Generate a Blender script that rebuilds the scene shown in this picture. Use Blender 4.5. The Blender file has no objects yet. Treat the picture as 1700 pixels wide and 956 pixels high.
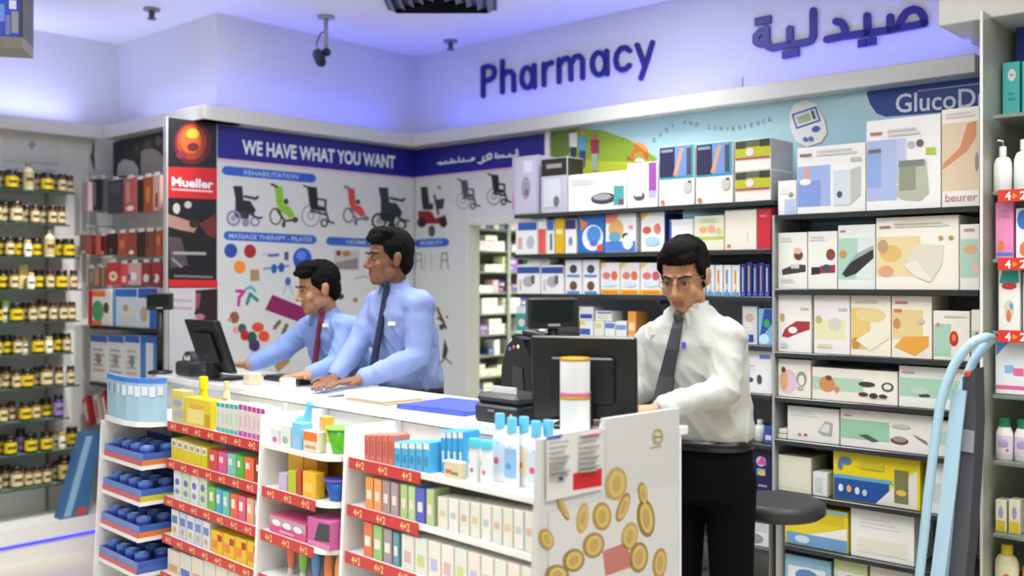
import bpy, bmesh, math, random
from mathutils import Vector, Matrix, noise
random.seed(7)
scene = bpy.context.scene
COL = scene.collection

# ------------------------------------------------------------------ camera
F_PX = 1659.0          # focal length in pixels of the 1700 x 956 frame
EYE = 1.57             # camera height in metres
HOR = 465.0            # horizon row
CX = 850.0
cam_d = bpy.data.cameras.new('camera'); cam = bpy.data.objects.new('camera', cam_d); COL.objects.link(cam)
cam_d.sensor_width = 36.0; cam_d.lens = 36.0 * F_PX / 1700.0
cam_d.shift_y = (HOR - 478.0) / 1700.0
cam.location = (0, 0, EYE); cam.rotation_euler = (math.pi / 2, 0, 0)
cam_d.clip_start = 0.05; cam_d.clip_end = 60
cam_d.dof.use_dof = True; cam_d.dof.focus_distance = 3.85; cam_d.dof.aperture_fstop = 1.25
scene.camera = cam

# ------------------------------------------------------------------ world, exposure
world = bpy.data.worlds.new('shop_ambient'); scene.world = world; world.use_nodes = True
bg = world.node_tree.nodes['Background']; bg.inputs[0].default_value = (1.0, 0.98, 0.95, 1); bg.inputs[1].default_value = 0.22
vs = scene.view_settings
vs.view_transform = 'Standard'; vs.look = 'None'; vs.gamma = 1.0; vs.use_curve_mapping = False
vs.exposure = 0.28
CEIL = 3.07
CEIL_W = 12.0          # watts of one ceiling panel
COVE_W = 1.6           # watts per metre of blue cove strip

# ------------------------------------------------------------------ helpers
def lin(c):
    return tuple((v / 12.92) if v <= 0.04045 else ((v + 0.055) / 1.055) ** 2.4 for v in c)
def hexc(h):
    h = h.lstrip('#'); return lin(tuple(int(h[i:i + 2], 16) / 255 for i in (0, 2, 4)))
_mats = {}
def M(h, rough=0.5, metal=0.0, vary=0.0, scale=30.0, emit=0.0, trans=0.0, bump=0.0, name=None, coat=0.0):
    key = (h, rough, metal, vary, scale, emit, trans, bump, coat)
    if key in _mats: return _mats[key]
    m = bpy.data.materials.new(name or ('mat_' + h.lstrip('#'))); m.use_nodes = True
    nt = m.node_tree; b = nt.nodes['Principled BSDF']
    c = hexc(h); b.inputs['Base Color'].default_value = (*c, 1)
    b.inputs['Roughness'].default_value = rough; b.inputs['Metallic'].default_value = metal
    if coat: b.inputs['Coat Weight'].default_value = coat
    if trans:
        b.inputs['Transmission Weight'].default_value = trans
    if emit:
        b.inputs['Emission Color'].default_value = (*c, 1); b.inputs['Emission Strength'].default_value = emit
    if vary or bump:
        tc = nt.nodes.new('ShaderNodeTexCoord'); nz = nt.nodes.new('ShaderNodeTexNoise')
        nz.inputs['Scale'].default_value = scale; nz.inputs['Detail'].default_value = 4
        nt.links.new(tc.outputs['Object'], nz.inputs['Vector'])
        if vary:
            rp = nt.nodes.new('ShaderNodeMapRange'); rp.inputs[3].default_value = 1 - vary; rp.inputs[4].default_value = 1 + vary
            mx = nt.nodes.new('ShaderNodeMix'); mx.data_type = 'RGBA'; mx.blend_type = 'MULTIPLY'; mx.inputs[0].default_value = 1
            mx.inputs[6].default_value = (*c, 1)
            nt.links.new(nz.outputs['Fac'], rp.inputs[0]); nt.links.new(rp.outputs[0], mx.inputs[7])
            nt.links.new(mx.outputs[2], b.inputs['Base Color'])
        if bump:
            bp = nt.nodes.new('ShaderNodeBump'); bp.inputs['Strength'].default_value = bump; bp.inputs['Distance'].default_value = 0.01
            nt.links.new(nz.outputs['Fac'], bp.inputs['Height']); nt.links.new(bp.outputs[0], b.inputs['Normal'])
    _mats[key] = m
    return m
def Pm(h): return M(h, 0.38)            # printed card
def PL(h): return M(h, 0.28)            # glossy plastic

class Fr:
    """a vertical-plane frame: x to the right along the wall, y into the wall, z up"""
    def __init__(s, o, deg):
        s.o = o; s.r = math.radians(deg); s.c = math.cos(s.r); s.s = math.sin(s.r)
    def P(s, x, y, z): return Vector((s.o[0] + x * s.c - y * s.s, s.o[1] + x * s.s + y * s.c, z))
    def L(s, w):
        dx, dy = w[0] - s.o[0], w[1] - s.o[1]
        return Vector((dx * s.c + dy * s.s, -dx * s.s + dy * s.c, w[2]))
    def pix(s, u, v, y):
        """photo pixel -> (x, z) on this frame's plane at depth y"""
        t = (u - CX) / F_PX
        a = -t * s.s + s.c; b = -s.o[0] * -s.s + -s.o[1] * s.c
        Y = (y - b) / a
        w = Vector((t * Y, Y, EYE - (v - HOR) / F_PX * Y))
        l = s.L(w); return l.x, l.z
W = Fr((0, 0), 0)
def wp(u, v, Y): return Vector(((u - CX) / F_PX * Y, Y, EYE - (v - HOR) / F_PX * Y))

ORG = {}
def tag(o, label=None, cat=None, group=None, kind=None):
    if label: o['label'] = label
    if cat: o['category'] = cat
    if group: o['group'] = group
    if kind: o['kind'] = kind
    return o
def empty(name, fr, org, label=None, cat=None, group=None, kind=None):
    o = bpy.data.objects.new(name, None); COL.objects.link(o); o.empty_display_size = 0.1
    o.location = fr.P(*org); o.rotation_euler = (0, 0, fr.r); ORG[o.name] = Vector(org)
    return tag(o, label, cat, group, kind)

class MB:
    def __init__(s, fr=W): s.fr = fr; s.v = []; s.f = []; s.mi = []; s.ms = []; s.sm = []
    def mat(s, m):
        if m not in s.ms: s.ms.append(m)
        return s.ms.index(m)
    def add(s, vs, fs, m, smooth=False):
        b = len(s.v); k = s.mat(m); s.v += [tuple(x) for x in vs]
        for f in fs: s.f.append(tuple(b + i for i in f)); s.mi.append(k); s.sm.append(smooth)
    def box(s, x0, x1, y0, y1, z0, z1, m, bev=0.0):
        if x1 < x0: x0, x1 = x1, x0
        if bev <= 0:
            vs = [(x, y, z) for z in (z0, z1) for y in (y0, y1) for x in (x0, x1)]
            s.add(vs, [(0, 2, 3, 1), (4, 5, 7, 6), (0, 1, 5, 4), (2, 6, 7, 3), (0, 4, 6, 2), (1, 3, 7, 5)], m)
        else:
            e = min(bev, (x1 - x0) * .45, (y1 - y0) * .45, (z1 - z0) * .45); vs = []; idx = {}
            for ix, x in enumerate((x0, x1)):
                for iy, y in enumerate((y0, y1)):
                    for iz, z in enumerate((z0, z1)):
                        sx, sy, sz = (1, -1)[ix], (1, -1)[iy], (1, -1)[iz]
                        idx[ix, iy, iz, 'x'] = len(vs); vs.append((x, y + sy * e, z + sz * e))
                        idx[ix, iy, iz, 'y'] = len(vs); vs.append((x + sx * e, y, z + sz * e))
                        idx[ix, iy, iz, 'z'] = len(vs); vs.append((x + sx * e, y + sy * e, z))
            g = lambda i, j, k, a: idx[i, j, k, a]
            fs = []
            for i in (0, 1):
                q = [(0, 0), (0, 1), (1, 1), (1, 0)]
                if i: q = q[::-1]
                fs.append(tuple(g(i, a, b, 'x') for a, b in q))
                fs.append(tuple(g(b, i, a, 'y') for a, b in q)); fs.append(tuple(g(a, b, i, 'z') for a, b in q))
            for i in (0, 1):
                for j in (0, 1):
                    o = (i + j) % 2
                    def put(f): fs.append(f if not o else f[::-1])
                    put((g(i, j, 0, 'x'), g(i, j, 1, 'x'), g(i, j, 1, 'y'), g(i, j, 0, 'y')))
                    put((g(0, i, j, 'y'), g(1, i, j, 'y'), g(1, i, j, 'z'), g(0, i, j, 'z')))
                    put((g(j, 0, i, 'z'), g(j, 1, i, 'z'), g(j, 1, i, 'x'), g(j, 0, i, 'x')))
                    for k in (0, 1):
                        f = (g(i, j, k, 'x'), g(i, j, k, 'y'), g(i, j, k, 'z')); fs.append(f if (i + j + k) % 2 else f[::-1])
            s.add(vs, fs, m)
    def lathe(s, prof, m, c=(0, 0, 0), n=16, smooth=True, sx=1.0, sy=1.0):
        vs = []; fs = []; k = len(prof)
        for r, z in prof:
            for i in range(n):
                a = 2 * math.pi * i / n; vs.append((c[0] + r * math.cos(a) * sx, c[1] + r * math.sin(a) * sy, c[2] + z))
        for j in range(k - 1):
            for i in range(n):
                a = j * n + i; b = j * n + (i + 1) % n; fs.append((a, b, b + n, a + n))
        s.add(vs, fs, m, smooth)
        s.add(vs[:n], [tuple(range(n))[::-1]], m); s.add(vs[-n:], [tuple(range(n))], m)
    def cap(s, p0, r0, p1, r1, m, n=12, rings=4, smooth=True):
        """tapered capsule"""
        p0 = Vector(p0); p1 = Vector(p1); d = p1 - p0; L = d.length
        if L < 1e-6: d = Vector((0, 0, 1)); 
        d = d.normalized(); q = d.to_track_quat('Z', 'Y'); prof = []
        for i in range(rings + 1):
            a = -math.pi / 2 + math.pi / 2 * i / rings; prof.append((max(r0 * math.cos(a), 1e-4), r0 * math.sin(a)))
        for i in range(rings + 1):
            a = math.pi / 2 * i / rings; prof.append((max(r1 * math.cos(a), 1e-4), L + r1 * math.sin(a)))
        vs = []; fs = []
        for r, z in prof:
            for i in range(n):
                a = 2 * math.pi * i / n; vs.append(p0 + q @ Vector((r * math.cos(a), r * math.sin(a), z)))
        for j in range(len(prof) - 1):
            for i in range(n):
                a = j * n + i; b = j * n + (i + 1) % n; fs.append((a, b, b + n, a + n))
        fs.append(tuple(range(n))[::-1]); fs.append(tuple(len(vs) - n + i for i in range(n)))
        s.add(vs, fs, m, smooth)
    def tube(s, pts, r, m, n=8, smooth=True):
        """round bar through points, flat ends"""
        pts = [Vector(p) for p in pts]; vs = []; fs = []
        for i, p in enumerate(pts):
            d = (pts[min(i + 1, len(pts) - 1)] - pts[max(i - 1, 0)]).normalized(); q = d.to_track_quat('Z', 'Y')
            for k in range(n):
                a = 2 * math.pi * k / n; vs.append(p + q @ Vector((r * math.cos(a), r * math.sin(a), 0)))
        for j in range(len(pts) - 1):
            # match ring start to avoid twisting
            for k in range(n):
                a = j * n + k; b = j * n + (k + 1) % n; fs.append((a, b, b + n, a + n))
        fs.append(tuple(range(n))[::-1]); fs.append(tuple(len(vs) - n + i for i in range(n)))
        s.add(vs, fs, m, smooth)
    def ell(s, c, r, m, n=16, k=10, R=None):
        vs = []; fs = []; c = Vector(c)
        for j in range(k + 1):
            t = math.pi * j / k
            for i in range(n):
                a = 2 * math.pi * i / n
                p = Vector((max(math.sin(t), 1e-3) * math.cos(a) * r[0], max(math.sin(t), 1e-3) * math.sin(a) * r[1], -math.cos(t) * r[2]))
                vs.append(c + ((R @ p) if R is not None else p))
        for j in range(k):
            for i in range(n):
                a = j * n + i; b = j * n + (i + 1) % n; fs.append((a, b, b + n, a + n))
        fs.append(tuple(range(n))[::-1]); fs.append(tuple(len(vs) - n + i for i in range(n)))
        s.add(vs, fs, m, True)
    def prism(s, pts, y0, y1, m):
        """polygon given in (x, z), counter-clockwise seen from the room (-y side), extruded y0..y1"""
        ar = sum(pts[i][0] * pts[(i + 1) % len(pts)][1] - pts[(i + 1) % len(pts)][0] * pts[i][1] for i in range(len(pts)))
        if ar < 0: pts = pts[::-1]
        n = len(pts); vs = [(p[0], y0, p[1]) for p in pts] + [(p[0], y1, p[1]) for p in pts]
        fs = [tuple(range(n)), tuple(range(n, 2 * n))[::-1]] + [(i, n + i, n + (i + 1) % n, (i + 1) % n) for i in range(n)]
        s.add(vs, fs, m)
    def hprism(s, pts, z0, z1, m):
        """polygon in (x, y) extruded in z"""
        ar = sum(pts[i][0] * pts[(i + 1) % len(pts)][1] - pts[(i + 1) % len(pts)][0] * pts[i][1] for i in range(len(pts)))
        if ar < 0: pts = pts[::-1]
        n = len(pts); vs = [(p[0], p[1], z0) for p in pts] + [(p[0], p[1], z1) for p in pts]
        fs = [tuple(range(n))[::-1], tuple(range(n, 2 * n))] + [(i, (i + 1) % n, n + (i + 1) % n, n + i) for i in range(n)]
        s.add(vs, fs, m)
    def stroke(s, pts, w, y0, y1, m, closed=False):
        """ribbon with round ends in the (x, z) plane, w half width, extruded"""
        pts = [Vector((p[0], p[1])) for p in pts]
        n = len(pts); rng = range(n if closed else n - 1)
        for i in rng:
            a, b = pts[i], pts[(i + 1) % n]; d = (b - a)
            if d.length < 1e-6: continue
            d = d.normalized(); nn = Vector((-d.y, d.x)) * w; poly = []
            base = math.atan2(nn.y, nn.x)
            for k in range(6): t = base + math.pi * k / 5; poly.append((a.x + w * math.cos(t), a.y + w * math.sin(t)))
            for k in range(6): t = base + math.pi + math.pi * k / 5; poly.append((b.x + w * math.cos(t), b.y + w * math.sin(t)))
            s.prism(poly, y0 + 1e-5 * (i % 5), y1, m)
    def build(s, name, org=None, parent=None, label=None, cat=None, group=None, kind=None):
        if parent is not None: off = ORG[parent.name]
        else:
            if org is None:
                xs = [p[0] for p in s.v]; ys = [p[1] for p in s.v]; zs = [p[2] for p in s.v]
                org = ((min(xs) + max(xs)) / 2, (min(ys) + max(ys)) / 2, min(zs))
            off = Vector(org)
        me = bpy.data.meshes.new(name)
        me.from_pydata([(p[0] - off[0], p[1] - off[1], p[2] - off[2]) for p in s.v], [], s.f)
        for m in s.ms: me.materials.append(m)
        me.polygons.foreach_set('material_index', s.mi); me.polygons.foreach_set('use_smooth', s.sm)
        me.update()
        o = bpy.data.objects.new(name, me); COL.objects.link(o); ORG[o.name] = off
        if parent is not None: o.parent = parent
        else: o.location = s.fr.P(*off); o.rotation_euler = (0, 0, s.fr.r)
        return tag(o, label, cat, group, kind)

def dup(root, loc=None, label=None, group=None, mat_swap=None, rz=None, org=None):
    r = root.copy(); COL.objects.link(r)
    if loc is not None: r.location = loc
    if rz is not None: r.rotation_euler = (0, 0, rz)
    if label: r['label'] = label
    if group: r['group'] = group
    for ch in list(root.children):
        c = ch.copy(); COL.objects.link(c); c.parent = r
        for g in list(ch.children):
            d = g.copy(); COL.objects.link(d); d.parent = c
    return r

def text_geo(txt, bold=0.0):
    cu = bpy.data.curves.new('lettering', 'FONT'); cu.body = txt; cu.size = 1.0; cu.offset = bold; cu.resolution_u = 3
    o = bpy.data.objects.new('lettering', cu); COL.objects.link(o)
    dg = bpy.context.evaluated_depsgraph_get(); me = bpy.data.meshes.new_from_object(o.evaluated_get(dg))
    vs = [(v.co.x, v.co.y) for v in me.vertices]; fs = [tuple(p.vertices) for p in me.polygons]
    bpy.data.objects.remove(o); bpy.data.curves.remove(cu); bpy.data.meshes.remove(me)
    return vs, fs
def text_on(mb, txt, x0, z0, x1, z1, h, y, m, bold=0.01, fit=True):
    """flat lettering from baseline start (x0,z0) to (x1,z1), cap height h, on plane y facing the room"""
    vs, fs = text_geo(txt, bold)
    if not vs: return
    a = min(v[0] for v in vs); b = max(v[0] for v in vs); top = max(v[1] for v in vs)
    k = (x1 - x0) / (b - a); kh = h / 0.69
    out = []
    for v in vs:
        t = (v[0] - a) / (b - a); out.append((x0 + t * (x1 - x0), y, z0 + t * (z1 - z0) + v[1] * kh))
    mb.add(out, fs, m)

class PX:
    """flat print traced in photo pixels onto a frame's plane; later layers lie prouder"""
    def __init__(s, fr, y, mb=None): s.fr = fr; s.y = y; s.mb = mb or MB(fr); s.k = 0
    def _y(s): s.k += 1; return s.y - 0.0006 * s.k
    def poly(s, pts, m):
        q = [s.fr.pix(u, v, s.y) for u, v in pts]
        if s.y < .15: q = [(a, min(b, 2.4265)) for a, b in q]     # prints stop below the cornice
        s.mb.prism(q, s._y(), s.y - .0001, m); return s
    def rect(s, u0, v0, u1, v1, m): return s.poly([(u0, v0), (u1, v0), (u1, v1), (u0, v1)], m)
    def ell(s, u, v, a, b, m, n=16, rot=0.0):
        c, q = math.cos(rot), math.sin(rot)
        return s.poly([(u + a * math.cos(t) * c - b * math.sin(t) * q, v + a * math.cos(t) * q + b * math.sin(t) * c) for t in [2 * math.pi * i / n for i in range(n)]], m)
    def line(s, pts, w, m, closed=False):
        p = [s.fr.pix(u, v, s.y) for u, v in pts]; x0, _ = s.fr.pix(pts[0][0], pts[0][1], s.y); x1, _ = s.fr.pix(pts[0][0] + 10, pts[0][1], s.y)
        _, z0 = s.fr.pix(pts[0][0], pts[0][1], s.y); _, z1 = s.fr.pix(pts[0][0], pts[0][1] + 10, s.y)
        s.mb.stroke(p, w * abs(z1 - z0) / 20, s._y(), s.y - .0001, m, closed); return s
    def ring(s, u, v, a, b, w, m, n=14): return s.line([(u + a * math.cos(2 * math.pi * i / n), v + b * math.sin(2 * math.pi * i / n)) for i in range(n)], w, m, True)
    def text(s, txt, u0, v0, u1, v1, h, m, bold=0.012):
        x0, z0 = s.fr.pix(u0, v0, s.y); x1, z1 = s.fr.pix(u1, v1, s.y)
        um, vm = (u0 + u1) / 2, (v0 + v1) / 2
        hh = abs(s.fr.pix(um, vm - h, s.y)[1] - s.fr.pix(um, vm, s.y)[1])
        text_on(s.mb, txt, x0, z0, x1, z1, hh, s._y(), m, bold); return s
    def build(s, name, parent, **k): return s.mb.build(name, parent=parent, **k)

def rot2(ang): c, s = math.cos(ang), math.sin(ang); return lambda x, y: (c * x - s * y, s * x + c * y)

# frames of the place (metres, camera foot at 0,0)
KC = (-0.643, 6.43); OC = (-1.642, 5.321); KC3 = (-2.496, 6.09); P1 = (0.071, 2.75)
F1 = Fr(KC, -42.0)      # wall with the big Pharmacy lettering; x to the right
F2 = Fr(KC, 48.0)       # wall with the wheelchair print; x negative to the left
F3 = Fr(OC, -42.0)      # short alcove wall with hanging packs; x negative to the left
F4 = Fr(KC3, 48.0)      # wall of glass shelves with jars; x negative to the left
FC = Fr(P1, -45.97)     # checkout counter; y 0 is its front, x negative to the left

WHITE = M('#e9e9ea', 0.45, vary=0.015, scale=3)
WALLW = M('#d6d6da', 0.6, vary=0.015, scale=2)
LAM = M('#eceeee', 0.3, vary=0.01, scale=4)
GREYP = M('#b9bcbc', 0.4)
BLACKP = M('#17181a', 0.35)
BLACKM = M('#101112', 0.5)
# ------------------------------------------------------------------ the room shell
mb = MB(W); mb.box(-7.5, 7.5, -4, 11, -0.05, 0.0, M('#cdc5b3', 0.22, vary=0.03, scale=1.5, name='polished_cream_floor'))
mb.build('floor', kind='structure')
mb = MB(W); mb.box(-7.5, 7.5, -4, 11, CEIL, CEIL + 0.05, M('#e6e5e8', 0.7, vary=0.01, scale=2, name='ceiling_paint'))
mb.build('ceiling', kind='structure')
ZC0, ZC1 = 2.43, 2.507
# lower walls
DOOR0, DOOR1, DOORZ = F1.pix(779, 465, .12)[0], 1.06, 1.945
mb = MB(F1)
mb.box(-0.35, DOOR0, .12, .18, 0, ZC0, WALLW); mb.box(DOOR0, DOOR1, .12, .18, DOORZ, ZC0, WALLW)
mb.box(DOOR1, 6.2, .12, .18, 0, ZC0, WALLW); mb.box(-0.35, 6.2, .2, .26, ZC0, CEIL, WALLW)
wr = mb.build('wall_right', kind='structure')
mb = MB(F2)
mb.box(-1.65, 0.112, .1, .118, 0, ZC0, WALLW); mb.box(-1.293, 0.3, .2, .26, ZC0, CEIL, WALLW)
wb = mb.build('wall_back', kind='structure')
mb = MB(F3)
mb.box(-1.35, -.12, .12, .18, 0, ZC0, M('#cfd0d2', .6)); mb.box(-1.42, -.2, .2, .26, ZC0, CEIL, WALLW)
mb.build('wall_alcove', kind='structure')
mb = MB(F4)
mb.box(-5.2, .12, .12, .18, 0, ZC0, M('#dadbdb', .55, vary=.015, scale=2)); mb.box(-5.2, .26, .2, .26, ZC0, CEIL, WALLW)
wl = mb.build('wall_left', kind='structure')
# door jamb lining
mb = MB(F1); c = M('#d9dbd6', .4)
mb.box(DOOR0 - .012, DOOR0 + .012, .1, .2, 0, DOORZ, c); mb.box(DOOR0, DOOR1, .1, .2, DOORZ - .03, DOORZ + .012, c)
mb.build('trim_door_lining', kind='structure')
# light-cove cornices: a thin white ledge that carries a hidden LED strip
CORN = M('#cbcdc9', 0.25, coat=.2, name='gloss_cornice')
mb = MB(F1); mb.box(0.0, 3.44, 0, .26, ZC0, ZC1, CORN, .004)
mb.build('trim_cornice_right', kind='structure')
mb = MB(F2); mb.box(-1.493, .25, 0, .26, ZC0, ZC1, CORN, .004); mb.build('trim_cornice_back', kind='structure')
mb = MB(F3); mb.box(-1.15, -.001, 0, .26, ZC0, ZC1, CORN, .004); mb.build('trim_cornice_alcove', kind='structure')
mb = MB(F4); mb.box(-5.2, .0, 0, .26, ZC0, ZC1, CORN, .004); mb.build('trim_cornice_left', kind='structure')
mb = MB(F1); mb.box(3.42, 6.2, -.376, .26, 2.55, 2.65, CORN, .004); mb.build('trim_cornice_end', kind='structure')

def cove(fr, x0, x1, n, w, col=(0.42, 0.42, 1.0), y=.075, z=ZC1 + .012):
    L = (x1 - x0) / n
    e = M('#8a8cff', .5, emit=1.5, name='blue_led')
    mb = MB(fr); z -= .012; mb.box(x0, x1, y - .012, y + .012, z, z + .004, e)
    o = mb.build('led_strip'); tag(o, 'thin blue LED strip hidden on top of the cornice ledge', 'light strip', 'LED strips on the cornices')
    for i in range(n):
        ld = bpy.data.lights.new('cove_light', 'AREA'); ld.shape = 'RECTANGLE'; ld.size = L; ld.size_y = .03
        ld.energy = w * L; ld.color = col; ld.spread = math.radians(170)
        l = bpy.data.objects.new('cove_light', ld); COL.objects.link(l); l.parent = o
        # light points up (area lights shine along local -Z)
        l.location = ((x0 + L * (i + .5)) - (x0 + x1) / 2, 0, .012); l.rotation_euler = (math.pi, 0, 0)
BLU = (0.05, 0.10, 1.0); PALE = (0.45, 0.5, 1.0)
cove(F1, .12, 3.4, 3, COVE_W, BLU); cove(F2, -1.45, -.02, 2, COVE_W, BLU)
cove(F3, -1.0, -.12, 1, COVE_W * .8, PALE); cove(F4, -4.9, -.1, 3, COVE_W * 1.9, PALE)
cove(F1, 3.5, 6.1, 2, COVE_W, BLU, -.2, 2.65)

# unseen square ceiling panels, added to give the shop its general light
def ceil_light(x, y, s=.6, w=CEIL_W, z=CEIL, lab='unseen square LED ceiling panel added to light the shop floor', grp='added ceiling panels over the shop floor'):
    t = empty('ceiling_light', W, (x, y, z - .02), lab, 'ceiling light', grp)
    mb = MB(W); h = s / 2 + .02
    mb.box(x - h, x + h, y - h, y + h, z - .02, z - .001, M('#f0f0f0', .5)); mb.build('frame', parent=t)
    mb = MB(W); mb.box(x - s / 2, x + s / 2, y - s / 2, y + s / 2, z - .024, z - .0195, M('#ffffff', .5, emit=4, name='lamp_diffuser')); mb.build('diffuser', parent=t)
    ld = bpy.data.lights.new('panel_light', 'AREA'); ld.shape = 'SQUARE'; ld.size = s; ld.energy = w; ld.color = (1, .99, .965); ld.spread = math.radians(115)
    l = bpy.data.objects.new('panel_light', ld); COL.objects.link(l); l.parent = t; l.location = (0, 0, -.01)
for (x, y) in ((-3.4, 3.0), (-1.6, 3.0), (0, 3.0), (1.4, 2.9), (-3.2, 1.8), (-1.2, 1.8), (.6, 1.8), (2.2, 1.8), (-1.15, 4.2), (.35, 4.7), (-1.2, 0), (1.2, 0), (-3, 0), (3, 0)):
    ceil_light(x, y)
# small spotlights over the right-hand shelving
def down_light(x, y, tx, ty, tz, w=9):
    t = empty('downlight', W, (x, y, CEIL - .03), 'small round recessed spotlight in the ceiling', 'spotlight', 'recessed ceiling spotlights')
    mb = MB(W); mb.lathe([(.06, CEIL - .015), (.06, CEIL), (.045, CEIL)], M('#dddddd', .4), (x, y, 0)); mb.build('ring', parent=t)
    mb = MB(W); mb.lathe([(.03, CEIL - .02), (.045, CEIL - .012)], M('#ffffff', emit=60, name='spot_bulb'), (x, y, 0)); mb.build('bulb', parent=t)
    ld = bpy.data.lights.new('spot', 'SPOT'); ld.energy = w; ld.spot_size = math.radians(52); ld.spot_blend = 1.0; ld.shadow_soft_size = .04; ld.color = (1, .96, .9)
    l = bpy.data.objects.new('spot', ld); COL.objects.link(l); l.parent = t
    d = Vector((tx - x, ty - y, tz - CEIL)); l.rotation_euler = d.to_track_quat('-Z', 'Y').to_euler()
for s in (.6, 1.5, 2.3, 3.1):
    p = F1.P(s, -1.7, CEIL); q = F1.P(s, -.1, 1.35); down_light(p.x, p.y, q.x, q.y, q.z, 34)
for s in (-1.4, -.95):
    p = F2.P(s, -1.3, CEIL); q = F2.P(s, .1, 1.3); down_light(p.x, p.y, q.x, q.y, q.z, 5)
for s in (-3.3, -.5, -.15):
    p = F4.P(s, -1.4, CEIL); q = F4.P(s - .25, .0, 1.2); down_light(p.x, p.y, q.x, q.y, q.z, 150)

# plinth with blue floor line under the jar shelves
mb = MB(F4); mb.box(-5.2, .1, -.2, .119, 0.0, .2, M('#e4e3df', .35)); mb.build('baseboard_left', kind='structure')
mb = MB(F3); mb.box(-1.0, -.13, -.06, .119, 0.0, .2, M('#e4e3df', .35)); mb.build('baseboard_alcove', kind='structure')
mb = MB(F4); mb.box(-5.2, -.07, -.206, -.2005, .094, .108, M('#3a3cff', .4, emit=1.1, name='blue_floor_led'))
mb.build('plinth_light_strip', label='glowing blue light line low on the jar wall plinth', cat='light strip')
mb = MB(F3); mb.box(-.93, -.14, -.066, -.0605, .094, .108, M('#3a3cff', .4, emit=1.1))
mb.build('plinth_light_strip', label='glowing blue light line low on the plinth under the hanging packs', cat='light strip')

# back room behind the doorway
mb = MB(F1); bw = M('#c9ccb8', .6)
mb.box(-.62, -.56, .19, 3.2, 0, 2.6, bw); mb.box(-.62, 2.2, 3.2, 3.26, 0, 2.6, bw); mb.box(2.2, 2.26, .19, 3.26, 0, 2.6, bw); mb.box(-.62, 2.26, .27, 3.26, 2.6, 2.65, bw)
mb.build('wall_backroom', kind='structure')
p = F1.P(.55, 1.3, 0); ceil_light(p.x, p.y, .4, 45, 2.6, 'square ceiling panel in the store room behind the doorway', None)

# ------------------------------------------------------------------ big lettering
NAVY = M('#17177c', .35, name='navy_letter')
t = empty('shop_sign', F1, F1.pix(930, 160, .2)[:1] + (.19,) + F1.pix(930, 160, .2)[1:], 'dark blue raised letters reading Pharmacy on the violet lit wall', 'sign')
def letters(parent, sets, off, sc, w, y=.2):
    for st in sets:
        mb = MB(F1)
        for kind, pts in st:
            pp = [(off[0] + a / sc, off[1] + b / sc) for a, b in pts]
            q = [F1.pix(u, v, y) for u, v in pp]
            _, z0 = F1.pix(pp[0][0], pp[0][1], y); _, z1 = F1.pix(pp[0][0], pp[0][1] + 10, y)
            hw = abs(z1 - z0) / 10 * w
            if kind == 'd':
                k = hw * 1.05; mb.box(q[0][0] - k * 1.15, q[0][0] + k * 1.15, y - .016, y - .0005, q[0][1] - k, q[0][1] + k, NAVY)
            else: mb.stroke(q, hw, y - .016, y - .0005, NAVY, kind == 'c')
        mb.build('letter', parent=parent)
def oval(cx, cy, a, b, n=18): return [(cx + a * math.cos(2 * math.pi * i / n), cy + b * math.sin(2 * math.pi * i / n)) for i in range(n)]
letters(t, [
    [('s', [(87, 420), (87, 588)]), ('s', [(87, 418), (120, 408), (148, 416), (158, 440), (150, 474), (125, 492), (87, 500)])],
    [('s', [(205, 378), (205, 565)]), ('s', [(205, 470), (228, 443), (256, 440), (273, 460), (275, 555)])],
    [('c', oval(357, 478, 34, 62)), ('s', [(400, 402), (402, 535)])],
    [('s', [(460, 395), (460, 522)]), ('s', [(460, 435), (476, 400), (508, 385)])],
    [('s', [(553, 368), (553, 503)]), ('s', [(553, 405), (575, 368), (605, 358), (623, 380), (626, 488)]), ('s', [(625, 395), (648, 352), (678, 344), (696, 368), (698, 478)])],
    [('c', oval(798, 392, 42, 68)), ('s', [(845, 315), (848, 455)])],
    [('s', [(985, 312), (962, 293), (930, 300), (908, 330), (900, 372), (912, 415), (938, 432), (965, 422), (985, 402)])],
    [('s', [(1032, 278), (1078, 405)]), ('s', [(1126, 262), (1092, 375), (1055, 480)])],
], (780, 0), 3.696, 4.3)
t = empty('shop_sign', F1, F1.pix(1390, 70, .2)[:1] + (.19,) + F1.pix(1390, 90, .2)[1:], 'dark blue raised Arabic letters on the violet lit wall', 'sign')
letters(t, [
    [('s', [(1118, 138), (1112, 95), (1090, 66), (1055, 56), (1015, 72), (985, 110), (962, 165)]), ('s', [(1118, 140), (915, 178)]), ('s', [(918, 102), (918, 176)])],
    [('s', [(915, 178), (780, 196)]), ('s', [(782, 95), (784, 194)]), ('d', [(754, 255)]), ('d', [(809, 245)])],
    [('s', [(780, 196), (655, 214)]), ('s', [(600, 128), (630, 135), (650, 165), (655, 205), (640, 214), (545, 234)])],
    [('s', [(466, 66), (466, 215), (452, 240), (425, 250), (385, 256)])],
    [('s', [(385, 258), (330, 262), (222, 283)]), ('s', [(328, 172), (328, 240), (340, 256)]), ('d', [(308, 322)]), ('d', [(358, 312)])],
    [('s', [(222, 283), (200, 275), (190, 240), (192, 170)]), ('s', [(192, 178), (155, 188), (130, 215), (130, 248), (150, 260), (196, 256)]), ('d', [(146, 127)]), ('d', [(194, 118)])],
], (1220, 0), 3.5417, 6.0)

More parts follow.
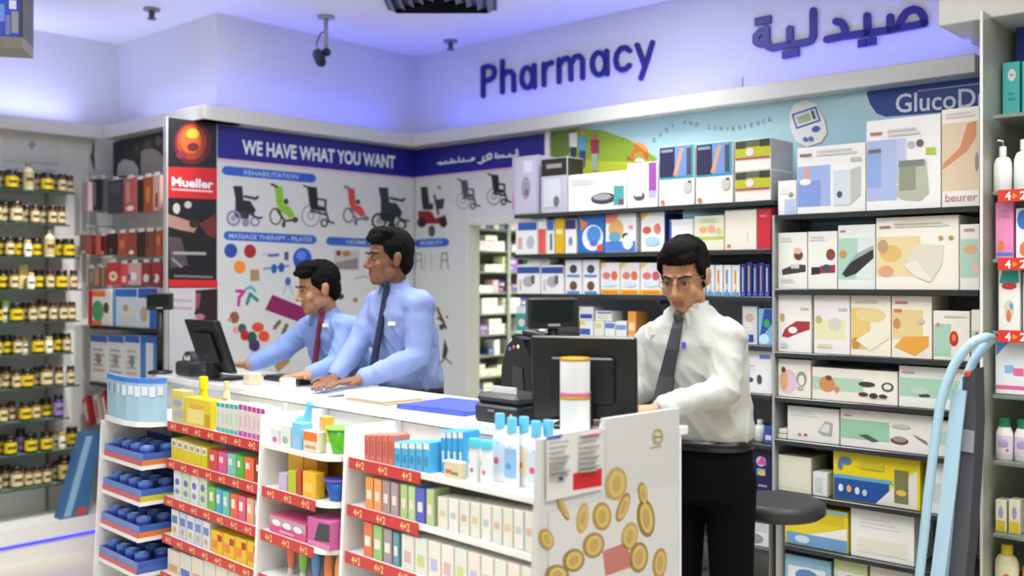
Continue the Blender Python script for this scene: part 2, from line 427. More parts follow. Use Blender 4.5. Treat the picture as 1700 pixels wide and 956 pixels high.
# ------------------------------------------------------------------ things on the ceiling
def at_ceiling(u, v): Y = (CEIL - EYE) * F_PX / (HOR - v); return ((u - CX) / F_PX * Y, Y)
x, y = at_ceiling(735, 14); y -= .3
t = empty('air_vent', W, (x, y, CEIL - .03), 'dark square louvred air vent set in the ceiling', 'air vent')
DK = M('#4a4a52', .5)
fr = Fr((x, y), 0); R = .30
mb = MB(W); rr = rot2(fr.r)
def sq(h): return [(x + rr(a, b)[0], y + rr(a, b)[1]) for a, b in ((-h, -h), (h, -h), (h, h), (-h, h))]
mb.hprism(sq(R), CEIL - .012, CEIL - .002, DK); mb.build('frame', parent=t)
for k in range(5):
    h = R - .02 - k * .055; mb = MB(W); a = sq(h); b = sq(h - .03)
    for i in range(4):
        j = (i + 1) % 4
        mb.add([(*a[i], CEIL - .012), (*a[j], CEIL - .012), (*b[j], CEIL - .035), (*b[i], CEIL - .035)], [(0, 1, 2, 3)], DK)
        mb.add([(*a[i], CEIL - .018), (*a[j], CEIL - .018), (*b[j], CEIL - .041), (*b[i], CEIL - .041)], [(3, 2, 1, 0)], M('#77777e', .5))
    mb.build('louvre', parent=t)
x, y = at_ceiling(541, 27)
t = empty('security_camera', W, (x, y, CEIL), 'black security camera hanging from the ceiling on a short rod', 'camera')
mb = MB(W); mb.lathe([(.05, -.012), (.05, -.001)], M('#9c9ca4', .4), (x, y, CEIL)); mb.build('ceiling_plate', parent=t)
mb = MB(W); mb.tube([(x, y, CEIL - .005), (x, y, CEIL - .2)], .012, M('#a0a0aa', .4)); mb.build('rod', parent=t)
mb = MB(W); mb.tube([(x, y, CEIL - .08), (x - .03, y, CEIL - .1), (x - .052, y, CEIL - .15), (x - .05, y, CEIL - .2)], .005, M('#55555e', .5)); mb.build('cable', parent=t)
mb = MB(W); mb.cap((x - .045, y + .01, CEIL - .215), .034, (x - .015, y - .07, CEIL - .275), .03, BLACKP); mb.build('housing', parent=t)
mb = MB(W); mb.ell((x + .004, y, CEIL - .205), (.026, .026, .024), BLACKP); mb.build('joint', parent=t)
mb = MB(W); mb.cap((x - .012, y - .075, CEIL - .28), .02, (x - .006, y - .09, CEIL - .29), .018, M('#050506', .1)); mb.build('lens', parent=t)
for u, v, lab in ((252, 14, 'small dark ceiling sprinkler above the alcove of hanging packs'), (748, 67, 'small dark ceiling sprinkler near the lit Pharmacy lettering')):
    x, y = at_ceiling(u, v); t = empty('sprinkler', W, (x, y, CEIL), lab, 'sprinkler')
    mb = MB(W); mb.lathe([(.045, -.012), (.045, -.001)], M('#84848c', .4), (x, y, CEIL)); mb.build('rosette', parent=t)
    mb = MB(W); mb.lathe([(.01, -.05), (.016, -.045), (.016, -.012)], M('#505058', .4, .5), (x, y, CEIL)); mb.build('nozzle', parent=t)
    mb = MB(W); mb.lathe([(.024, -.06), (.024, -.055)], M('#505058', .4, .5), (x, y, CEIL)); mb.build('deflector', parent=t)
# hanging light box at the left edge
p = wp(38, 80, 4.6)
t = empty('hanging_light_box', Fr((p.x, p.y), 0), (0, 0, p.z), 'blue lit sign box hanging from the ceiling at the jar wall', 'light box')
fr = Fr((p.x, p.y), 14)
t.location = fr.P(0, 0, p.z); t.rotation_euler = (0, 0, fr.r)
ORG[t.name] = Vector((0, 0, p.z))
mb = MB(fr); mb.box(-.9, 0, 0, .22, p.z, p.z + .05, M('#8f8f86', .5)); mb.build('bottom_rail', parent=t)
mb = MB(fr); mb.box(-.9, -.012, .012, .2, p.z + .05, p.z + .33, M('#3f50c8', .4, emit=.25, name='light_box_face')); bx = mb.build('lit_face', parent=t)
mb = MB(fr)
for a, b, c, d, e in ((-.05, .07, -.02, .17, '#9a9ca4'), (-.075, .06, -.055, .15, '#7c88b0'), (-.06, .18, -.03, .22, '#e4ecff'), (-.19, .1, -.13, .31, '#20309a'), (-.12, .12, -.08, .2, '#6c9cf0')):
    mb.box(a, c, .008, .0125, p.z + b, p.z + d, M(e, .4, emit=.15))
mb.build('picture', parent=bx)
mb = MB(fr); mb.box(-.012, 0, 0, .22, p.z + .05, p.z + .36, M('#4c4f48', .4)); mb.build('corner_post', parent=t)
for a in (-.7, -.12):
    mb = MB(fr); mb.tube([(a, .1, p.z + .33), (a, .1, CEIL)], .006, M('#888888', .3, .8)); mb.build('hanging_rod', parent=t)
# ------------------------------------------------------------------ printed wall panels
BND = M('#20208c', .35); TAGB = M('#2a5fc4', .35); PWHITE = M('#d3d6d6', .45); INK = M('#2c2c34', .4); TXTW = M('#e9ebf4', .4); PINKL = M('#d8b8cc', .4)
def P_(h): return M(h, .4)
# header + wheelchair board on the back wall
yb = .094
x0 = F2.pix(360, 300, yb)[0]
mb = MB(F2); mb.box(x0, .088, yb, .0995, .08, 2.428, PWHITE)
board2 = mb.build('printed_wall_panel', label='white wall panel with a navy WE HAVE WHAT YOU WANT header and wheelchair pictures', cat='wall panel')
px = PX(F2, yb); px.poly([(361, 196), (688, 236), (688, 295), (361, 262)], BND); px.build('header_band', board2)
px = PX(F2, yb); px.poly([(361, 262), (688, 295), (688, 299), (361, 267)], PINKL); px.build('header_edge_line', board2)
px = PX(F2, yb - .001); px.text('WE HAVE WHAT YOU WANT', 402, 255, 656, 279, 21, TXTW, .03); px.build('header_lettering', board2)
def tagbar(fr, y, board, u0, v0, u1, v1, h, txt, a, b):
    px = PX(fr, y); sl = (v1 - v0) / (u1 - u0); n = 5; pts = []
    for i in range(n): t = math.pi / 2 + math.pi * i / (n - 1); pts.append((u0 + h / 2 + math.cos(t) * h / 2, v0 - math.sin(t) * h / 2))
    for i in range(n): t = -math.pi / 2 + math.pi * i / (n - 1); pts.append((u1 - h / 2 + math.cos(t) * h / 2, v1 - math.sin(t) * h / 2))
    px.poly(pts, TAGB); q = px.build('heading_bar', board)
    p2 = PX(fr, y - .0012); va = v0 + (a - u0) * sl + h * .25; vb = v0 + (b - u0) * sl + h * .25
    p2.text(txt, a, va, b, vb, h * .5, P_('#b9cbee'), .01); p2.mb.build('heading_lettering', parent=q)
tagbar(F2, yb, board2, 368, 283, 525, 296, 15, 'REHABILITATION', 405, 495)
tagbar(F2, yb, board2, 371, 391, 526, 398, 15, 'MASSAGE THERAPY - PILATES', 380, 518)
tagbar(F2, yb, board2, 541, 400, 676, 406, 14, 'HOME CARE', 575, 640)
def chair_pic(fr, y, board, cx, cy, k, frame, seat, wheel, style='manual'):
    px = PX(fr, y); f, s, w = P_(frame), P_(seat), P_(wheel)
    X = lambda a: cx + a * k; Y = lambda b: cy + b * k
    if style == 'manual':
        px.ring(X(-8), Y(16), 15 * k, 18 * k, 2.2, w); px.ring(X(-8), Y(16), 5 * k, 6 * k, 2, w)
        px.poly([(X(-14), Y(-33)), (X(2), Y(-31)), (X(4), Y(0)), (X(-10), Y(0))], s)
        px.poly([(X(-10), Y(-4)), (X(16), Y(2)), (X(18), Y(9)), (X(-8), Y(6))], s)
        px.line([(X(-20), Y(-34)), (X(-12), Y(-30))], 3, f); px.line([(X(15), Y(4)), (X(22), Y(26)), (X(30), Y(28))], 3, f)
        px.ring(X(14), Y(28), 5 * k, 6 * k, 2.5, f); px.line([(X(-8), Y(8)), (X(16), Y(14))], 3, f); px.line([(X(2), Y(-12)), (X(16), Y(-10)), (X(16), Y(3))], 3, f)
    elif style == 'power':
        px.poly([(X(-16), Y(-34)), (X(0), Y(-34)), (X(3), Y(-4)), (X(-10), Y(-2))], s); px.poly([(X(-12), Y(-10)), (X(14), Y(-8)), (X(24), Y(8)), (X(20), Y(16)), (X(-12), Y(12))], s)
        px.poly([(X(-14), Y(10)), (X(14), Y(12)), (X(10), Y(24)), (X(-14), Y(22))], f)
        px.ring(X(-15), Y(22), 11 * k, 12 * k, 4, w); px.ell(X(-15), Y(22), 5 * k, 6 * k, P_('#9a9aa8')); px.ell(X(6), Y(30), 6 * k, 7 * k, w); px.ring(X(22), Y(28), 7 * k, 7 * k, 3, w)
        px.line([(X(4), Y(-16)), (X(24), Y(-12)), (X(27), Y(-15))], 4, f); px.line([(X(16), Y(16)), (X(28), Y(22)), (X(34), Y(21))], 3, f)
    elif style == 'push':
        px.poly([(X(-12), Y(-34)), (X(2), Y(-34)), (X(4), Y(-2)), (X(-8), Y(0))], s); px.poly([(X(-6), Y(-4)), (X(14), Y(0)), (X(24), Y(16)), (X(16), Y(22)), (X(-4), Y(6))], s)
        px.ring(X(-10), Y(18), 10 * k, 14 * k, 2.5, w); px.ell(X(4), Y(32), 3 * k, 6 * k, f); px.line([(X(-8), Y(6)), (X(6), Y(26)), (X(24), Y(24))], 3.5, f); px.ell(X(24), Y(24), 5 * k, 5 * k, f)
        px.line([(X(-17), Y(-38)), (X(-8), Y(-34))], 4, f); px.ell(X(8), Y(-8), 4 * k, 5 * k, P_('#3a3a30'))
    elif style == 'scooter':
        px.poly([(X(-14), Y(-34)), (X(-3), Y(-34)), (X(0), Y(-8)), (X(-12), Y(-8))], P_('#24282a')); px.poly([(X(-12), Y(-9)), (X(6), Y(-8)), (X(6), Y(2)), (X(-10), Y(2))], P_('#24282a'))
        px.line([(X(8), Y(-20)), (X(14), Y(8))], 5, P_('#6a2a2a')); px.poly([(X(10), Y(-14)), (X(24), Y(-16)), (X(22), Y(0)), (X(12), Y(2))], P_('#3a3f40')); px.ell(X(16), Y(-33), 3 * k, 3 * k, P_('#8b9090'))
        px.poly([(X(-18), Y(4)), (X(2), Y(4)), (X(10), Y(16)), (X(26), Y(10)), (X(26), Y(24)), (X(-16), Y(24))], P_('#8c1f2c'))
        px.ell(X(-12), Y(22), 7 * k, 8 * k, P_('#2a1a1c')); px.ell(X(22), Y(22), 6 * k, 8 * k, P_('#2a1a1c')); px.ell(X(4), Y(36), 5 * k, 9 * k, P_('#4a5352'))
    px.build('wheelchair_picture', board)
chair_pic(F2, yb, board2, 402, 341, .95, '#34343e', '#20242e', '#8a8ab0', 'power')
chair_pic(F2, yb, board2, 467, 342, .95, '#3c4028', '#86c22c', '#55583a', 'push')
chair_pic(F2, yb, board2, 524, 342, 1.0, '#26282a', '#1d1f21', '#8c8f90')
chair_pic(F2, yb, board2, 587, 342, .85, '#6c6c88', '#d04a3c', '#55556a', 'push')
chair_pic(F2, yb, board2, 644, 345, 1.0, '#1c2228', '#28323a', '#20242c', 'power')
def pics(fr, y, board, items):
    for nm, fn in items:
        px = PX(fr, y); fn(px); px.build(nm, board)
pics(F2, yb, board2, [
    ('ball_picture', lambda p: p.ell(383, 416, 11, 12, P_('#2c4ea2'))), ('ball_picture', lambda p: p.ell(415, 417, 10, 11.5, P_('#a3262a'))),
    ('ball_picture', lambda p: p.ell(398, 443, 10, 11, P_('#f0902a'))), ('ball_picture', lambda p: (p.ell(502, 430, 16, 19, P_('#2f50c8')), p.ell(500, 424, 8, 8, P_('#5f86e0')))),
    ('roll_picture', lambda p: p.poly([(415, 448), (430, 447), (431, 466), (416, 467)], P_('#a58a6a'))),
    ('band_picture', lambda p: (p.line([(437, 422), (446, 422)], 5, P_('#c4c0ba')), p.line([(447, 424), (462, 423)], 5, P_('#6264b8')))),
    ('bottle_picture', lambda p: p.rect(472, 418, 479, 432, P_('#4c4e7c'))),
    ('dumbbell_picture', lambda p: (p.line([(438, 446), (480, 441)], 3, P_('#4d7cc0')), p.ell(455, 446, 5, 8, P_('#2a58b0')), p.ell(467, 444, 5, 8, P_('#2a58b0')))),
    ('strap_picture', lambda p: (p.line([(393, 483), (405, 484), (397, 494), (396, 506)], 6, P_('#c03a90')), p.line([(408, 480), (416, 476), (424, 483)], 5, P_('#58b0d0')), p.line([(410, 504), (415, 488), (427, 498)], 6, P_('#2e8c78')))),
    ('stand_picture', lambda p: (p.ell(478, 467, 5, 7, P_('#4a64b4')), p.line([(475, 474), (470, 488)], 2, P_('#a0a8c0')), p.line([(481, 474), (486, 488)], 2, P_('#a0a8c0')))),
    ('mat_picture', lambda p: p.poly([(452, 489), (514, 514), (500, 536), (440, 514)], P_('#8c1f5c'))),
    ('ring_picture', lambda p: (p.ell(389, 527, 8, 10, P_('#8c5a44')), p.ell(381, 531, 4, 3, P_('#c89a7c')))),
    ('ball_cluster_picture', lambda p: (p.ell(402, 545, 7, 8, P_('#3c5a60')), p.ell(428, 543, 10, 8, P_('#d8502c')), p.ell(406, 556, 7, 9, P_('#c0242c')), p.ell(438, 558, 9, 9, P_('#e0502a')), p.ell(418, 560, 8, 10, P_('#2c5a40')), p.ell(422, 573, 9, 10, P_('#4c2c70')), p.ell(391, 547, 4, 6, P_('#e89a9a')))),
    ('sandal_picture', lambda p: (p.line([(456, 544), (464, 534)], 7, P_('#6c6444')), p.line([(470, 552), (476, 540)], 7, P_('#6c6444')))),
    ('bed_picture', lambda p: (p.rect(554, 415, 596, 448, P_('#c2bcc0')), p.poly([(556, 436), (594, 428), (594, 447), (556, 447)], P_('#8c8088')), p.ell(575, 421, 7, 5, P_('#b07a40')), p.ell(562, 420, 4, 5, P_('#70402c')))),
    ('commode_picture', lambda p: (p.line([(590, 462), (605, 458), (620, 466)], 3, P_('#a8aaa6')), p.ell(590, 498, 4, 4, P_('#b06a5a')), p.ell(565, 492, 6, 5, P_('#243060')))),
    ('wedge_picture', lambda p: p.poly([(455, 607), (476, 592), (482, 600), (462, 618)], P_('#b0884c'))),
])
# sports support poster at the panel's free end
xa = F2.pix(277, 300, .09)[0]
mb = MB(F2); mb.box(xa + .0045, x0 - .004, .088, .0995, .08, 2.428, P_('#1a191d'))
pos = mb.build('sports_poster', label='tall black and red sports support poster with a flaming head at the panel end', cat='poster')
yp = .0878
px = PX(F2, yp)
px.ell(320, 238, 32, 36, P_('#5a1f24'), rot=.1); px.ell(318, 236, 25, 30, P_('#9c3a20')); px.ell(317, 233, 18, 22, P_('#c8602c')); px.ell(320, 222, 11, 8, P_('#e0b030')); px.ell(320, 244, 10, 7, P_('#6a2426')); px.ell(300, 258, 8, 6, P_('#7a2c3c'))
px.build('flame_picture', pos)
px = PX(F2, yp); px.poly([(279, 277), (360, 279), (360, 331), (279, 328)], P_('#c9282c')); rb = px.build('red_block', pos)
px = PX(F2, yp - .001); px.text('Mueller', 285, 308, 354, 313, 14, TXTW, .03); px.line([(286, 314), (352, 318)], 3, P_('#f0c8c8')); px.mb.build('red_block_lettering', parent=rb)
px = PX(F2, yp); px.poly([(279, 355), (300, 362), (330, 372), (322, 386), (300, 382), (279, 376)], P_('#b08a7a')); px.ell(293, 346, 6, 9, P_('#c9c4c4')); px.ell(312, 340, 6, 6, P_('#c0b8b8')); px.poly([(330, 372), (358, 355), (358, 396), (345, 392)], P_('#6a2c24')); px.ell(322, 371, 8, 7, P_('#3a2220'))
px.poly([(279, 392), (300, 395), (312, 440), (282, 446)], P_('#544a50')); px.line([(288, 420), (340, 421)], 5, P_('#a8a2a6')); px.line([(286, 430), (300, 442)], 5, P_('#8c868a')); px.build('athlete_picture', pos)
px = PX(F2, yp); px.line([(290, 458), (352, 460)], 4, P_('#7a7478')); px.build('small_print', pos)
px = PX(F2, yp); px.poly([(280, 464), (361, 465), (361, 477), (280, 476)], P_('#d0262a')); px.build('red_bar', pos)
px = PX(F2, yp); px.poly([(280, 478), (359, 478), (359, 760), (280, 775)], P_('#c8c6ca')); lo = px.build('lower_sheet', pos)
px = PX(F2, yp - .001); px.poly([(324, 482), (361, 479), (361, 540), (336, 534), (322, 520), (330, 505)], P_('#2a1c20')); px.ell(332, 526, 8, 5, P_('#b07a84')); px.poly([(325, 488), (333, 486), (330, 510), (324, 515)], P_('#8c4a5c')); px.line([(284, 497), (318, 499)], 2.5, P_('#b4a8b4')); px.line([(284, 510), (318, 511)], 2, P_('#c89aa8')); px.mb.build('hair_picture', parent=lo)
mb = MB(F2); mb.box(xa - .004, xa + .004, .086, .12, .0, 2.43, M('#d8d8d8', .3, .4)); mb.build('trim_panel_edge', kind='structure')
# same panel continued round the corner beside the doorway
y1 = .113; xr = F1.pix(905, 260, y1)[0]
mb = MB(F1); mb.box(-.092, DOOR0 - .013, y1, .1195, .08, 2.428, PWHITE); mb.box(DOOR0 - .013, xr, y1, .1195, DOORZ + .013, 2.428, PWHITE)
board1 = mb.build('printed_wall_panel', label='white wall panel around the doorway with navy Arabic header and a red scooter picture', cat='wall panel')
px = PX(F1, y1); px.poly([(682, 238), (904, 208), (904, 272), (682, 295)], BND); px.build('header_band', board1)
px = PX(F1, y1); px.poly([(682, 295), (904, 272), (904, 276), (682, 299)], PINKL); px.build('header_edge_line', board1)
px = PX(F1, y1 - .001)
Z = lambda l: [(680 + a / 4.781, 240 + b / 4.781) for a, b in l]
for st in ([(222, 152), (245, 140), (262, 152), (240, 158)], [(262, 150), (300, 146)], [(285, 146), (287, 130)], [(300, 146), (330, 142), (330, 112)], [(330, 142), (378, 138)], [(355, 138), (352, 122)], [(395, 135), (392, 100)], [(395, 136), (460, 130)], [(430, 130), (428, 112)], [(470, 130), (510, 122), (518, 108), (498, 108), (494, 120)],
           [(548, 142), (562, 152), (582, 142), (588, 98)], [(588, 132), (645, 112)], [(612, 95), (640, 72)], [(612, 95), (645, 112)], [(655, 108), (652, 75)], [(690, 105), (690, 70)], [(690, 105), (740, 100)], [(718, 100), (715, 84)], [(740, 100), (745, 84)], [(745, 100), (790, 96)], [(800, 78), (812, 96), (790, 97)], [(822, 94), (868, 84)], [(862, 90), (858, 42)]):
    px.line(Z(st), 2.6, TXTW)
px.build('header_lettering', board1)
chair_pic(F1, y1, board1, 713, 346, 1.05, '#333333', '#333333', '#222222', 'scooter')
chair_pic(F1, y1, board1, 775, 322, .72, '#5a5c66', '#50525e', '#9a9aa4')
chair_pic(F1, y1, board1, 826, 314, .75, '#2a2c2c', '#1e2020', '#7a7c7a')
tagbar(F1, y1, board1, 688, 404, 746, 402, 14, 'MOBILITY', 698, 735)
def walker(p, cx, cy, k, c):
    p.line([(cx - 6 * k, cy + 14 * k), (cx - 4 * k, cy - 12 * k), (cx + 4 * k, cy - 12 * k), (cx + 6 * k, cy + 14 * k)], 2.2, P_(c)); p.line([(cx - 5 * k, cy), (cx + 5 * k, cy)], 2, P_(c))
pics(F1, y1, board1, [('walker_picture', lambda p: walker(p, 695, 433, 1, '#7a7c7c')), ('walker_picture', lambda p: walker(p, 738, 432, 1, '#55585a')), ('stick_picture', lambda p: (p.line([(706, 422), (706, 450)], 1.6, P_('#9a9c9c')), p.line([(716, 420), (716, 448)], 1.6, P_('#a4a6a6')), p.line([(724, 424), (728, 424)], 1.6, P_('#a4a6a6')))),
    ('rollator_picture', lambda p: (p.line([(726, 512), (732, 526), (740, 544)], 6, P_('#7c3036')), p.ell(733, 543, 4, 5, P_('#2a2c30')), p.line([(727, 528), (736, 532)], 4, P_('#44464c')), p.ell(742, 526, 2, 2, P_('#505256')))),
    ('rollator_picture', lambda p: (p.poly([(738, 562), (744, 580), (740, 596), (734, 594)], P_('#2c3434')), p.line([(730, 604), (739, 594), (750, 604)], 3, P_('#7c5054'))))])
# second door-side white post between the panel and the shelving
mb = MB(F1); xq = F1.pix(910, 240, .09)[0]
mb.box(xq - .018, xq + .012, .085, .119, 0, 2.43, M('#e8eae8', .35)); mb.build('trim_shelving_post', kind='structure')

# long glossy header poster behind the top of the shelving
yg = .1
mb = MB(F1); mb.box(xq + .013, 3.585, yg, .119, 1.80, 2.429, M('#a9cfdc', .12, name='gloss_pale_blue_print'))
hp = mb.build('header_poster', label='glossy pale blue header poster with a meadow photo and glucose meter above the shelves', cat='poster')
px = PX(F1, yg)
px.poly([(915, 212), (960, 208), (1000, 216), (1045, 232), (1090, 262), (1090, 300), (915, 300)], P_('#8aa42c')); px.poly([(915, 212), (950, 209), (960, 240), (935, 262), (915, 262)], P_('#647f26')); px.poly([(915, 262), (1000, 268), (1080, 268), (1090, 300), (915, 300)], P_('#b4bc30'))
mp = px.build('meadow_photo', hp)
px = PX(F1, yg - .0025)
for cx, top, sh, leg, sk in ((952, 210, '#e8e8ea', '#26344c', '#8a5c48'), (967, 216, '#56a4c0', '#34406c', '#c89a80'), (988, 221, '#8c2a44', '#98a8a4', '#a87458')):
    px.ell(cx, top + 4, 4, 5, P_(sk)); px.poly([(cx - 7, top + 11), (cx + 6, top + 10), (cx + 6, top + 34), (cx - 6, top + 35)], P_(sh)); px.poly([(cx - 5, top + 34), (cx + 5, top + 34), (cx + 4, top + 62), (cx - 3, top + 62)], P_(leg))
px.mb.build('family_picture', parent=mp)
px = PX(F1, yg); px.ring(1058, 256, 16, 16, 9, P_('#e8a04a')); px.ring(1060, 258, 10, 10, 6, P_('#e0603a')); px.ell(1062, 268, 8, 6, P_('#f4e4cc')); px.build('fruit_ring_picture', hp)
px = PX(F1, yg); word = 'EASY AND CONVENIENCE'
for i, ch in enumerate(word):
    t = i / (len(word) - 1); u = 1084 + t * 192; v = 234 - 27 * math.sin(math.pi * min(t * 1.55, 1) * .62) + 18 * math.sin(math.pi * t) ** 2 * (t > .3) - 6 * max(0, t - .7) * 3
    v = 236 - 30 * math.sin(math.pi * .5 * min(1, t / .28)) + (13 * math.sin(math.pi * (t - .28) / .72) if t > .28 else 0) - (4 * (t - .28) / .72 if t > .28 else 0)
    if ch == ' ': continue
    px = PX(F1, yg)
    px.text(ch, u, v, u + (1.6 if ch in 'I!' else 5), v, 7, P_('#3c5a72'), .01); px.build('slogan_letter', hp)
px = PX(F1, yg)
def devpt(a, b): c, s = math.cos(-.32), math.sin(-.32); return (1341 + a * c - b * s, 204 + a * s + b * c)
def devpoly(p, pts, m): p.poly([devpt(a, b) for a, b in pts], m)
devpoly(px, [(-22, -24), (-10, -36), (10, -36), (24, -24), (30, 5), (27, 28), (12, 40), (-14, 40), (-28, 26), (-30, 2)], P_('#8d9690'))
devpoly(px, [(-24, -24), (-11, -37), (10, -37), (23, -25), (28, 4), (25, 26), (11, 37), (-15, 37), (-28, 24), (-30, 0)], P_('#e6e8e4'))
devpoly(px, [(-21, -22), (22, -22), (22, 4), (-21, 4)], P_('#3c5cb4')); devpoly(px, [(-18, -19), (19, -19), (19, 1), (-18, 1)], P_('#dfe4e4')); devpoly(px, [(-14, -15), (8, -15), (8, -2), (-14, -2)], P_('#a8b490')); devpoly(px, [(11, -17), (16, -17), (16, -2), (11, -2)], P_('#3c5a3c'))
c = devpt(10, 14); px.ell(c[0], c[1], 7, 5, P_('#3c5cb4'), rot=-.3); c = devpt(-12, 25); px.ell(c[0], c[1], 4, 4, P_('#5870bc')); c = devpt(-3, 27); px.ell(c[0], c[1], 4, 4, P_('#5870bc'))
px.build('glucose_meter_picture', hp)
px = PX(F1, yg); px.poly([(1440, 140), (1640, 116), (1640, 180), (1470, 194), (1455, 188), (1444, 172), (1439, 156)], P_('#1c3c8e')); gb = px.build('brand_banner', hp)
px = PX(F1, yg - .001); px.text('GlucoDr', 1487, 187, 1640, 176, 31, P_('#e4eaf2'), .012); px.line([(1524, 151), (1632, 138)], 2, P_('#9cb0d8')); px.mb.build('brand_lettering', parent=gb)

# ------------------------------------------------------------------ shelving on the right-hand wall
SHF = M('#2b302f', .25, coat=.3, name='dark_shelf_edge'); SLAT = M('#a6a9a9', .5, vary=.05, scale=12); METAL = M('#8e9292', .3, .7)
YF = -.25
def bay(x0, x1, zs, label, back_top, yfront=YF, shelf=SHF, back=SLAT, name='wall_shelving'):
    t = empty(name, F1, ((x0 + x1) / 2, -.05, 0), label, 'shelving')
    n = max(1, int((back_top - .1) / .15)); h = (back_top - .1) / n
    for i in range(n):
        mb = MB(F1); mb.box(x0, x1, .1, .118, .1 + i * h + .004, .1 + (i + 1) * h - .004, back); mb.build('back_slat', parent=t)
    mb = MB(F1); mb.box(x0, x1, yfront + .02, .118, 0, .098, M('#c9ccc8', .4)); mb.build('base', parent=t)
    nb = max(1, round((x1 - x0) / .85)); 
    for i in range(nb + 1):
        x = x0 + (x1 - x0) * i / nb; x = min(max(x, x0 + .012), x1 - .012)
        mb = MB(F1); mb.box(x - .012, x + .012, .08, .099, .1, back_top, METAL); mb.build('upright', parent=t)
    for z in zs:
        mb = MB(F1); mb.box(x0, x1, yfront, .079, z - .022, z, shelf, .002); mb.build('shelf', parent=t)
        for i in range(nb + 1):
            x = x0 + (x1 - x0) * i / nb; x = min(max(x, x0 + .012), x1 - .012)
            mb = MB(F1); mb.prism([(x - .006, z - .022), (x + .006, z - .022), (x + .006, z - .05), (x - .006, z - .05)], .01, .079, METAL); mb.build('bracket', parent=t)
    return t
XL0 = F1.pix(884, 352, YF)[0]; XM = F1.pix(1283, 400, YF)[0]; XR = F1.pix(1624, 400, YF)[0]
XL0 = 1.075
LZ = (1.93, 1.71, 1.495, 1.275, 1.055, .83, .60, .36); RZ = (1.86, 1.53, 1.25, 1.05, .862, .63, .40, .2)
bay(XL0 + .03, XM - .008, LZ, 'dark shelving full of blood pressure and glucose boxes beside the doorway', 1.80)
bay(XM + .008, XR, RZ, 'dark shelving full of white appliance boxes below the GlucoDr banner', 1.80)
mb = MB(F1); mb.box(XM - .006, XM + .006, YF + .005, .079, .1, 1.86, M('#9da2a2', .3)); mb.build('trim_bay_divider', kind='structure')

def front_print(mb, x0, x1, z0, z1, y, prints):
    for k, pr in enumerate(prints):
        yy = y - .0005 * (k + 1); kind = pr[0]; m = Pm(pr[-1]); X = lambda a: x0 + (x1 - x0) * a; Z_ = lambda b: z0 + (z1 - z0) * b
        if kind == 'r': a, b, c, d = pr[1:5]; mb.add([(X(a), yy, Z_(b)), (X(c), yy, Z_(b)), (X(c), yy, Z_(d)), (X(a), yy, Z_(d))], [(0, 1, 2, 3)], m)
        elif kind == 'e':
            cx, cy, rx, ry = pr[1:5]; n = 14
            mb.add([(X(cx + rx * math.cos(2 * math.pi * i / n)), yy, Z_(cy + ry * math.sin(2 * math.pi * i / n))) for i in range(n)], [tuple(range(n))], m)
        elif kind == 'p': pts = pr[1]; n = len(pts); mb.add([(X(a), yy, Z_(b)) for a, b in pts], [tuple(range(n))], m)
        elif kind == 't': text_on(mb, pr[1], X(pr[2]), Z_(pr[3]), X(pr[4]), Z_(pr[3]), (z1 - z0) * pr[5], yy, m, .012)
        elif kind == 'l':      # rows of small print
            a, b, c, d, n = pr[1:6]
            for i in range(n):
                zz = b + (d - b) * (i + .25) / n; ze = zz + (d - b) * .45 / n; cc = c - (c - a) * .25 * ((i * 7) % 3) / 2
                mb.add([(X(a), yy, Z_(zz)), (X(cc), yy, Z_(zz)), (X(cc), yy, Z_(ze)), (X(a), yy, Z_(ze))], [(0, 1, 2, 3)], m)
def pbox(fr, u0, u1, vt, z, base, prints, label, yf=-.22, depth=.2, cat='box', group=None, name='product_box', side=None, vb=None, bev=.0015, zmax=9.0, xmin=-9.0, xmax=9.0):
    vm = vt
    x0 = fr.pix(u0, vm, yf)[0]; x1 = fr.pix(u1, vm, yf)[0]; z1 = fr.pix((u0 + u1) / 2, vt, yf)[1]
    z += .0006; z1 = max(min(z1, zmax), z + .02); x0 = max(x0, xmin); x1 = min(x1, xmax)
    mb = MB(fr); mb.box(x0 + .001, x1 - .001, yf, yf + depth, z, z1, Pm(base), bev)
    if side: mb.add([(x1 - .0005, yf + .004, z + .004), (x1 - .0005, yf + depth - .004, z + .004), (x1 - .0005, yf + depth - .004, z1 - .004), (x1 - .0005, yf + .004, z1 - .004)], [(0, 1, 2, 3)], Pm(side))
    front_print(mb, x0 + .004, x1 - .004, z + .003, z1 - .003, yf, prints)
    return mb.build(name, label=label, cat=cat, group=group)
# ------------------------------------------------------------------ boxes on the shelving
cr = '#e6e5de'; wh = '#e8e9ea'
def B(u0, u1, vt, z, base, prints, label, **k):
    left = F1.pix((u0 + u1) / 2, HOR, -.22)[0] < XM
    above = [q for q in (LZ if left else RZ) if q > z + .03]
    lim = dict(zmax=min(above) - .0235 if above else 9.0)
    if left: lim['xmax'] = XM - .009
    else: lim['xmin'] = XM + .009; lim['xmax'] = XR - .002
    return pbox(F1, u0, u1, vt, z, base, prints, label, **lim, **k)
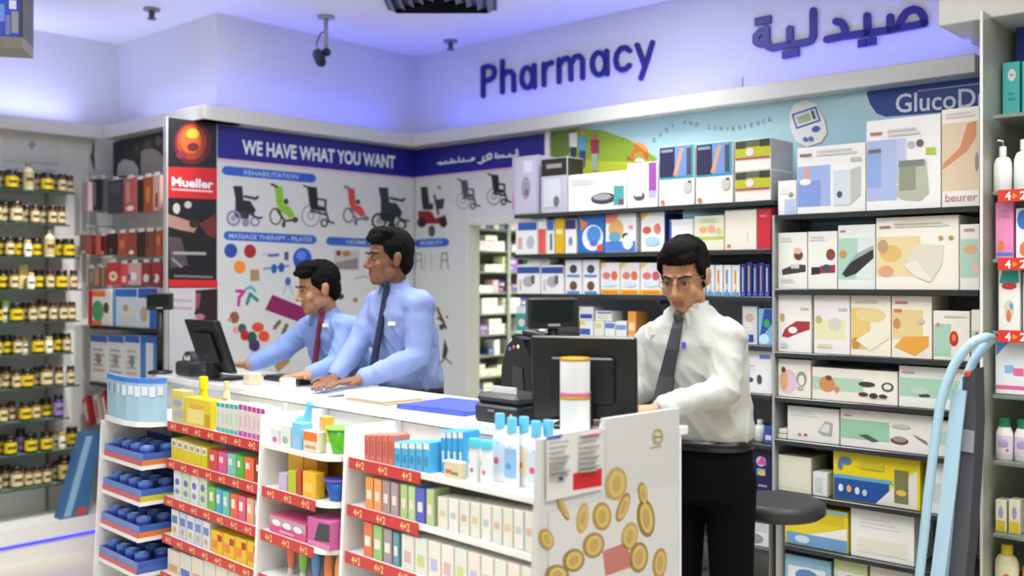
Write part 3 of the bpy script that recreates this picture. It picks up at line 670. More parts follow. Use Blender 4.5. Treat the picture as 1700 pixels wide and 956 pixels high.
# doorway-side bay, top shelf
z = LZ[0]
B(850, 893, 259, z, '#a9aabf', [('r', .12, .02, .95, .98, '#b9bace'), ('r', .45, .72, .8, .92, '#d4d5e4'), ('e', .55, .45, .18, .2, '#8f90a4'), ('r', .5, .32, .66, .42, '#6a6a78'), ('r', 0, .1, .06, .35, '#c878a8')], 'tall lilac grey box at the doorway end of the top shelf', depth=.14)
B(898, 942, 262, z, '#b6b8c6', [('r', 0, .68, 1, 1, '#23201c'), ('r', .2, .82, .8, .9, '#8c8a80'), ('r', .1, .1, .75, .62, '#c9ccd6'), ('e', .6, .2, .12, .1, '#6a6c74')], 'box with a black top band and grey lower half on the top shelf', depth=.14, side='#1c1a18')
B(943, 1040, 287, z, wh, [('e', .62, .3, .22, .16, '#3c3e42'), ('e', .6, .34, .16, .09, '#9a9ea0'), ('r', .8, .1, .97, .62, '#4a9c9e'), ('r', .88, .1, .97, .25, '#7a4a5a'), ('l', .05, .7, .5, .9, 3, '#c8c8cc')], 'wide white box with a black blood pressure monitor picture and teal strip', depth=.18)
B(1041, 1092, 270, z, wh, [('r', .72, .35, .98, 1, '#9450a0'), ('r', .72, .2, .98, .36, '#b8a8d0'), ('e', .4, .25, .2, .1, '#55585e'), ('r', .25, .25, .5, .7, '#d6d8dc')], 'white box with a purple panel next to two navy picture boxes', depth=.16)
for u0, u1, vt, lab in ((1094, 1153, 241, 'navy and blue photo box with white lower half, beside the purple panel box'), (1155, 1217, 236, 'navy and blue photo box with white lower half, beside the meadow boxes')):
    B(u0, u1, vt, z, cr, [('r', 0, .44, 1, 1, '#3f9ab4'), ('r', 0, .48, .45, .98, '#26284c'), ('r', .45, .48, .9, 1, '#6c90cc'), ('p', [(.4, .5), (.6, .95), (.72, .95), (.52, .5)], '#c89a84'), ('r', .8, .5, .92, .95, '#4a4c5a'), ('r', .05, .9, .4, .95, '#8c90a8'), ('e', .82, .3, .12, .1, '#c0c2be'), ('e', .1, .06, .06, .04, '#d86a5a'), ('r', .85, .36, .93, .4, '#5a4440')], lab, depth=.2)
for k, (zz, vt, lab) in enumerate(((z, 283, 'lower of two stacked boxes with a yellow meadow picture'), (None, 231, 'upper of two stacked boxes with a yellow meadow picture'))):
    if zz is None: zz = ztop
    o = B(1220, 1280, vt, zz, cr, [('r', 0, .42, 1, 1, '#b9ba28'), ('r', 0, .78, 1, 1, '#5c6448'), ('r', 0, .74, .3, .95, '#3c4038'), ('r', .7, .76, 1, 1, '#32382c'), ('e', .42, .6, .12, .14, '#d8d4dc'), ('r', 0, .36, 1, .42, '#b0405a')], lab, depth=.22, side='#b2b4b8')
    ztop = F1.pix(1250, vt, -.22)[1] + .0005
# second shelf
z = LZ[1]
B(856, 892, 366, z, wh, [('r', .1, .72, 1, .95, '#2f62b4'), ('e', .7, .35, .2, .2, '#b4b6c2'), ('r', .1, .15, .3, .5, '#d8a8a4')], 'white box with a blue top band at the doorway end of the second shelf', depth=.15)
B(893, 907, 363, z, wh, [('r', 0, 0, 1, .72, '#da5a50')], 'narrow box with a red lower part and white top', depth=.15)
B(908, 920, 365, z, wh, [('r', 0, .7, 1, 1, '#2f6ab8'), ('r', .4, .1, .8, .6, '#6a6c88')], 'narrow white box with a blue top between the red and yellow boxes', depth=.15)
B(921, 937, 362, z, '#d8b020', [('r', .1, .55, .9, .7, '#f0e4a0')], 'narrow yellow box standing on the second shelf', depth=.15)
B(938, 957, 364, z, wh, [('r', 0, .72, 1, 1, '#34346c'), ('e', .5, .35, .2, .14, '#8a8c98')], 'narrow white box with a navy top beside the blue meter box', depth=.15)
B(960, 1004, 354, z, '#2a6cc0', [('e', .55, .4, .42, .36, '#dfe6ee'), ('e', .6, .48, .28, .24, '#4a8cd0'), ('e', .6, .25, .16, .08, '#5a6cc8'), ('p', [(.05, .95), (.4, .8), (.1, .6)], '#d8864a'), ('e', .85, .12, .12, .1, '#d8503c')], 'blue box with a white glucose meter picture on the second shelf', depth=.17)
B(1005, 1056, 352, z, wh, [('r', 0, 0, 1, .28, '#4a7cc8'), ('r', 0, .78, .4, 1, '#e8806c'), ('e', .35, .6, .26, .28, '#d8a86a'), ('e', .3, .4, .2, .14, '#60a0b8'), ('e', .68, .4, .12, .1, '#2c3444'), ('e', .75, .25, .18, .2, '#d8e0ea'), ('e', .85, .65, .08, .06, '#e0a0a8')], 'white box with an orange and blue baby care picture', depth=.17)
B(1064, 1103, 352, z, wh, [('p', [(0, 1), (.35, 1), (0, .8)], '#e8c41c'), ('e', .25, .55, .2, .1, '#c85a50'), ('e', .72, .58, .16, .14, '#d8766a'), ('e', .5, .25, .35, .12, '#a8cce0')], 'white breast pump box with a yellow corner on the second shelf', depth=.17, side='#24449c')
B(1111, 1151, 364, z, wh, [('e', .65, .28, .33, .25, '#3f7cc4'), ('r', 0, .85, 1, 1, '#dfe3ea'), ('e', .2, .3, .1, .12, '#d8a8b0'), ('r', 0, 0, .08, 1, '#2456b0')], 'white box with a big blue dome picture', depth=.16)
B(1152, 1202, 358, z, '#e4e4cc', [('r', 0, .3, 1, .4, '#b8cc60'), ('e', .3, .6, .14, .1, '#e0b070'), ('e', .6, .62, .14, .12, '#e8a894'), ('e', .85, .55, .1, .1, '#c8d080'), ('l', .2, .8, .8, .95, 2, '#c8ccb0')], 'cream box with a green stripe and peach dots', depth=.17)
B(1203, 1256, 348, z, '#e8e4d6', [('r', .7, .15, .78, .45, '#d6d4d0'), ('e', .12, .08, .07, .05, '#d8786c')], 'plain cream box standing beside the red box', depth=.19)
B(1257, 1280, 346, z, '#c8283a', [('r', .15, .8, .7, .86, '#e0707a')], 'bright red box at the end of the second shelf', depth=.19)
# third shelf
z = LZ[2]
for u0, u1, lab in ((858, 897, 'blue banded white box under a flat box, doorway end of the third shelf'), (898, 936, 'white box with a blue band beside the four-picture boxes')):
    B(u0, u1, 440, z, wh, [('r', 0, .72, 1, .95, '#33569e'), ('e', .5, .42, .25, .2, '#a8aab2'), ('r', .62, .35, .78, .65, '#5c5e66'), ('r', .1, .1, .2, .5, '#d8b4b4')], lab, depth=.16)
zt = F1.pix(880, 440, -.22)[1] + .001
B(868, 912, 424, zt, '#e4e4e2', [('r', 0, 0, .15, 1, '#2c9090'), ('r', .65, .1, 1, .9, '#c4c4d0')], 'flat white box with a teal end lying on the blue banded boxes', depth=.13)
for u0, u1, lab in ((938, 966, 'white box with two dark product pictures and blue captions, beside the blue banded boxes'), (967, 995, 'white box with two product pictures and blue captions, beside the yellow trimmed boxes')):
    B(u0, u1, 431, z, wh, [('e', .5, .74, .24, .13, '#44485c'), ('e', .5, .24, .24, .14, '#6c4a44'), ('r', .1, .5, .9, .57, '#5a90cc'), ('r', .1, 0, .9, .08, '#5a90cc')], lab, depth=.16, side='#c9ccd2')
for u0, u1, c2, wo in ((997, 1029, '#d8704c', 'beside the four-picture boxes'), (1030, 1062, '#d8704c', 'between two like it'), (1063, 1099, '#c8586c', 'right beside the pharmacist head')):
    B(u0, u1, 436, z, wh, [('p', [(0, 1), (.35, 1), (0, .82)], '#e8cc28'), ('e', .3, .6, .22, .12, '#d87a70'), ('e', .74, .6, .18, .15, c2), ('r', 0, 0, 1, .16, '#e4b428'), ('r', .1, .04, .9, .1, '#e0702a'), ('e', .5, .35, .4, .1, '#cfe0ec')], 'white breast pump box with yellow trim, ' + wo, depth=.16, group='yellow trimmed boxes on the third shelf')
for i in range(4):
    u = 1173 + i * 14
    B(u, u + 13, 440, z, '#dfe4ea', [('r', .25, .1, .6, .85, '#e0913c' if i % 2 else '#7c86b0'), ('r', 0, 0, 1, .12, '#4a9ccc'), ('r', .3, .2, .5, .4, '#f0e0d0')], 'pale toothbrush pack with a blue foot on the third shelf', depth=.05, group='pale toothbrush packs on the third shelf', name='toothbrush_pack')
for i in range(5):
    u = 1229 + i * 10
    B(u, u + 9, 438 - (i % 2) * 3, z, '#2a3a84', [('r', .3, .12, .6, .9, ('#c0c4d4', '#d8c070', '#a8c8b8', '#d08a78', '#c8ccd8')[i]), ('r', 0, 0, 1, .08, '#5a64d0')], 'navy toothbrush pack on the third shelf', depth=.05, group='navy toothbrush packs on the third shelf', name='toothbrush_pack')
for u0, u1 in ((1102, 1134), (1137, 1169)):
    B(u0, u1, 436, z, wh, [('r', 0, .72, 1, .95, '#5a90cc'), ('e', .5, .42, .25, .2, '#a8aab2')], 'white box with a pale blue band behind the white-shirted pharmacist', depth=.16, group='pale blue banded boxes on the third shelf')
for i in range(6):
    u0 = 900 + i * 46
    B(u0, u0 + 42, 584 - (i % 3) * 5, LZ[4], (wh, '#dfe0dd', '#e6e4d8')[i % 3], [('r', .1, .6, .9, .8, ('#a8bcd8', '#d8b0a8', '#a8c8b4')[i % 3]), ('e', .6, .3, .2, .15, '#8a8c98')], 'white box with a ' + ('blue', 'pink', 'green')[i % 3] + ' band on the fifth shelf behind the monitor', depth=.18, group=('blue', 'pink', 'green')[i % 3] + ' banded boxes on the fifth shelf')
# fourth shelf
z = LZ[3]
def stackrow(lst, zz, name, depth=.1, yf=-.22, cat='box', grp=None):
    for u0, u1, vt, base, pr, lab in lst: pbox(F1, u0, u1, vt, zz, base, pr, lab, depth=depth, yf=yf, name='carton', cat=cat, group=grp)
stackrow([(856, 876, 508, '#dfe4e0', [('r', 0, .1, 1, .75, '#2f9a94'), ('e', .5, .4, .3, .15, '#e4ccc4')], 'teal and white carton at the doorway end of the fourth shelf'),
          (962, 985, 532, wh, [('r', 0, .1, .8, .5, '#3c5cb0'), ('r', 0, .75, .4, 1, '#e0d040')], 'small white carton with blue flash, lower left of the stacked cartons'),
          (986, 1003, 533, '#e4e4d8', [('r', .1, .6, .8, .9, '#d8d080')], 'small cream carton between blue cartons on the fourth shelf'),
          (1004, 1021, 534, wh, [('r', 0, .6, 1, .95, '#5c84c4')], 'small white carton with a blue top on the fourth shelf'),
          (1022, 1040, 533, wh, [('r', 0, .5, 1, .8, '#7c9cd0')], 'small white carton with a pale blue band beside the orange carton'),
          (1042, 1056, 517, '#e4a04c', [('r', .1, .3, .9, .6, '#f0d8b4'), ('r', 0, 0, 1, .12, '#e8c880')], 'upright orange carton beside the pharmacist shoulder')], z, 'carton')
zt = F1.pix(975, 532, -.22)[1] + .001
stackrow([(960, 985, 509, wh, [('r', .1, .1, .95, .45, '#3c4cac'), ('p', [(0, .6), (.2, 1), (0, 1)], '#e0d040')], 'white carton with a blue flash on top of the small stack')], zt, 'carton')
zt = F1.pix(996, 533, -.22)[1] + .001
stackrow([(988, 1016, 516, wh, [('r', .1, .75, 1, .95, '#5a78c0'), ('l', .15, .15, .8, .6, 2, '#d8c890')], 'white carton with blue edge lying on the cream carton')], zt, 'carton')
B(1232, 1257, 508, z, '#ccd0d4', [('e', .5, .7, .3, .12, '#c8a888'), ('r', .2, .05, .8, .25, '#2c40a4'), ('l', .15, .35, .8, .6, 3, '#e8ecee')], 'clear pack with a blue foot hanging space right of the pharmacist', depth=.06)
B(1259, 1283, 512, z, '#7fb4d8', [('p', [(0, .1), (1, .6), (1, 1), (.4, 1)], '#2c4a9c'), ('e', .6, .6, .25, .12, '#4aa04c'), ('e', .4, .15, .4, .15, '#bfe0f0')], 'blue pack with green leaf print at the bay divider', depth=.06)
# fifth shelf and lower
B(1236, 1282, 582, LZ[4], wh, [('r', .55, .82, .95, .92, '#6c8cd0'), ('e', .2, .3, .12, .06, '#3c4c8c'), ('e', .55, .32, .1, .12, '#4a4c58'), ('l', .1, .5, .4, .7, 2, '#d0d4da')], 'white box with small blue print beside the pharmacist sleeve', depth=.19)
B(1180, 1228, 586, LZ[4], '#dfe0dd', [('r', .1, .6, .9, .8, '#a8bcd8')], 'white box on the fifth shelf half behind the pharmacist arm', depth=.19)
for i, (u, v) in enumerate(((1226, 700), (1244, 696), (1262, 702))):
    x, _ = F1.pix(u, v, -.17); mb = MB(F1); zz = LZ[5] + .0006
    mb.lathe([(.022, 0), (.026, .004), (.027, .05), (.025, .07), (.012, .078)], PL('#dcdfe0'), (x, -.17, zz)); o = mb.build('white_bottle', label='small white bottle on the sixth shelf behind the pharmacist hip', cat='bottle', group='small white bottles on the sixth shelf')
    mb = MB(F1); mb.lathe([(.014, .0785), (.014, .098), (.012, .1)], PL('#c8ccd0'), (x, -.17, zz)); mb.build('cap', parent=o)
B(1268, 1283, 708, LZ[5], '#2e4f9c', [('r', .1, .2, .9, .5, '#c8d0e0')], 'small blue carton on the sixth shelf at the bay divider', depth=.08)
B(1222, 1281, 742, LZ[6], '#221f4c', [('e', .2, .72, .1, .1, '#8c8ab4'), ('e', .72, .72, .14, .12, '#c0c0dc'), ('p', [(.6, .65), (.9, .65), (.75, .85)], '#c8508c'), ('r', .6, .4, .85, .56, '#58a8c0'), ('e', .75, .46, .1, .06, '#e0b040'), ('r', .2, .35, .5, .5, '#14122c'), ('r', .65, .15, .9, .2, '#8c8ab4')], 'dark purple box low on the shelving behind the pharmacist', depth=.2)
# appliance bay, top shelf
z = RZ[0]; mint = '#a4cbb8'
B(1286, 1322, 300, z, wh, [('r', .35, 0, 1, .45, '#b4c0e0'), ('e', .75, .58, .14, .08, '#8a968a'), ('r', .1, .62, .6, .8, '#dde4dc')], 'small white box with a pale blue foot at the divider end of the top shelf', depth=.2)
B(1323, 1437, 241, z, wh, [('r', 0, .1, .5, .72, '#9cb0e0'), ('r', 0, .1, .35, .5, '#8098d8'), ('r', .1, .5, .18, .7, '#d8a08c'), ('e', .12, .48, .09, .05, '#e8e8ea'), ('r', .55, .1, .8, .62, '#cfd8de'), ('p', [(.8, .1), (.94, .24), (.94, .66), (.8, .62)], '#b8bcbc'), ('e', .64, .26, .04, .05, '#44506c'), ('r', .8, .74, .96, .8, '#b4b4c0'), ('r', .04, .87, .22, .91, '#8c6c70'), ('l', .3, .85, .9, .96, 2, '#c8cac8')], 'white air cleaner box with a blue panel on the top shelf', depth=.24)
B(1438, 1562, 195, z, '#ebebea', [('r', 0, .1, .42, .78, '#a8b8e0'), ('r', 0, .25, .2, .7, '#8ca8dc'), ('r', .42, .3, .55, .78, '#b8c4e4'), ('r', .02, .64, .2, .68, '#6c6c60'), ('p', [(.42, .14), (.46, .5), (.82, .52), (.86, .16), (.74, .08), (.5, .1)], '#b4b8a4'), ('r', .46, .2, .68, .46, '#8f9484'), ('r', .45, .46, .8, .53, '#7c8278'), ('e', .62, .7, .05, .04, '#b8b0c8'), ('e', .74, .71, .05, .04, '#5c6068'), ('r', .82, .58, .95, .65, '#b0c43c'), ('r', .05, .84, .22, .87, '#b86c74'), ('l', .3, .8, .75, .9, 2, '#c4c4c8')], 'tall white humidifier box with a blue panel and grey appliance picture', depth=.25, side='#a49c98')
B(1563, 1626, 179, z, '#ebe6e0', [('r', 0, .16, 1, .86, '#dcc6ac'), ('p', [(.0, .44), (.5, .6), (.7, .84), (.95, .86), (.95, .7), (.7, .56), (.3, .46), (0, .38)], '#d08c68'), ('t', 'beurer', .08, .05, .98, .08, '#b08a92'), ('l', .1, .9, .9, .97, 2, '#c8c4c4'), ('e', .96, .44, .05, .1, '#8a8a94')], 'beige box with a bare leg photo beside the end panel', depth=.25)
# second
z = RZ[1]
B(1287, 1340, 386, z, '#e2e3dd', [('p', [(.12, .34), (.6, .44), (.98, .42), (.98, .3), (.14, .24)], '#3f3a3e'), ('r', .45, .36, .75, .44, '#c4c4c4'), ('e', .72, .6, .16, .09, '#6a3c30'), ('e', .7, .68, .15, .06, '#d8b890'), ('l', .1, .1, .6, .18, 2, '#c4c8bc'), ('l', .08, .84, .5, .94, 2, '#cccccc')], 'white box with a dark massage belt picture', depth=.22)
B(1341, 1390, 384, z, '#e2e3dd', [('p', [(.1, .24), (.1, .38), (.42, .38), (.42, .26)], '#2a282c'), ('p', [(.42, .27), (.42, .4), (.96, .42), (.96, .28)], '#98344a'), ('e', .65, .36, .16, .07, '#4a4a58'), ('e', .8, .6, .16, .1, '#7c4438'), ('l', .08, .84, .6, .94, 2, '#cccccc')], 'white box with a black and red belt picture', depth=.22)
B(1391, 1453, 373, z, '#dfe4e2', [('r', 0, .15, .55, .8, mint), ('p', [(.5, .15), (.98, .15), (.98, .8), (.55, .8)], '#cfdfd8'), ('p', [(.1, .24), (.35, .42), (.98, .62), (.98, .48), (.5, .24), (.2, .18)], '#2f3034'), ('p', [(.1, .28), (.5, .55), (.98, .68), (.98, .62), (.4, .44)], '#9ca4aa'), ('e', .12, .55, .1, .06, '#c08c48'), ('r', .05, .9, .2, .93, '#b87c80')], 'mint box with a black foot massager picture', depth=.22)
B(1454, 1592, 359, z, '#ebe8dc', [('r', 0, .18, .55, .74, '#e0d0a0'), ('e', .18, .5, .14, .12, '#d8b870'), ('e', .08, .6, .07, .1, '#b89878'), ('e', .12, .25, .1, .08, '#d8a080'), ('p', [(.34, .34), (.5, .62), (.84, .6), (.8, .3), (.68, .12), (.5, .2)], '#d8d2c4'), ('p', [(.34, .34), (.5, .4), (.7, .12), (.66, .1), (.48, .18)], '#e4e0d4'), ('e', .8, .7, .03, .03, '#b89458'), ('e', .92, .7, .03, .03, '#b89458'), ('r', .04, .86, .18, .89, '#9c6c70'), ('l', .22, .86, .9, .94, 2, '#c8c8bc')], 'large cream heating pad box with a pale cushion picture', depth=.24)
B(1593, 1626, 372, z, '#e6e3dc', [('r', 0, .18, 1, .78, '#a8ccbe'), ('e', .55, .62, .4, .08, '#d8a880'), ('e', .85, .35, .18, .12, '#d8b8a8'), ('r', .2, .9, .8, .94, '#c8848c')], 'cream and mint box at the end panel on the second shelf', depth=.22)
# third
z = RZ[2]
B(1288, 1347, 488, z, '#e6e4e0', [('p', [(.1, .26), (.2, .4), (.55, .54), (.98, .54), (.98, .4), (.6, .32), (.3, .24)], '#a0343c'), ('e', .45, .38, .14, .06, '#e8e4e0'), ('e', .12, .6, .08, .08, '#c89c70'), ('r', .7, .74, .95, .78, '#b8b8b8'), ('e', .18, .1, .12, .05, '#b8c4e0')], 'white box with a dark red heart-belt picture', depth=.2)
B(1351, 1411, 487, z, '#e4e0e0', [('r', 0, .25, .9, .58, '#dcdcb0'), ('e', .6, .5, .2, .12, '#c8ccbc'), ('e', .12, .58, .1, .07, '#c0b070'), ('r', .7, .74, .95, .78, '#b8b8b8'), ('r', .1, .1, .5, .16, '#d0d0b0')], 'white and pale yellow box between the red belt and gold boxes', depth=.2)
B(1412, 1479, 488, z, '#e8e2d0', [('r', 0, .1, .5, .8, '#dcc078'), ('e', .5, .68, .4, .12, '#dccc90'), ('e', .12, .2, .12, .1, '#b88c44'), ('p', [(.12, .25), (.7, .5), (.98, .44), (.98, .3), (.5, .08)], '#e4e0d0'), ('l', .1, .86, .7, .94, 1, '#c8b8b0')], 'cream and gold box with a white blanket picture', depth=.2)
B(1480, 1547, 488, z, '#e8e2d4', [('r', 0, .3, .8, .78, '#dcc890'), ('p', [(.04, .16), (.3, .34), (.95, .36), (.95, .2), (.6, .03)], '#dda040'), ('e', .12, .55, .1, .09, '#c08c50'), ('r', .05, .74, .25, .79, '#d06a60'), ('e', .75, .6, .1, .04, '#c0b8a8'), ('l', .08, .86, .4, .94, 1, '#c86c70')], 'cream box with an orange blanket picture', depth=.2)
B(1549, 1610, 516, z, '#e4e2d8', [('r', 0, .06, .5, .74, '#a4c8b4'), ('e', .58, .44, .13, .16, '#b83024'), ('e', .58, .46, .06, .08, '#e07a50'), ('e', .12, .72, .06, .05, '#c88c78'), ('l', .3, .86, .9, .94, 1, '#c4c4bc')], 'cream and mint box with a red infrared lamp picture', depth=.2)
B(1612, 1627, 514, z, '#e4e2d8', [('r', 0, .06, 1, .6, '#a8ccbc'), ('e', .7, .5, .25, .08, '#a86a60')], 'narrow mint box at the end panel on the third shelf', depth=.2)
# fourth
z = RZ[3]
B(1285, 1346, 596, z, '#e9e6dc', [('e', .3, .4, .3, .34, '#dcc0d0'), ('e', .18, .45, .12, .3, '#d8a878'), ('e', .16, .72, .07, .08, '#5c4438'), ('e', .74, .5, .16, .2, '#8c9490'), ('e', .74, .46, .1, .14, '#e6e4dc'), ('r', .6, .2, .8, .3, '#a8b4b8')], 'white box with a breast-feeding picture and grey tube', depth=.2)
B(1348, 1490, 613, z, '#e8e4da', [('r', 0, .3, .62, .72, '#a9cdb4'), ('e', .18, .5, .1, .26, '#c88c60'), ('e', .2, .7, .04, .08, '#6c4a38'), ('e', .3, .35, .03, .1, '#d8805c'), ('e', .66, .58, .1, .08, '#3a3c40'), ('e', .9, .54, .07, .14, '#4a4c50'), ('e', .9, .54, .045, .09, '#e0ded4'), ('e', .62, .26, .06, .06, '#5c2c28'), ('e', .74, .24, .05, .08, '#33353a'), ('e', .85, .24, .05, .06, '#3a3c40')], 'long white box with dark blood pressure cuff pictures', depth=.2)
B(1492, 1626, 610, z, '#e2e4de', [('r', 0, .25, .98, .72, '#a4cbb6'), ('e', .3, .3, .05, .05, '#44484a'), ('e', .36, .3, .04, .04, '#44484a'), ('e', .26, .42, .12, .1, '#b8ccc4'), ('e', .85, .86, .03, .06, '#d86a4c'), ('r', .03, .84, .2, .88, '#c89c9c')], 'long white and mint box behind the pale blue frame', depth=.2)
# fifth
z = RZ[4]
B(1307, 1393, 676, z, '#dfdedb', [('l', .05, .7, .6, .92, 3, '#c4c4c4'), ('p', [(.6, .3), (.75, .65), (.9, .6), (.88, .2), (.7, .2)], '#a4a6a4'), ('p', [(.64, .34), (.74, .56), (.84, .54), (.82, .28)], '#d6d6d4'), ('e', .24, .16, .04, .04, '#b87850'), ('e', .36, .17, .04, .04, '#b8504c')], 'white box with a grey device picture on the fifth shelf', depth=.2)
B(1395, 1548, 684, z, '#e0dfda', [('r', 0, .2, .55, .74, '#94c2a4'), ('p', [(.2, .32), (.3, .36), (.44, .2), (.36, .16)], '#4c5a50'), ('e', .66, .28, .1, .1, '#78383c'), ('e', .66, .32, .08, .08, '#8c9098'), ('e', .68, .66, .1, .06, '#b8bcbc'), ('p', [(.8, .5), (.95, .34), (.97, .24), (.85, .4)], '#6c7074'), ('r', .03, .82, .12, .86, '#d07a74')], 'long white and mint box with a grey massage device picture', depth=.2)
for k in range(2):
    B(1291 + k * 2, 1306, 722 - k * 8, z if k == 0 else zz2, '#dcddd2', [], ('lower' if k == 0 else 'upper') + ' of two flat cream cartons lying beside the grey device box', depth=.12, cat='box', name='carton')
    zz2 = max(F1.pix(1298.5, 722, -.22)[1], z + .0206) + .003
B(1553, 1620, 700, z, '#dcdcd6', [('r', .1, .3, .8, .7, '#a8c8b8')], 'white box on the fifth shelf behind the pale blue frame', depth=.2)
# sixth
z = RZ[5]
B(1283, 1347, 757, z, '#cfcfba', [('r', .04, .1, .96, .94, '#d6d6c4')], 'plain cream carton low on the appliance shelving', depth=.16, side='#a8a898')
B(1349, 1374, 784, z, '#d4d8d8', [('r', .1, .1, .7, .8, '#c0c6c8')], 'small white carton beside the plain cream carton', depth=.1)
B(1383, 1528, 752, z, '#dcc818', [('r', 0, .0, .66, .44, '#1f4c94'), ('r', 0, .44, .7, .52, '#5a9cc8'), ('p', [(.5, 0), (.74, .45), (.98, .8), (.98, 0)], '#d8d4cc'), ('r', .72, .08, .88, .76, '#75744c'), ('e', .8, .3, .06, .06, '#d8b848'), ('e', .14, .82, .08, .08, '#5c74a8'), ('e', .08, .72, .03, .1, '#5c74a8'), ('r', .32, .7, .6, .84, '#c4b430'), ('e', .09, .24, .03, .08, '#d4dce4'), ('e', .19, .24, .03, .08, '#e0a070'), ('e', .29, .22, .03, .08, '#c8d4dc'), ('e', .38, .2, .03, .07, '#a8bcd4')], 'yellow and blue mattress box with small round pictures', depth=.22)
B(1540, 1612, 770, z, '#d8dad8', [('r', .1, .2, .9, .6, '#b8c4c8')], 'white box low on the shelving behind the pale blue frame', depth=.2)
# seventh
z = RZ[6]
B(1300, 1408, 842, z, '#dcc82c', [('r', .5, .62, .95, .9, '#d0b828'), ('r', .05, 0, 1, .3, '#6c9cc8'), ('p', [(.4, .3), (1, .6), (1, .3)], '#e4e4e0'), ('e', .3, .15, .12, .1, '#c8dce8'), ('r', 0, .92, 1, 1, '#8cc0d8')], 'yellow and pale blue box on the shelf below the mattress box', depth=.22)
B(1412, 1518, 828, z, '#e4e5e2', [('l', .15, .6, .8, .85, 3, '#d0d2d0'), ('r', .1, .1, .9, .4, '#dcdccc')], 'plain white box on the shelf below the mattress box', depth=.22)
B(1222, 1281, 846, LZ[7], '#d4d6d8', [('r', .1, .4, .9, .8, '#b8bec8'), ('e', .5, .2, .3, .15, '#8a8c90')], 'white box at the foot of the shelving behind the stool', depth=.2)
for i, (u0, u1, c) in enumerate(((1300, 1380, '#8cb4d0'), (1384, 1440, '#c8d4a0'), (1444, 1515, '#e0dcd4'))):
    B(u0, u1, 925, RZ[7], c, [('r', .1, .2, .9, .7, '#dfe4e8'), ('e', .5, .45, .25, .2, ('#5a84b8', '#c8a050', '#b87878')[i])], ('pale blue', 'pale green', 'cream')[i] + ' box on the lowest shelf of the appliance bay', depth=.2)

# ------------------------------------------------------------------ end panel and end bay with baby lotions
XE = 3.6
mb = MB(F1); gp = M('#b4b6aa', .35, .1, name='brushed_grey_panel')
mb.box(XE, XE + .010, -.461, -.378, 0, 2.56, gp); mb.box(XE, XE + .010, -.378, .0995, 0, 2.549, gp); ep = mb.build('end_panel', label='tall grey partition panel between the appliance shelves and lotion shelves', cat='panel')
mb = MB(F1); mb.box(XE + .0, XE + .010, -.466, -.4612, 0, 2.56, M('#d8dbd8', .3)); mb.build('edge_strip', parent=ep, label='white front edge strip')
YE = -.42
EZ = [F1.pix(1670, v, YE + .03)[1] for v in (191, 318, 430, 549, 655, 765, 885)]
t = empty('lotion_shelving', F1, (4.2, -.1, 0), 'white end shelving with lotions, soap boxes and red price strips', 'shelving')
n = 14
for i in range(n):
    mb = MB(F1); mb.box(XE + .03, 5.2, .1, .118, .1 + i * .168 + .003, .1 + (i + 1) * .168 - .003, M('#a9aca8', .4)); mb.build('back_slat', parent=t)
mb = MB(F1); mb.box(XE + .03, 5.2, YE + .02, .118, 0, .098, M('#c9ccc8', .4)); mb.build('base', parent=t)
for i, z in enumerate(EZ):
    mb = MB(F1); mb.box(XE + .03, 5.2, YE, .098, z - .014, z, M('#77827c', .15, coat=.4), .002); sh = mb.build('shelf', parent=t)
    if i in (1, 2, 3):
        mb = MB(F1); mb.box(XE + .05, 5.2, YE - .006, YE - .001, z - .04, z + .004, M('#cf3528', .4)); st = mb.build('price_strip', parent=t, label='red price strip with white 4 and 2')
    else: st = None
    if st:
        for k in range(6):
            mb = MB(F1); x = XE + .075 + k * .25
            text_on(mb, '4', x, z - .033, x + .02, z - .033, .028, YE - .0066, M('#f4ece8', .4), .03); text_on(mb, '2', x + .05, z - .033, x + .072, z - .033, .028, YE - .0066, M('#f4ece8', .4), .03)
            mb.add([(x + .026, YE - .0066, z - .03), (x + .044, YE - .0066, z - .02), (x + .026, YE - .0066, z - .01)], [(0, 1, 2)], M('#f0a02c', .4))
            mb.build('price_lettering', parent=st)
mb = MB(F1); x = F1.pix(1687, 60, -.15)[0]; mb.box(x, 5.2, -.15, -.14, 2.28, 2.549, M('#1c3f9c', .4)); mb.build('blue_sign', label='plain blue header sign above the lotion shelves', cat='sign')
def ebox(u0, u1, vt, z, base, pr, lab, yf=None, **k): return pbox(F1, u0, u1, vt, z, base, pr, lab, yf=YE + .035 if yf is None else yf, **k)
ebox(1664, 1693, 103, EZ[0], '#4fb8b8', [('e', .55, .78, .26, .11, '#dfe6e4'), ('r', .42, .76, .68, .8, '#b89a98'), ('l', .3, .3, .8, .5, 2, '#3a9a9c')], 'teal box with a white round emblem next to the end panel', depth=.1, yf=-.27)
ebox(1696, 1725, 100, EZ[0], '#4fb8b8', [('e', .55, .78, .26, .11, '#dfe6e4')], 'second teal box along from the end panel', depth=.1, yf=-.27)
ebox(1652, 1683, 335, EZ[2], '#e08cbc', [('r', 0, .04, 1, .1, '#5a7cd0'), ('e', .3, .22, .2, .1, '#e07a50'), ('l', .3, .7, .8, .9, 2, '#c878b0')], 'pink soap box on the lotion shelves', depth=.08, cat='box')
ebox(1686, 1712, 345, EZ[2], '#dfe4ea', [('e', .5, .78, .48, .2, '#3c6cc0'), ('e', .6, .18, .38, .15, '#e07a40')], 'white box with blue top beside the pink soap box', depth=.08)
ebox(1657, 1694, 448, EZ[3], '#e8e9e6', [('p', [(0, .8), (.15, 1), (.95, 1), (1, .8), (.5, .74)], '#2f9c90'), ('e', .5, .74, .38, .06, '#c83a48'), ('e', .5, .35, .25, .16, '#c8d0b0'), ('e', .48, .24, .12, .1, '#e0705a'), ('e', .62, .4, .1, .06, '#7c9cd0')], 'white box with teal and red top on the lotion shelves', depth=.09)
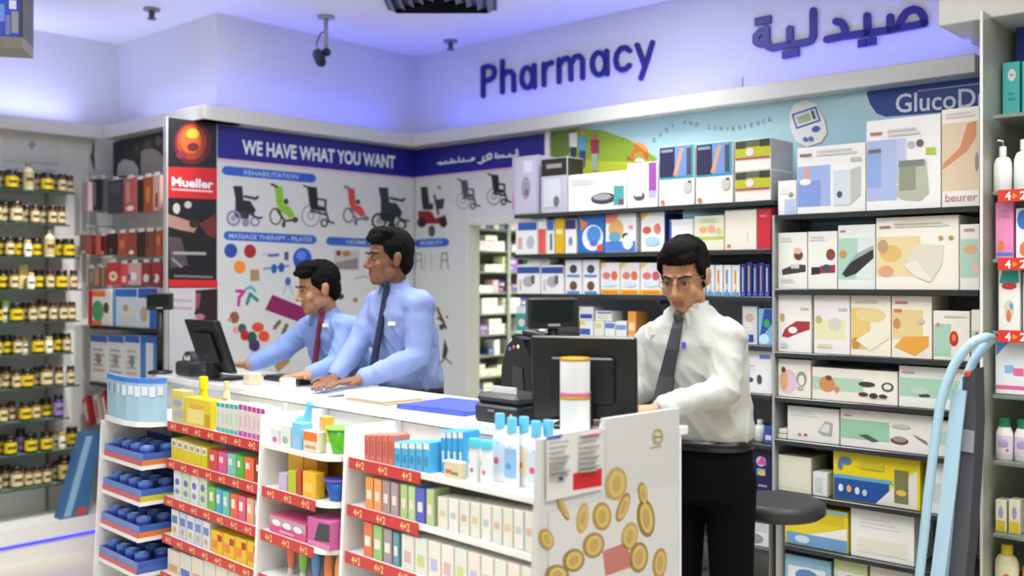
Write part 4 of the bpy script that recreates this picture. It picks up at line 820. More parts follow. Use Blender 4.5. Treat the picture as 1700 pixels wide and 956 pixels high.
ebox(1698, 1725, 452, EZ[3], '#e8e9e6', [('r', 0, .8, 1, 1, '#2f9c90')], 'white box with a teal top beside its twin', depth=.09)
ebox(1652, 1704, 566, EZ[4], '#dfe6ee', [('p', [(0, 1), (0, .72), (.45, 1)], '#5c94d4'), ('r', .3, .4, .6, .55, '#8cb4e0'), ('r', .6, .36, .95, .5, '#e06a9c'), ('r', 0, .08, 1, .16, '#e06a9c'), ('r', 0, 0, 1, .08, '#e8e4e8')], 'white wet wipes pack with pink stripe and blue corner', depth=.12)
for i, (u0, u1) in enumerate(((1652, 1671), (1674, 1694))):
    ebox(u0, u1, 830, EZ[6], '#e4e2cc', [('r', 0, 0, 1, .35, '#dcc832'), ('e', .5, .62, .25, .2, '#a89cc8')], 'small cream soap carton with a yellow foot', depth=.06, group='soap cartons on the lotion shelves')
def bottle(fr, x, y, z, w, h, body, cap, label, lbl=None, dots=(), group=None, name='lotion_bottle', caph=.22, capw=.45, sy=.6, shape='round', cat='bottle', pump=False):
    mb = MB(fr); r = w / 2; hb = h * (1 - caph)
    pr = [(r * .9, 0), (r, h * .02), (r * (1.0 if shape == 'round' else .96), hb * .55), (r * .97, hb * .8), (r * .75, hb * .95), (r * capw * .9, hb)]
    mb.lathe(pr, PL(body), (x, y, z), 16, True, 1, sy); o = mb.build(name, org=(x, y, z), label=label, cat=cat, group=group)
    mb = MB(fr); mb.lathe([(r * capw, hb + .0005), (r * capw, h * .97), (r * capw * .9, h)], PL(cap), (x, y, z), 14, True, 1, max(sy, .8)); c = mb.build('cap', parent=o)
    if pump:
        mb = MB(fr); mb.tube([(x, y, z + h), (x, y, z + h + .02), (x - .012, y - .02, z + h + .022)], .004, PL(cap)); mb.build('pump_nozzle', parent=c)
    if lbl:
        mb = MB(fr); n = 10; vs = []; R = r * 1.012
        for zz in (hb * .18, hb * .72):
            for i in range(n + 1):
                a = -math.pi * .86 + math.pi * .72 * i / n; vs.append((x + R * math.cos(a), y + R * sy * math.sin(a), z + zz))
        mb.add(vs, [(i, i + 1, n + 2 + i, n + 1 + i) for i in range(n)], PL(lbl), True)
        for dx, dz, dr, dc in dots:
            mb.ell((x + dx * r, y - R * sy * math.sqrt(max(0, 1 - dx * dx)) + .0005, z + hb * dz), (dr * r, .0015, dr * r), PL(dc), 10, 6)
        mb.build('bottle_label', parent=o)
    return o
def ebot(u, z, w, h, *a, **k):
    x = F1.pix(u, HOR, YE + .06)[0]; return bottle(F1, x, YE + .06, z + .0005, w, h, *a, **k)
ebot(1665, EZ[1], .066, .17, '#eceded', '#e6e8e8', 'white lotion bottle next to the end panel', pump=True, capw=.4)
ebot(1701, EZ[1], .075, .19, '#eceded', '#e6e8e8', 'larger white lotion bottle beside the small white one', capw=.4)
ebot(1668, EZ[5], .062, .155, '#eceae6', '#237a60', 'white powder bottle with green cap and lilac label, next to the end panel', lbl='#d8d0e0', dots=((0, .5, .55, '#b4a0d0'), (.4, .3, .2, '#d8506c')), capw=.7, caph=.2)
ebot(1699, EZ[5], .062, .155, '#eceae6', '#237a60', 'second white powder bottle with green cap along from the end panel', lbl='#d8d0e0', dots=((0, .5, .55, '#b4a0d0'),), capw=.7, caph=.2)
ebot(1672, .42, .085, .17, '#e0dcae', '#d8c02c', 'yellow baby oil bottle with a yellow cap on the lowest visible shelf', lbl='#e8e4c0', dots=((.1, .4, .3, '#d86a4c'),), capw=.5)
ebot(1718, .42, .085, .15, '#e0a030', '#d88a20', 'amber bottle beside the yellow baby oil', capw=.5)
mb = MB(F1); mb.box(XE + .03, 5.2, YE, .098, .406, .42, M('#77827c', .15), .002); mb.build('shelf', parent=t)

# ------------------------------------------------------------------ store room rack seen through the doorway
FR = Fr(tuple(F1.P(-.30, .4, 0))[:2], 48.0)       # x runs into the store room, y towards the rack back
RKZ = (1.95, 1.79, 1.635, 1.48, 1.325, 1.17, 1.015, .86, .70)
t = empty('store_rack', FR, (1.2, .1, 0), 'metal medicine rack in the store room behind the doorway', 'rack')
mb = MB(FR); mb.box(0, 2.5, .2, .215, 0, 2.2, M('#98a08c', .6)); mb.build('back_panel', parent=t)
for z in RKZ:
    mb = MB(FR); mb.box(0, 2.5, -.02, .199, z - .012, z, M('#7c8672', .4)); mb.build('shelf', parent=t)
for x in (0, .83, 1.66, 2.5):
    mb = MB(FR); mb.box(x - .015, x + .015, -.03, -.021, 0, 2.2, M('#8a9484', .4)); mb.build('post', parent=t)
random.seed(11)
sh_names = ('top', 'second', 'third', 'fourth', 'fifth', 'sixth', 'seventh', 'eighth', 'ninth')
for si, z in enumerate(RKZ):
    x = .25
    while x < 2.1:
        w = random.choice((.06, .08, .1, .13)); fill = (1, 1, .9, .9, .85, .9, .8, .8, .7)[si]
        if random.random() < fill:
            c, cn = random.choice((('#e4e2cc', 'cream'), ('#e8e8de', 'white'), ('#dcdcb0', 'pale yellow'), ('#e0d4d4', 'pale pink'), ('#e6e4d8', 'ivory'), ('#7c5c9c', 'purple'), ('#3c4c8c', 'navy')) if si != 3 else (('#e8e8de', 'white'), ('#3a2c60', 'dark violet'), ('#c8a0b0', 'mauve')))
            h = random.choice((.05, .07, .09, .11))
            mb = MB(FR); mb.box(x, x + w - .004, 0, .1, z + .0005, z + h, Pm(c)); front_print(mb, x, x + w - .004, z, z + h, 0, [('r', .1, .55, .8, .75, '#b4b49c'), ('r', .1, .15, .5, .3, random.choice(('#c89898', '#9cb0c8', '#b0c4a0')))])
            mb.build('medicine_carton', label=f'{cn} medicine carton on the {sh_names[si]} shelf of the store room rack', cat='box', group=f'{cn} cartons on the {sh_names[si]} store room shelf')
        x += w + .003
# ------------------------------------------------------------------ jar wall
GLASS = M('#9fb8ac', .08, name='shelf_glass', trans=.55); GEDGE = M('#2c4a40', .15)
JV = (316, 371, 426, 480, 534, 588, 644, 698, 752, 808)
ORD = ('top', 'second', 'third', 'fourth', 'fifth', 'sixth', 'seventh', 'eighth', 'ninth', 'lowest')
YS = -.09
JZ = [F4.pix(60, v, YS)[1] for v in JV]
JR = (122, 112, 126, 132, 128, 118, 128, 112, 130, 140)
t = empty('glass_shelving', F4, (-.9, .02, 0), 'wall of ten thin glass shelves carrying vitamin jars', 'shelving')
for i, z in enumerate(JZ):
    x1 = F4.pix(JR[i] + 4, JV[i], YS)[0]
    mb = MB(F4); mb.box(-2.2, x1, YS + .004, .119, z - .008, z, GLASS); s_ = mb.build('shelf', parent=t)
    mb = MB(F4); mb.box(-2.2, x1, YS, YS + .0038, z - .009, z + .0003, GEDGE); mb.build('shelf_edge', parent=s_)
for u in (78, -60):
    x = F4.pix(u, 400, .11)[0]; mb = MB(F4); mb.box(x - .008, x + .008, .105, .1185, .2, 2.1, M('#9da0a0', .3, .6)); mb.build('upright', parent=t)
KIND = {  # diameter, height, body, lid, label colour, words, shape
    'Y': (.064, .098, '#3c3018', '#15130f', '#d6bc14', 'dark jar with a bright yellow label', 'jar'),
    'C': (.044, .098, '#6a5232', '#241a12', '#cfc096', 'slim amber jar with a cream label', 'jar'),
    'B': (.062, .112, '#6a5232', '#241a12', '#d2c49c', 'stout amber jar with a cream label', 'jar'),
    'T': (.056, .142, '#d2cbb0', '#8a7c58', '#b9a878', 'tall pale bottle', 'bottle'),
    'W': (.040, .085, '#dcd8c8', '#b09a54', '#e8e4d8', 'small white jar', 'jar'),
    'D': (.068, .135, '#38240f', '#140e08', '#b9a56a', 'large dark brown jar with a tan label', 'jar'),
    'G': (.06, .11, '#d4dcc0', '#a8bc50', '#e4e8d8', 'white jar with a pale green lid', 'jar'),
    'O': (.046, .125, '#cdb67a', '#c2a862', '#d8c080', 'ochre cardboard jar box', 'box'),
    'P': (.052, .118, '#3c2460', '#1e1430', '#8c78b4', 'dark purple jar with a lilac label', 'jar')}
PAT = [[('C', 4), ('Y', 19), ('C', 34), ('T', 47), ('C', 63), ('Y', 78), ('C', 92), ('C', 103), ('C', 115)],
       [('B', 8), ('B', 27), ('C', 44), ('C', 58), ('C', 72), ('C', 87), ('C', 102)],
       [('Y', 4), ('C', 16), ('Y', 32), ('W', 46), ('Y', 60), ('T', 82), ('Y', 100), ('Y', 114)],
       [('Y', 4), ('C', 23), ('O', 37), ('W', 51), ('Y', 64), ('C', 83), ('Y', 102), ('C', 122)],
       [('G', 9), ('Y', 27), ('C', 43), ('C', 54), ('B', 70), ('C', 88), ('C', 105), ('C', 119)],
       [('Y', 11), ('C', 29), ('W', 41), ('Y', 63), ('W', 81), ('Y', 96), ('C', 111)],
       [('B', 9), ('C', 27), ('Y', 45), ('C', 62), ('B', 77), ('C', 98), ('C', 117)],
       [('C', 5), ('C', 19), ('Y', 42), ('C', 60), ('Y', 76), ('P', 97)],
       [('Y', 4), ('Y', 17), ('P', 34), ('Y', 51), ('Y', 77), ('W', 92), ('W', 103), ('Y', 119)],
       [('B', 8), ('B', 28), ('C', 47), ('C', 62), ('C', 78), ('C', 92), ('D', 107), ('D', 129)]]
proto = {}
def make_jar(k, x, y, z):
    d, h, bc, lc, lb, words, shp = KIND[k]; d *= 1.08; h *= 1.12; r = d / 2
    mb = MB(F4); body = M(bc, .12, coat=.3)
    if shp == 'box':
        mb.box(x - r, x + r, y - r * .8, y + r * .8, z, z + h, Pm(bc), .002); o = mb.build('supplement_box', org=(x, y, z))
        mb = MB(F4); mb.box(x - r * .8, x + r * .8, y - r * .8 - .001, y - r * .8, z + h * .15, z + h * .8, Pm(lb)); mb.build('front_label', parent=o); return o
    if shp == 'bottle': pr = [(r * .92, 0), (r, .004), (r, h * .68), (r * .7, h * .78), (r * .42, h * .82), (r * .42, h * .86)]
    else: pr = [(r * .92, 0), (r, .004), (r, h * .7), (r * .93, h * .76), (r * .8, h * .8)]
    mb.lathe(pr, body, (x, y, z), 14); o = mb.build('supplement_jar', org=(x, y, z))
    rl = r * (.5 if shp == 'bottle' else .88); z0 = h * (.861 if shp == 'bottle' else .801)
    mb = MB(F4); mb.lathe([(rl, z0), (rl, h * .98), (rl * .92, h)], PL(lc), (x, y, z), 14); mb.build('lid', parent=o)
    mb = MB(F4); n = 14; R = r + .0006; vs = [(x + R * math.cos(2 * math.pi * i / n), y + R * math.sin(2 * math.pi * i / n), z + zz) for zz in (h * .12, h * .66) for i in range(n)]
    mb.add(vs, [(i, (i + 1) % n, n + (i + 1) % n, n + i) for i in range(n)], Pm(lb), True)
    a0, a1 = -2.3, -.9; R += .0006
    vs = [(x + R * math.cos(a0 + (a1 - a0) * i / 4), y + R * math.sin(a0 + (a1 - a0) * i / 4), z + zz) for zz in (h * .32, h * .46) for i in range(5)]
    mb.add(vs, [(i, i + 1, 6 + i, 5 + i) for i in range(4)], Pm('#55492c'), True)
    mb.build('jar_label', parent=o); return o
for si, row in enumerate(PAT):
    row = list(row)
    # the row goes on to the left, just past the frame
    us = row[0][1]; row = [(row[(j * 3 + 1) % len(row)][0], us - 16 * (j + 1)) for j in range(7)] + row
    placed = []
    for k, u in row:
        z = JZ[si] + .0005; rj = KIND[k][0] * .54 * (1.15 if k == 'O' else 1)
        for yj in (YS + .045, YS + .115, YS + .165):        # front row, else the row behind
            x = F4.pix(u, JV[si], yj)[0]
            if all(math.hypot(x - a, yj - b) > rj + c + .001 for a, b, c in placed): break
        else:
            yj = YS + .115; x = F4.pix(u, JV[si], yj)[0]
            while any(math.hypot(x - a, yj - b) <= rj + c + .001 for a, b, c in placed): x += .004
        placed.append((x, yj, rj))
        if k not in proto: o = proto[k] = make_jar(k, x, yj, z)
        else: o = dup(proto[k]); o.location = F4.P(x, yj, z)
        tag(o, f'{KIND[k][5]} on the {ORD[si]} glass shelf', 'box' if KIND[k][6] == 'box' else 'jar', f'{ORD[si]} glass shelf, each a {KIND[k][5]}')
# small printed heading above the jars
yw = .1185; mb = MB(F4); a = F4.pix(4, 226, yw); b = F4.pix(100, 298, yw)
mb.box(a[0], b[0], yw, .1195, b[1], a[1], M('#d2d3d3', .4)); sg = mb.build('wall_notice', label='pale wall notice with a small emblem above the top glass shelf', cat='notice')
px = PX(F4, yw); px.ell(53, 241, 5, 5, P_('#9a9a96')); px.line([(46, 241), (60, 241)], 2, P_('#9a9a96')); px.line([(53, 234), (53, 248)], 2, P_('#9a9a96')); px.build('emblem', sg)
px = PX(F4, yw); px.text('Your key to a natural', 6, 269, 96, 274, 5, P_('#8c8c8a'), 0); px.text('and healthy life', 12, 283, 92, 287, 5, P_('#8c8c8a'), 0); px.build('notice_lettering', sg)
# photo card near the corner
mb = MB(F4); a = F4.pix(150, 236, .1); b = F4.pix(172, 300, .1); x1 = -.005
mb.box(a[0], x1, .1, .119, b[1], a[1], P_('#cfcfd2')); pc = mb.build('photo_card', label='photo card of a dark-haired person beside the hanging packs', cat='card')
w_ = x1 - a[0]; h_ = a[1] - b[1]; xx = lambda f: a[0] + f * w_; zz_ = lambda f: b[1] + f * h_
mb = MB(F4); E = lambda cx, cz, rx, rz, m, k: mb.prism([(xx(cx) + rx * w_ * math.cos(q), zz_(cz) + rz * h_ * math.sin(q)) for q in [2 * math.pi * i / 12 for i in range(12)]], .0995 - .0006 * k, .1002, P_(m))
E(.35, .2, .34, .3, '#c8ccd8', 1); E(.35, .5, .2, .14, '#a8806c', 2); E(.32, .62, .26, .1, '#1c1a1c', 3); E(.72, .62, .22, .2, '#8c6450', 4); E(.75, .82, .26, .16, '#241c1a', 5); E(.85, .45, .2, .18, '#2a2a2c', 6)
mb.build('person_picture', parent=pc)

# ------------------------------------------------------------------ alcove with hanging packs
t = empty('hanging_display', F3, (-.6, .1, 0), 'grey pegboard wall display in the alcove', 'display rack')
for i in range(11):
    mb = MB(F3); mb.box(-1.1, -.17, .1, .119, .22 + i * .2 + .003, .42 + i * .2 - .003, M('#b4b4b4', .5)); mb.build('back_slat', parent=t)
zsh = F3.pix(215, 543, -.1)[1]
mb = MB(F3); mb.box(-1.02, -.17, -.14, .099, zsh - .018, zsh, M('#25262a', .3)); mb.build('shelf', parent=t)
ya = .09
mb = MB(F3); a = F3.pix(188, 222, ya); b = F3.pix(278, 284, ya); mb.box(a[0], -.17, ya, .0995, b[1], 2.425, P_('#232324')); hd = mb.build('header_picture', label='black header picture with a grey athlete figure above the hanging packs', cat='picture')
px = PX(F3, ya); px.poly([(194, 292), (196, 272), (206, 264), (222, 268), (230, 280), (230, 292)], P_('#b8b8ba')); px.poly([(234, 290), (234, 252), (246, 244), (262, 250), (272, 262), (274, 290)], P_('#9a948e')); px.ell(246, 240, 6, 8, P_('#55504c')); px.ell(264, 234, 6, 8, P_('#6c6660')); px.poly([(222, 246), (228, 236), (232, 250), (230, 262)], P_('#4a4744')); px.build('athlete_picture', hd)
def hang(u0, u1, v0, v1, c, pr, lab, y=-.06, grp=None, d=.03, rotz=0):
    while F3.pix(u0, v0, y)[0] < -1.2 and y > -.3: y -= .02
    x0, zt = F3.pix(u0, v0, y); x1, _ = F3.pix(u1, v0, y); zb = F3.pix((u0 + u1) / 2, v1, y)[1]; zt = F3.pix((u0 + u1) / 2, v0, y)[1]
    mb = MB(F3); mb.box(x0 + .001, x1 - .001, y, y + d, zb, zt - .02, Pm(c), .001); front_print(mb, x0 + .003, x1 - .003, zb + .002, zt - .022, y, pr)
    o = mb.build('hanging_pack', label=lab, cat='pack', group=grp)
    xm = (x0 + x1) / 2; w = min(.03, (x1 - x0) * .35)
    mb = MB(F3); w = max(w, .009); tm = Pm('#dcdcdc')
    mb.box(xm - w, xm - .0035, y + .001, y + .003, zt - .0195, zt, tm); mb.box(xm + .0035, xm + w, y + .001, y + .003, zt - .0195, zt, tm); mb.box(xm - .0035, xm + .0035, y + .001, y + .003, zt - .004, zt, tm); mb.build('hang_tab', parent=o)
    far = y < -.05; zk_ = zt + .035
    mb = MB(F3); mb.tube([(xm, y - .015, zt - .008), (xm, y + .008, zt - .008), (xm, y + .012, zk_), (xm, .085, zk_)] if far else [(xm, y - .015, zt - .008), (xm, .099, zt - .008)], .002, M('#b8bcbc', .25, .9)); mb.build('peg_hook', parent=t)
g1 = 'packs on the upper row of pegs'; g2 = 'packs on the middle row of pegs'
for u0, u1, v0, v1, c, pr, nm in [(136, 146, 296, 350, '#c0a8ac', [], 'narrow dusty pink'), (147, 160, 292, 349, '#1c1c1e', [('r', .7, .1, .9, .9, '#a8a8ac')], 'black and silver'), (161, 178, 291, 352, '#6c6e74', [('r', .1, .1, .3, .9, '#b8bcc4')], 'slate grey'), (179, 204, 293, 354, '#3c3c42', [('r', .1, .6, .9, .9, '#505058')], 'charcoal'),
                                  (205, 227, 290, 353, '#b45c58', [('e', .5, .12, .3, .08, '#e4dcd8'), ('r', .2, .3, .5, .9, '#d08c84')], 'salmon red'), (228, 237, 292, 352, '#1e1c1e', [], 'narrow black'), (238, 253, 288, 352, '#9c4a30', [('e', .5, .5, .3, .25, '#c8763c')], 'rust orange'), (254, 266, 285, 350, '#c8a098', [('r', .3, .1, .7, .5, '#8a3c38')], 'pale pink')]:
    hang(u0, u1, v0, v1, c, pr, f'{nm} hanging pack on the upper row of pegs', grp=None, y=-.04)
for u0, u1, v0, v1, c, pr, nm in [(132, 145, 384, 422, '#7c3430', [('e', .5, .1, .3, .1, '#e0d8d4')], 'dark red'), (146, 160, 385, 423, '#8c4438', [('r', .2, .5, .8, .8, '#b07060')], 'brick red'), (161, 176, 386, 424, '#743028', [('e', .5, .12, .3, .1, '#dcd4d0')], 'maroon'), (177, 193, 382, 423, '#1b1a1c', [('r', .3, .1, .6, .3, '#6c6c6c')], 'black'), (195, 210, 381, 424, '#a04a34', [('e', .5, .5, .3, .2, '#c87848')], 'rust'), (211, 226, 380, 424, '#8c3c30', [('e', .5, .12, .3, .1, '#e4dcd4')], 'russet'),
                                  (227, 240, 379, 426, '#181818', [], 'plain black'), (241, 257, 378, 425, '#84443c', [('r', .1, .3, .4, .9, '#5c2c28')], 'brown'), (258, 268, 377, 424, '#b4503c', [('e', .5, .6, .3, .2, '#d89060')], 'orange red')]:
    hang(u0, u1, v0, v1, c, pr, f'{nm} hanging pack on the middle row of pegs', y=-.04)
for u0, u1, v0, v1, c, pr, nm in [(146, 157, 440, 474, '#7c5c4c', [('r', .3, .2, .7, .8, '#b0a078')], 'tan brown'), (158, 170, 438, 475, '#8a7c58', [], 'olive'), (176, 200, 430, 474, '#bc2c34', [('e', .5, .4, .3, .22, '#e8dcc8'), ('e', .5, .4, .15, .1, '#a08060')], 'red with white ring'), (201, 212, 432, 472, '#c84850', [('r', .1, .1, .8, .4, '#e4b8b8')], 'rose red'),
                                  (213, 234, 431, 473, '#c8a0a0', [('e', .4, .4, .3, .2, '#e8e4e0'), ('r', 0, .2, .2, .5, '#2c3490')], 'pink and blue'), (235, 250, 430, 473, '#8a3038', [('e', .5, .3, .35, .2, '#dcd8d4')], 'wine red'), (251, 268, 429, 474, '#a82c34', [('e', .5, .3, .3, .2, '#ece4dc'), ('e', .2, .35, .2, .15, '#2c6058')], 'crimson')]:
    hang(u0, u1, v0, v1, c, pr, f'{nm} hanging pack on the lower row of pegs', y=-.04)
def abox(u0, u1, vt, z, base, pr, lab, **k): return pbox(F3, u0, u1, vt, z, base, pr, lab, yf=-.12, **k)
zs = zsh + .0005
abox(146, 152, 482, zs, '#c0242c', [], 'narrow red box at the end of the alcove shelf', depth=.12)
abox(153, 185, 481, zs, '#e2e2dc', [('r', 0, .82, .7, 1, '#e87c3c'), ('e', .3, .4, .32, .3, '#3a9c70'), ('e', .75, .5, .14, .16, '#3c3c40'), ('r', 0, 0, .5, .12, '#e87c3c')], 'white box with green and orange print on the alcove shelf', depth=.12)
abox(187, 228, 479, zs, '#c8d8e4', [('r', 0, .8, 1, 1, '#2a6cc8'), ('r', 0, 0, .14, 1, '#5a9ce0'), ('e', .6, .4, .25, .16, '#dcd0c4'), ('e', .55, .5, .1, .1, '#a89890')], 'pale blue box with a bright blue top on the alcove shelf', depth=.13)
abox(229, 262, 478, zs, '#d8dce0', [('r', 0, .76, 1, 1, '#2458b8'), ('r', .6, 0, 1, .76, '#2a66c4'), ('e', .3, .35, .2, .2, '#b8a494')], 'white box with royal blue top and side on the alcove shelf', depth=.13)
zl = F3.pix(215, 642, -.12)[1]
mb = MB(F3); mb.box(-1.02, -.17, -.14, .099, zl - .018, zl, M('#25262a', .3)); mb.build('shelf', parent=t)
for k, (u0, u1) in enumerate(((150, 178), (179, 206), (207, 232))):
    abox(u0, u1, 556, zl + .0005, '#dbdde0', [('r', 0, .86, 1, 1, '#2a62c0'), ('l', .15, .2, .85, .75, 5, ('#b0a4a4', '#9ca8b8', '#b8b0a4')[k]), ('e', .5, .5, .18, .12, ('#8c7c80', '#a09088', '#7c8898')[k])], 'tall white support box with a blue top edge, ' + ('next to the jar wall', 'between two like it', 'beside the blue and white box')[k], depth=.12, group='tall white support boxes on the lower alcove shelf')
abox(233, 264, 556, zl + .0005, '#3a7cc8', [('r', .3, 0, .7, 1, '#d8dce4'), ('r', 0, .86, 1, 1, '#2a62c0')], 'tall blue and white box at the end of the lower alcove shelf', depth=.12)
# things standing and leaning below
def lean(u0, v0, u1, v1, w, d, c, pr, lab, nm, y=-.28):
    """slab leaning: bottom corner pixel to top corner pixel"""
    a = F3.pix(u0, v0, y); b = F3.pix(u1, v1, y); ang = math.atan2(b[1] - a[1], b[0] - a[0]); L = math.hypot(b[0] - a[0], b[1] - a[1])
    c_, s_ = math.cos(ang), math.sin(ang); mb = MB(F3)
    q = lambda p, r_: (a[0] + p * c_ + r_ * s_, a[1] + p * s_ - r_ * c_)
    mb.prism([q(0, 0), q(L, 0), q(L, w), q(0, w)], y, y + d, Pm(c))
    for k, (p0, r0, p1, r1, cc) in enumerate(pr):
        mb.prism([q(p0 * L, r0 * w), q(p1 * L, r0 * w), q(p1 * L, r1 * w), q(p0 * L, r1 * w)], y - .0006 * (k + 1), y, Pm(cc))
    o = mb.build(nm, label=lab, cat='box' if 'box' in nm else 'pack'); return o
for k, (u, v, c) in enumerate(((128, 664, '#c03438'), (146, 660, '#d8d4d4'), (158, 655, '#b83038'))):
    a = F3.pix(u + 8, v, -.1); mb = MB(F3); x, zt = a
    mb.prism([(x, zt), (x + .05, zt + .03), (x + .11, zt - .13), (x + .06, zt - .155)], -.1, -.06, Pm(c)); mb.prism([(x + .02, zt - .02), (x + .045, zt - .005), (x + .085, zt - .11), (x + .06, zt - .12)], -.1006, -.1, Pm('#e8dcd8' if k != 1 else '#c04044'))
    mb.build('hanging_pack', label=('bright red', 'white and red', 'deep red')[k] + ' tilted pack hanging below the alcove shelves', cat='pack')
    mb = MB(F3); mb.tube([(x + .03, -.11, zt + .0225), (x + .03, .099, zt + .0225)], .002, M('#b8bcbc', .25, .9)); mb.build('peg_hook', parent=t)
zp = .2
yk = -.19; mb = MB(F4); x0 = F4.pix(100, 838, yk)[0]; x1 = F4.pix(146, 838, yk)[0]; xt = F4.pix(168, 690, yk)[0]; ztp = F4.pix(165, 716, yk)[1]
zk = .2005; mb.prism([(x0, zk), (x1, zk), (xt, ztp), (xt - .1, ztp)], yk, yk + .085, Pm('#3c6c9c')); mb.prism([(x0 + .02, zk + .01), (x0 + .06, zk + .01), (xt - .05, ztp - .02), (xt - .09, ztp - .02)], yk - .0008, yk, Pm('#8cb0d0')); mb.prism([(x1 - .08, zk + .01), (x1 - .02, zk + .01), (x1 - .0, zk + .05), (x1 - .06, zk + .05)], yk - .0008, yk, Pm('#c84a3c'))
mb.build('leaning_box', label='tall blue box slanting against the alcove below the pegs', cat='box')
for k, (u0, u1, vt, c) in enumerate(((150, 168, 735, '#dcdcd4'), (150, 172, 770, '#d8a83c'))):
    mb = MB(F3); x0 = F3.pix(u0 + 22, 780, -.02)[0]; x1 = F3.pix(u1 + 30, 780, -.02)[0]; zt = F3.pix(160, vt, -.02)[1]
    mb.box(x0 + k * .22, x1 + k * .22, -.02, .05, zp, max(zt, zp + .2), Pm(c), .002); mb.build('upright_box', label=('white', 'amber')[k] + ' upright box beside the slanting blue box', cat='box')

# ------------------------------------------------------------------ checkout counter
CT = 1.10
t = empty('checkout_counter', FC, (-1.5, .45, 0), 'long white laminate checkout counter with the pharmacists behind it', 'counter')
mb = MB(FC); mb.box(-2.95, -.002, .272, .66, .0, CT - .031, LAM); mb.build('body', parent=t)
mb = MB(FC); mb.box(-2.98, -.002, .225, .70, CT - .03, CT, M('#eef0f0', .18, coat=.3), .004); mb.build('counter_top', parent=t)
mb = MB(FC)
def yl(y0, z): return y0 - .055 * (1.1 - z) / 1.1
def sidepanel(mb, x0, x1, y0, yb, z0, z1, m):
    vs = [(x, y, z) for x in (x0, x1) for (y, z) in ((yl(y0, z0), z0), (yb, z0), (yb, z1), (yl(y0, z1), z1))]
    mb.add(vs, [(3, 2, 1, 0), (4, 5, 6, 7), (0, 1, 5, 4), (1, 2, 6, 5), (2, 3, 7, 6), (3, 0, 4, 7)], m)
EP = M('#c6c8c9', .35, vary=.01, scale=3)
mb = MB(FC); sidepanel(mb, .0, .02, -.01, .262, 0, 1.135, EP); ep1 = mb.build('end_panel', parent=t)
mb = MB(FC); mb.box(.0, .02, .263, .62, 0, 1.165, EP); ep2 = mb.build('end_panel', parent=t)
# prints on the counter end
pe = FC.P(.0208, 0, 0); FE = Fr((pe.x, pe.y), 44.03)
ORGFE = MB(FE)
def fe_build(px, name, label=None, cat=None): return px.mb.build(name, label=label, cat=cat)
mb = MB(FE); a = FE.pix(905, 722, 0); b = FE.pix(998, 800, 0)
mb.box(a[0], b[0], -.0052, -.0042, b[1] - .02, a[1] - .003, P_('#d2d4d3')); nt = mb.build('paper_notice', label='white paper notice with grey text and red block taped to the counter end', cat='notice')
def fe_child(parent, fn, name):
    px = PX(FE, -.0052 if parent is nt else -.0012); fn(px); return px.mb.build(name, parent=parent)
fe_child(nt, lambda p: p.poly([(906, 726), (935, 720), (930, 728), (908, 731)], P_('#4a6cb8')), 'blue_logo')
def lines(p):
    for i in range(8):
        v = 736 + i * 8; p.line([(912, v), (944 - (i % 3) * 4, v - 4)], 2, P_('#9a9c9c')); p.line([(960, v - 9), (994 - (i % 2) * 6, v - 13)], 2, P_('#a8a4a4'))
    p.line([(965, 722), (995, 717)], 2, P_('#c89898')); p.line([(929, 790), (929, 796)], 3, P_('#4c4c78'))
fe_child(nt, lines, 'notice_text')
fe_child(nt, lambda p: p.poly([(951, 786), (999, 777), (999, 806), (951, 814)], P_('#c2202a')), 'red_block')
mb = MB(FE); a = FE.pix(1001, 720, 0); mb.box(.02, .61, -.0012, -.0002, .15, .93, P_('#cbcdcd')); cp = mb.build('coin_poster', label='white poster with flying gold coins on the counter end', cat='poster')
random.seed(5)
coins = [(1023, 803, 18, 28, .1), (967, 860, 10, 26, .15), (999, 857, 16, 24, 0), (1034, 842, 9, 26, .35), (1072, 860, 15, 32, -.1), (1067, 820, 8, 20, -.1), (934, 842, 6, 24, -.4), (907, 895, 12, 18, -.3), (1045, 890, 14, 24, .2), (985, 905, 18, 22, .3), (952, 930, 18, 20, .5), (1060, 925, 16, 26, .1), (1095, 935, 12, 26, .1), (925, 955, 20, 18, .2)]
for u, v, a_, b_, r_ in coins:
    g = random.choice(('#a8873c', '#8c7434', '#b49a5c', '#9a7c4c'))
    fe_child(cp, lambda p: (p.ell(u, v, a_, b_, P_(g), rot=r_), p.ell(u + 1, v, a_ * .72, b_ * .78, P_('#c8b070'), rot=r_), p.ell(u, v, a_ * .4, b_ * .5, P_('#b39a58'), rot=r_)), 'coin_picture')
fe_child(cp, lambda p: p.poly([(1000, 915), (1040, 900), (1050, 940), (1005, 956)], P_('#b8726c')), 'banknote_picture')
em = PX(FE, 0); em.ring(1092, 725, 8, 12, 4, P_('#a8a070')); em.ell(1092, 725, 5, 8, P_('#c8c498')); em.line([(1087, 725), (1097, 725)], 2, P_('#6c6844')); em.line([(1080, 742), (1098, 738)], 1.5, P_('#b8b8b0'))
em.mb.build('round_emblem', label='small round olive emblem on the counter end panel', cat='emblem')
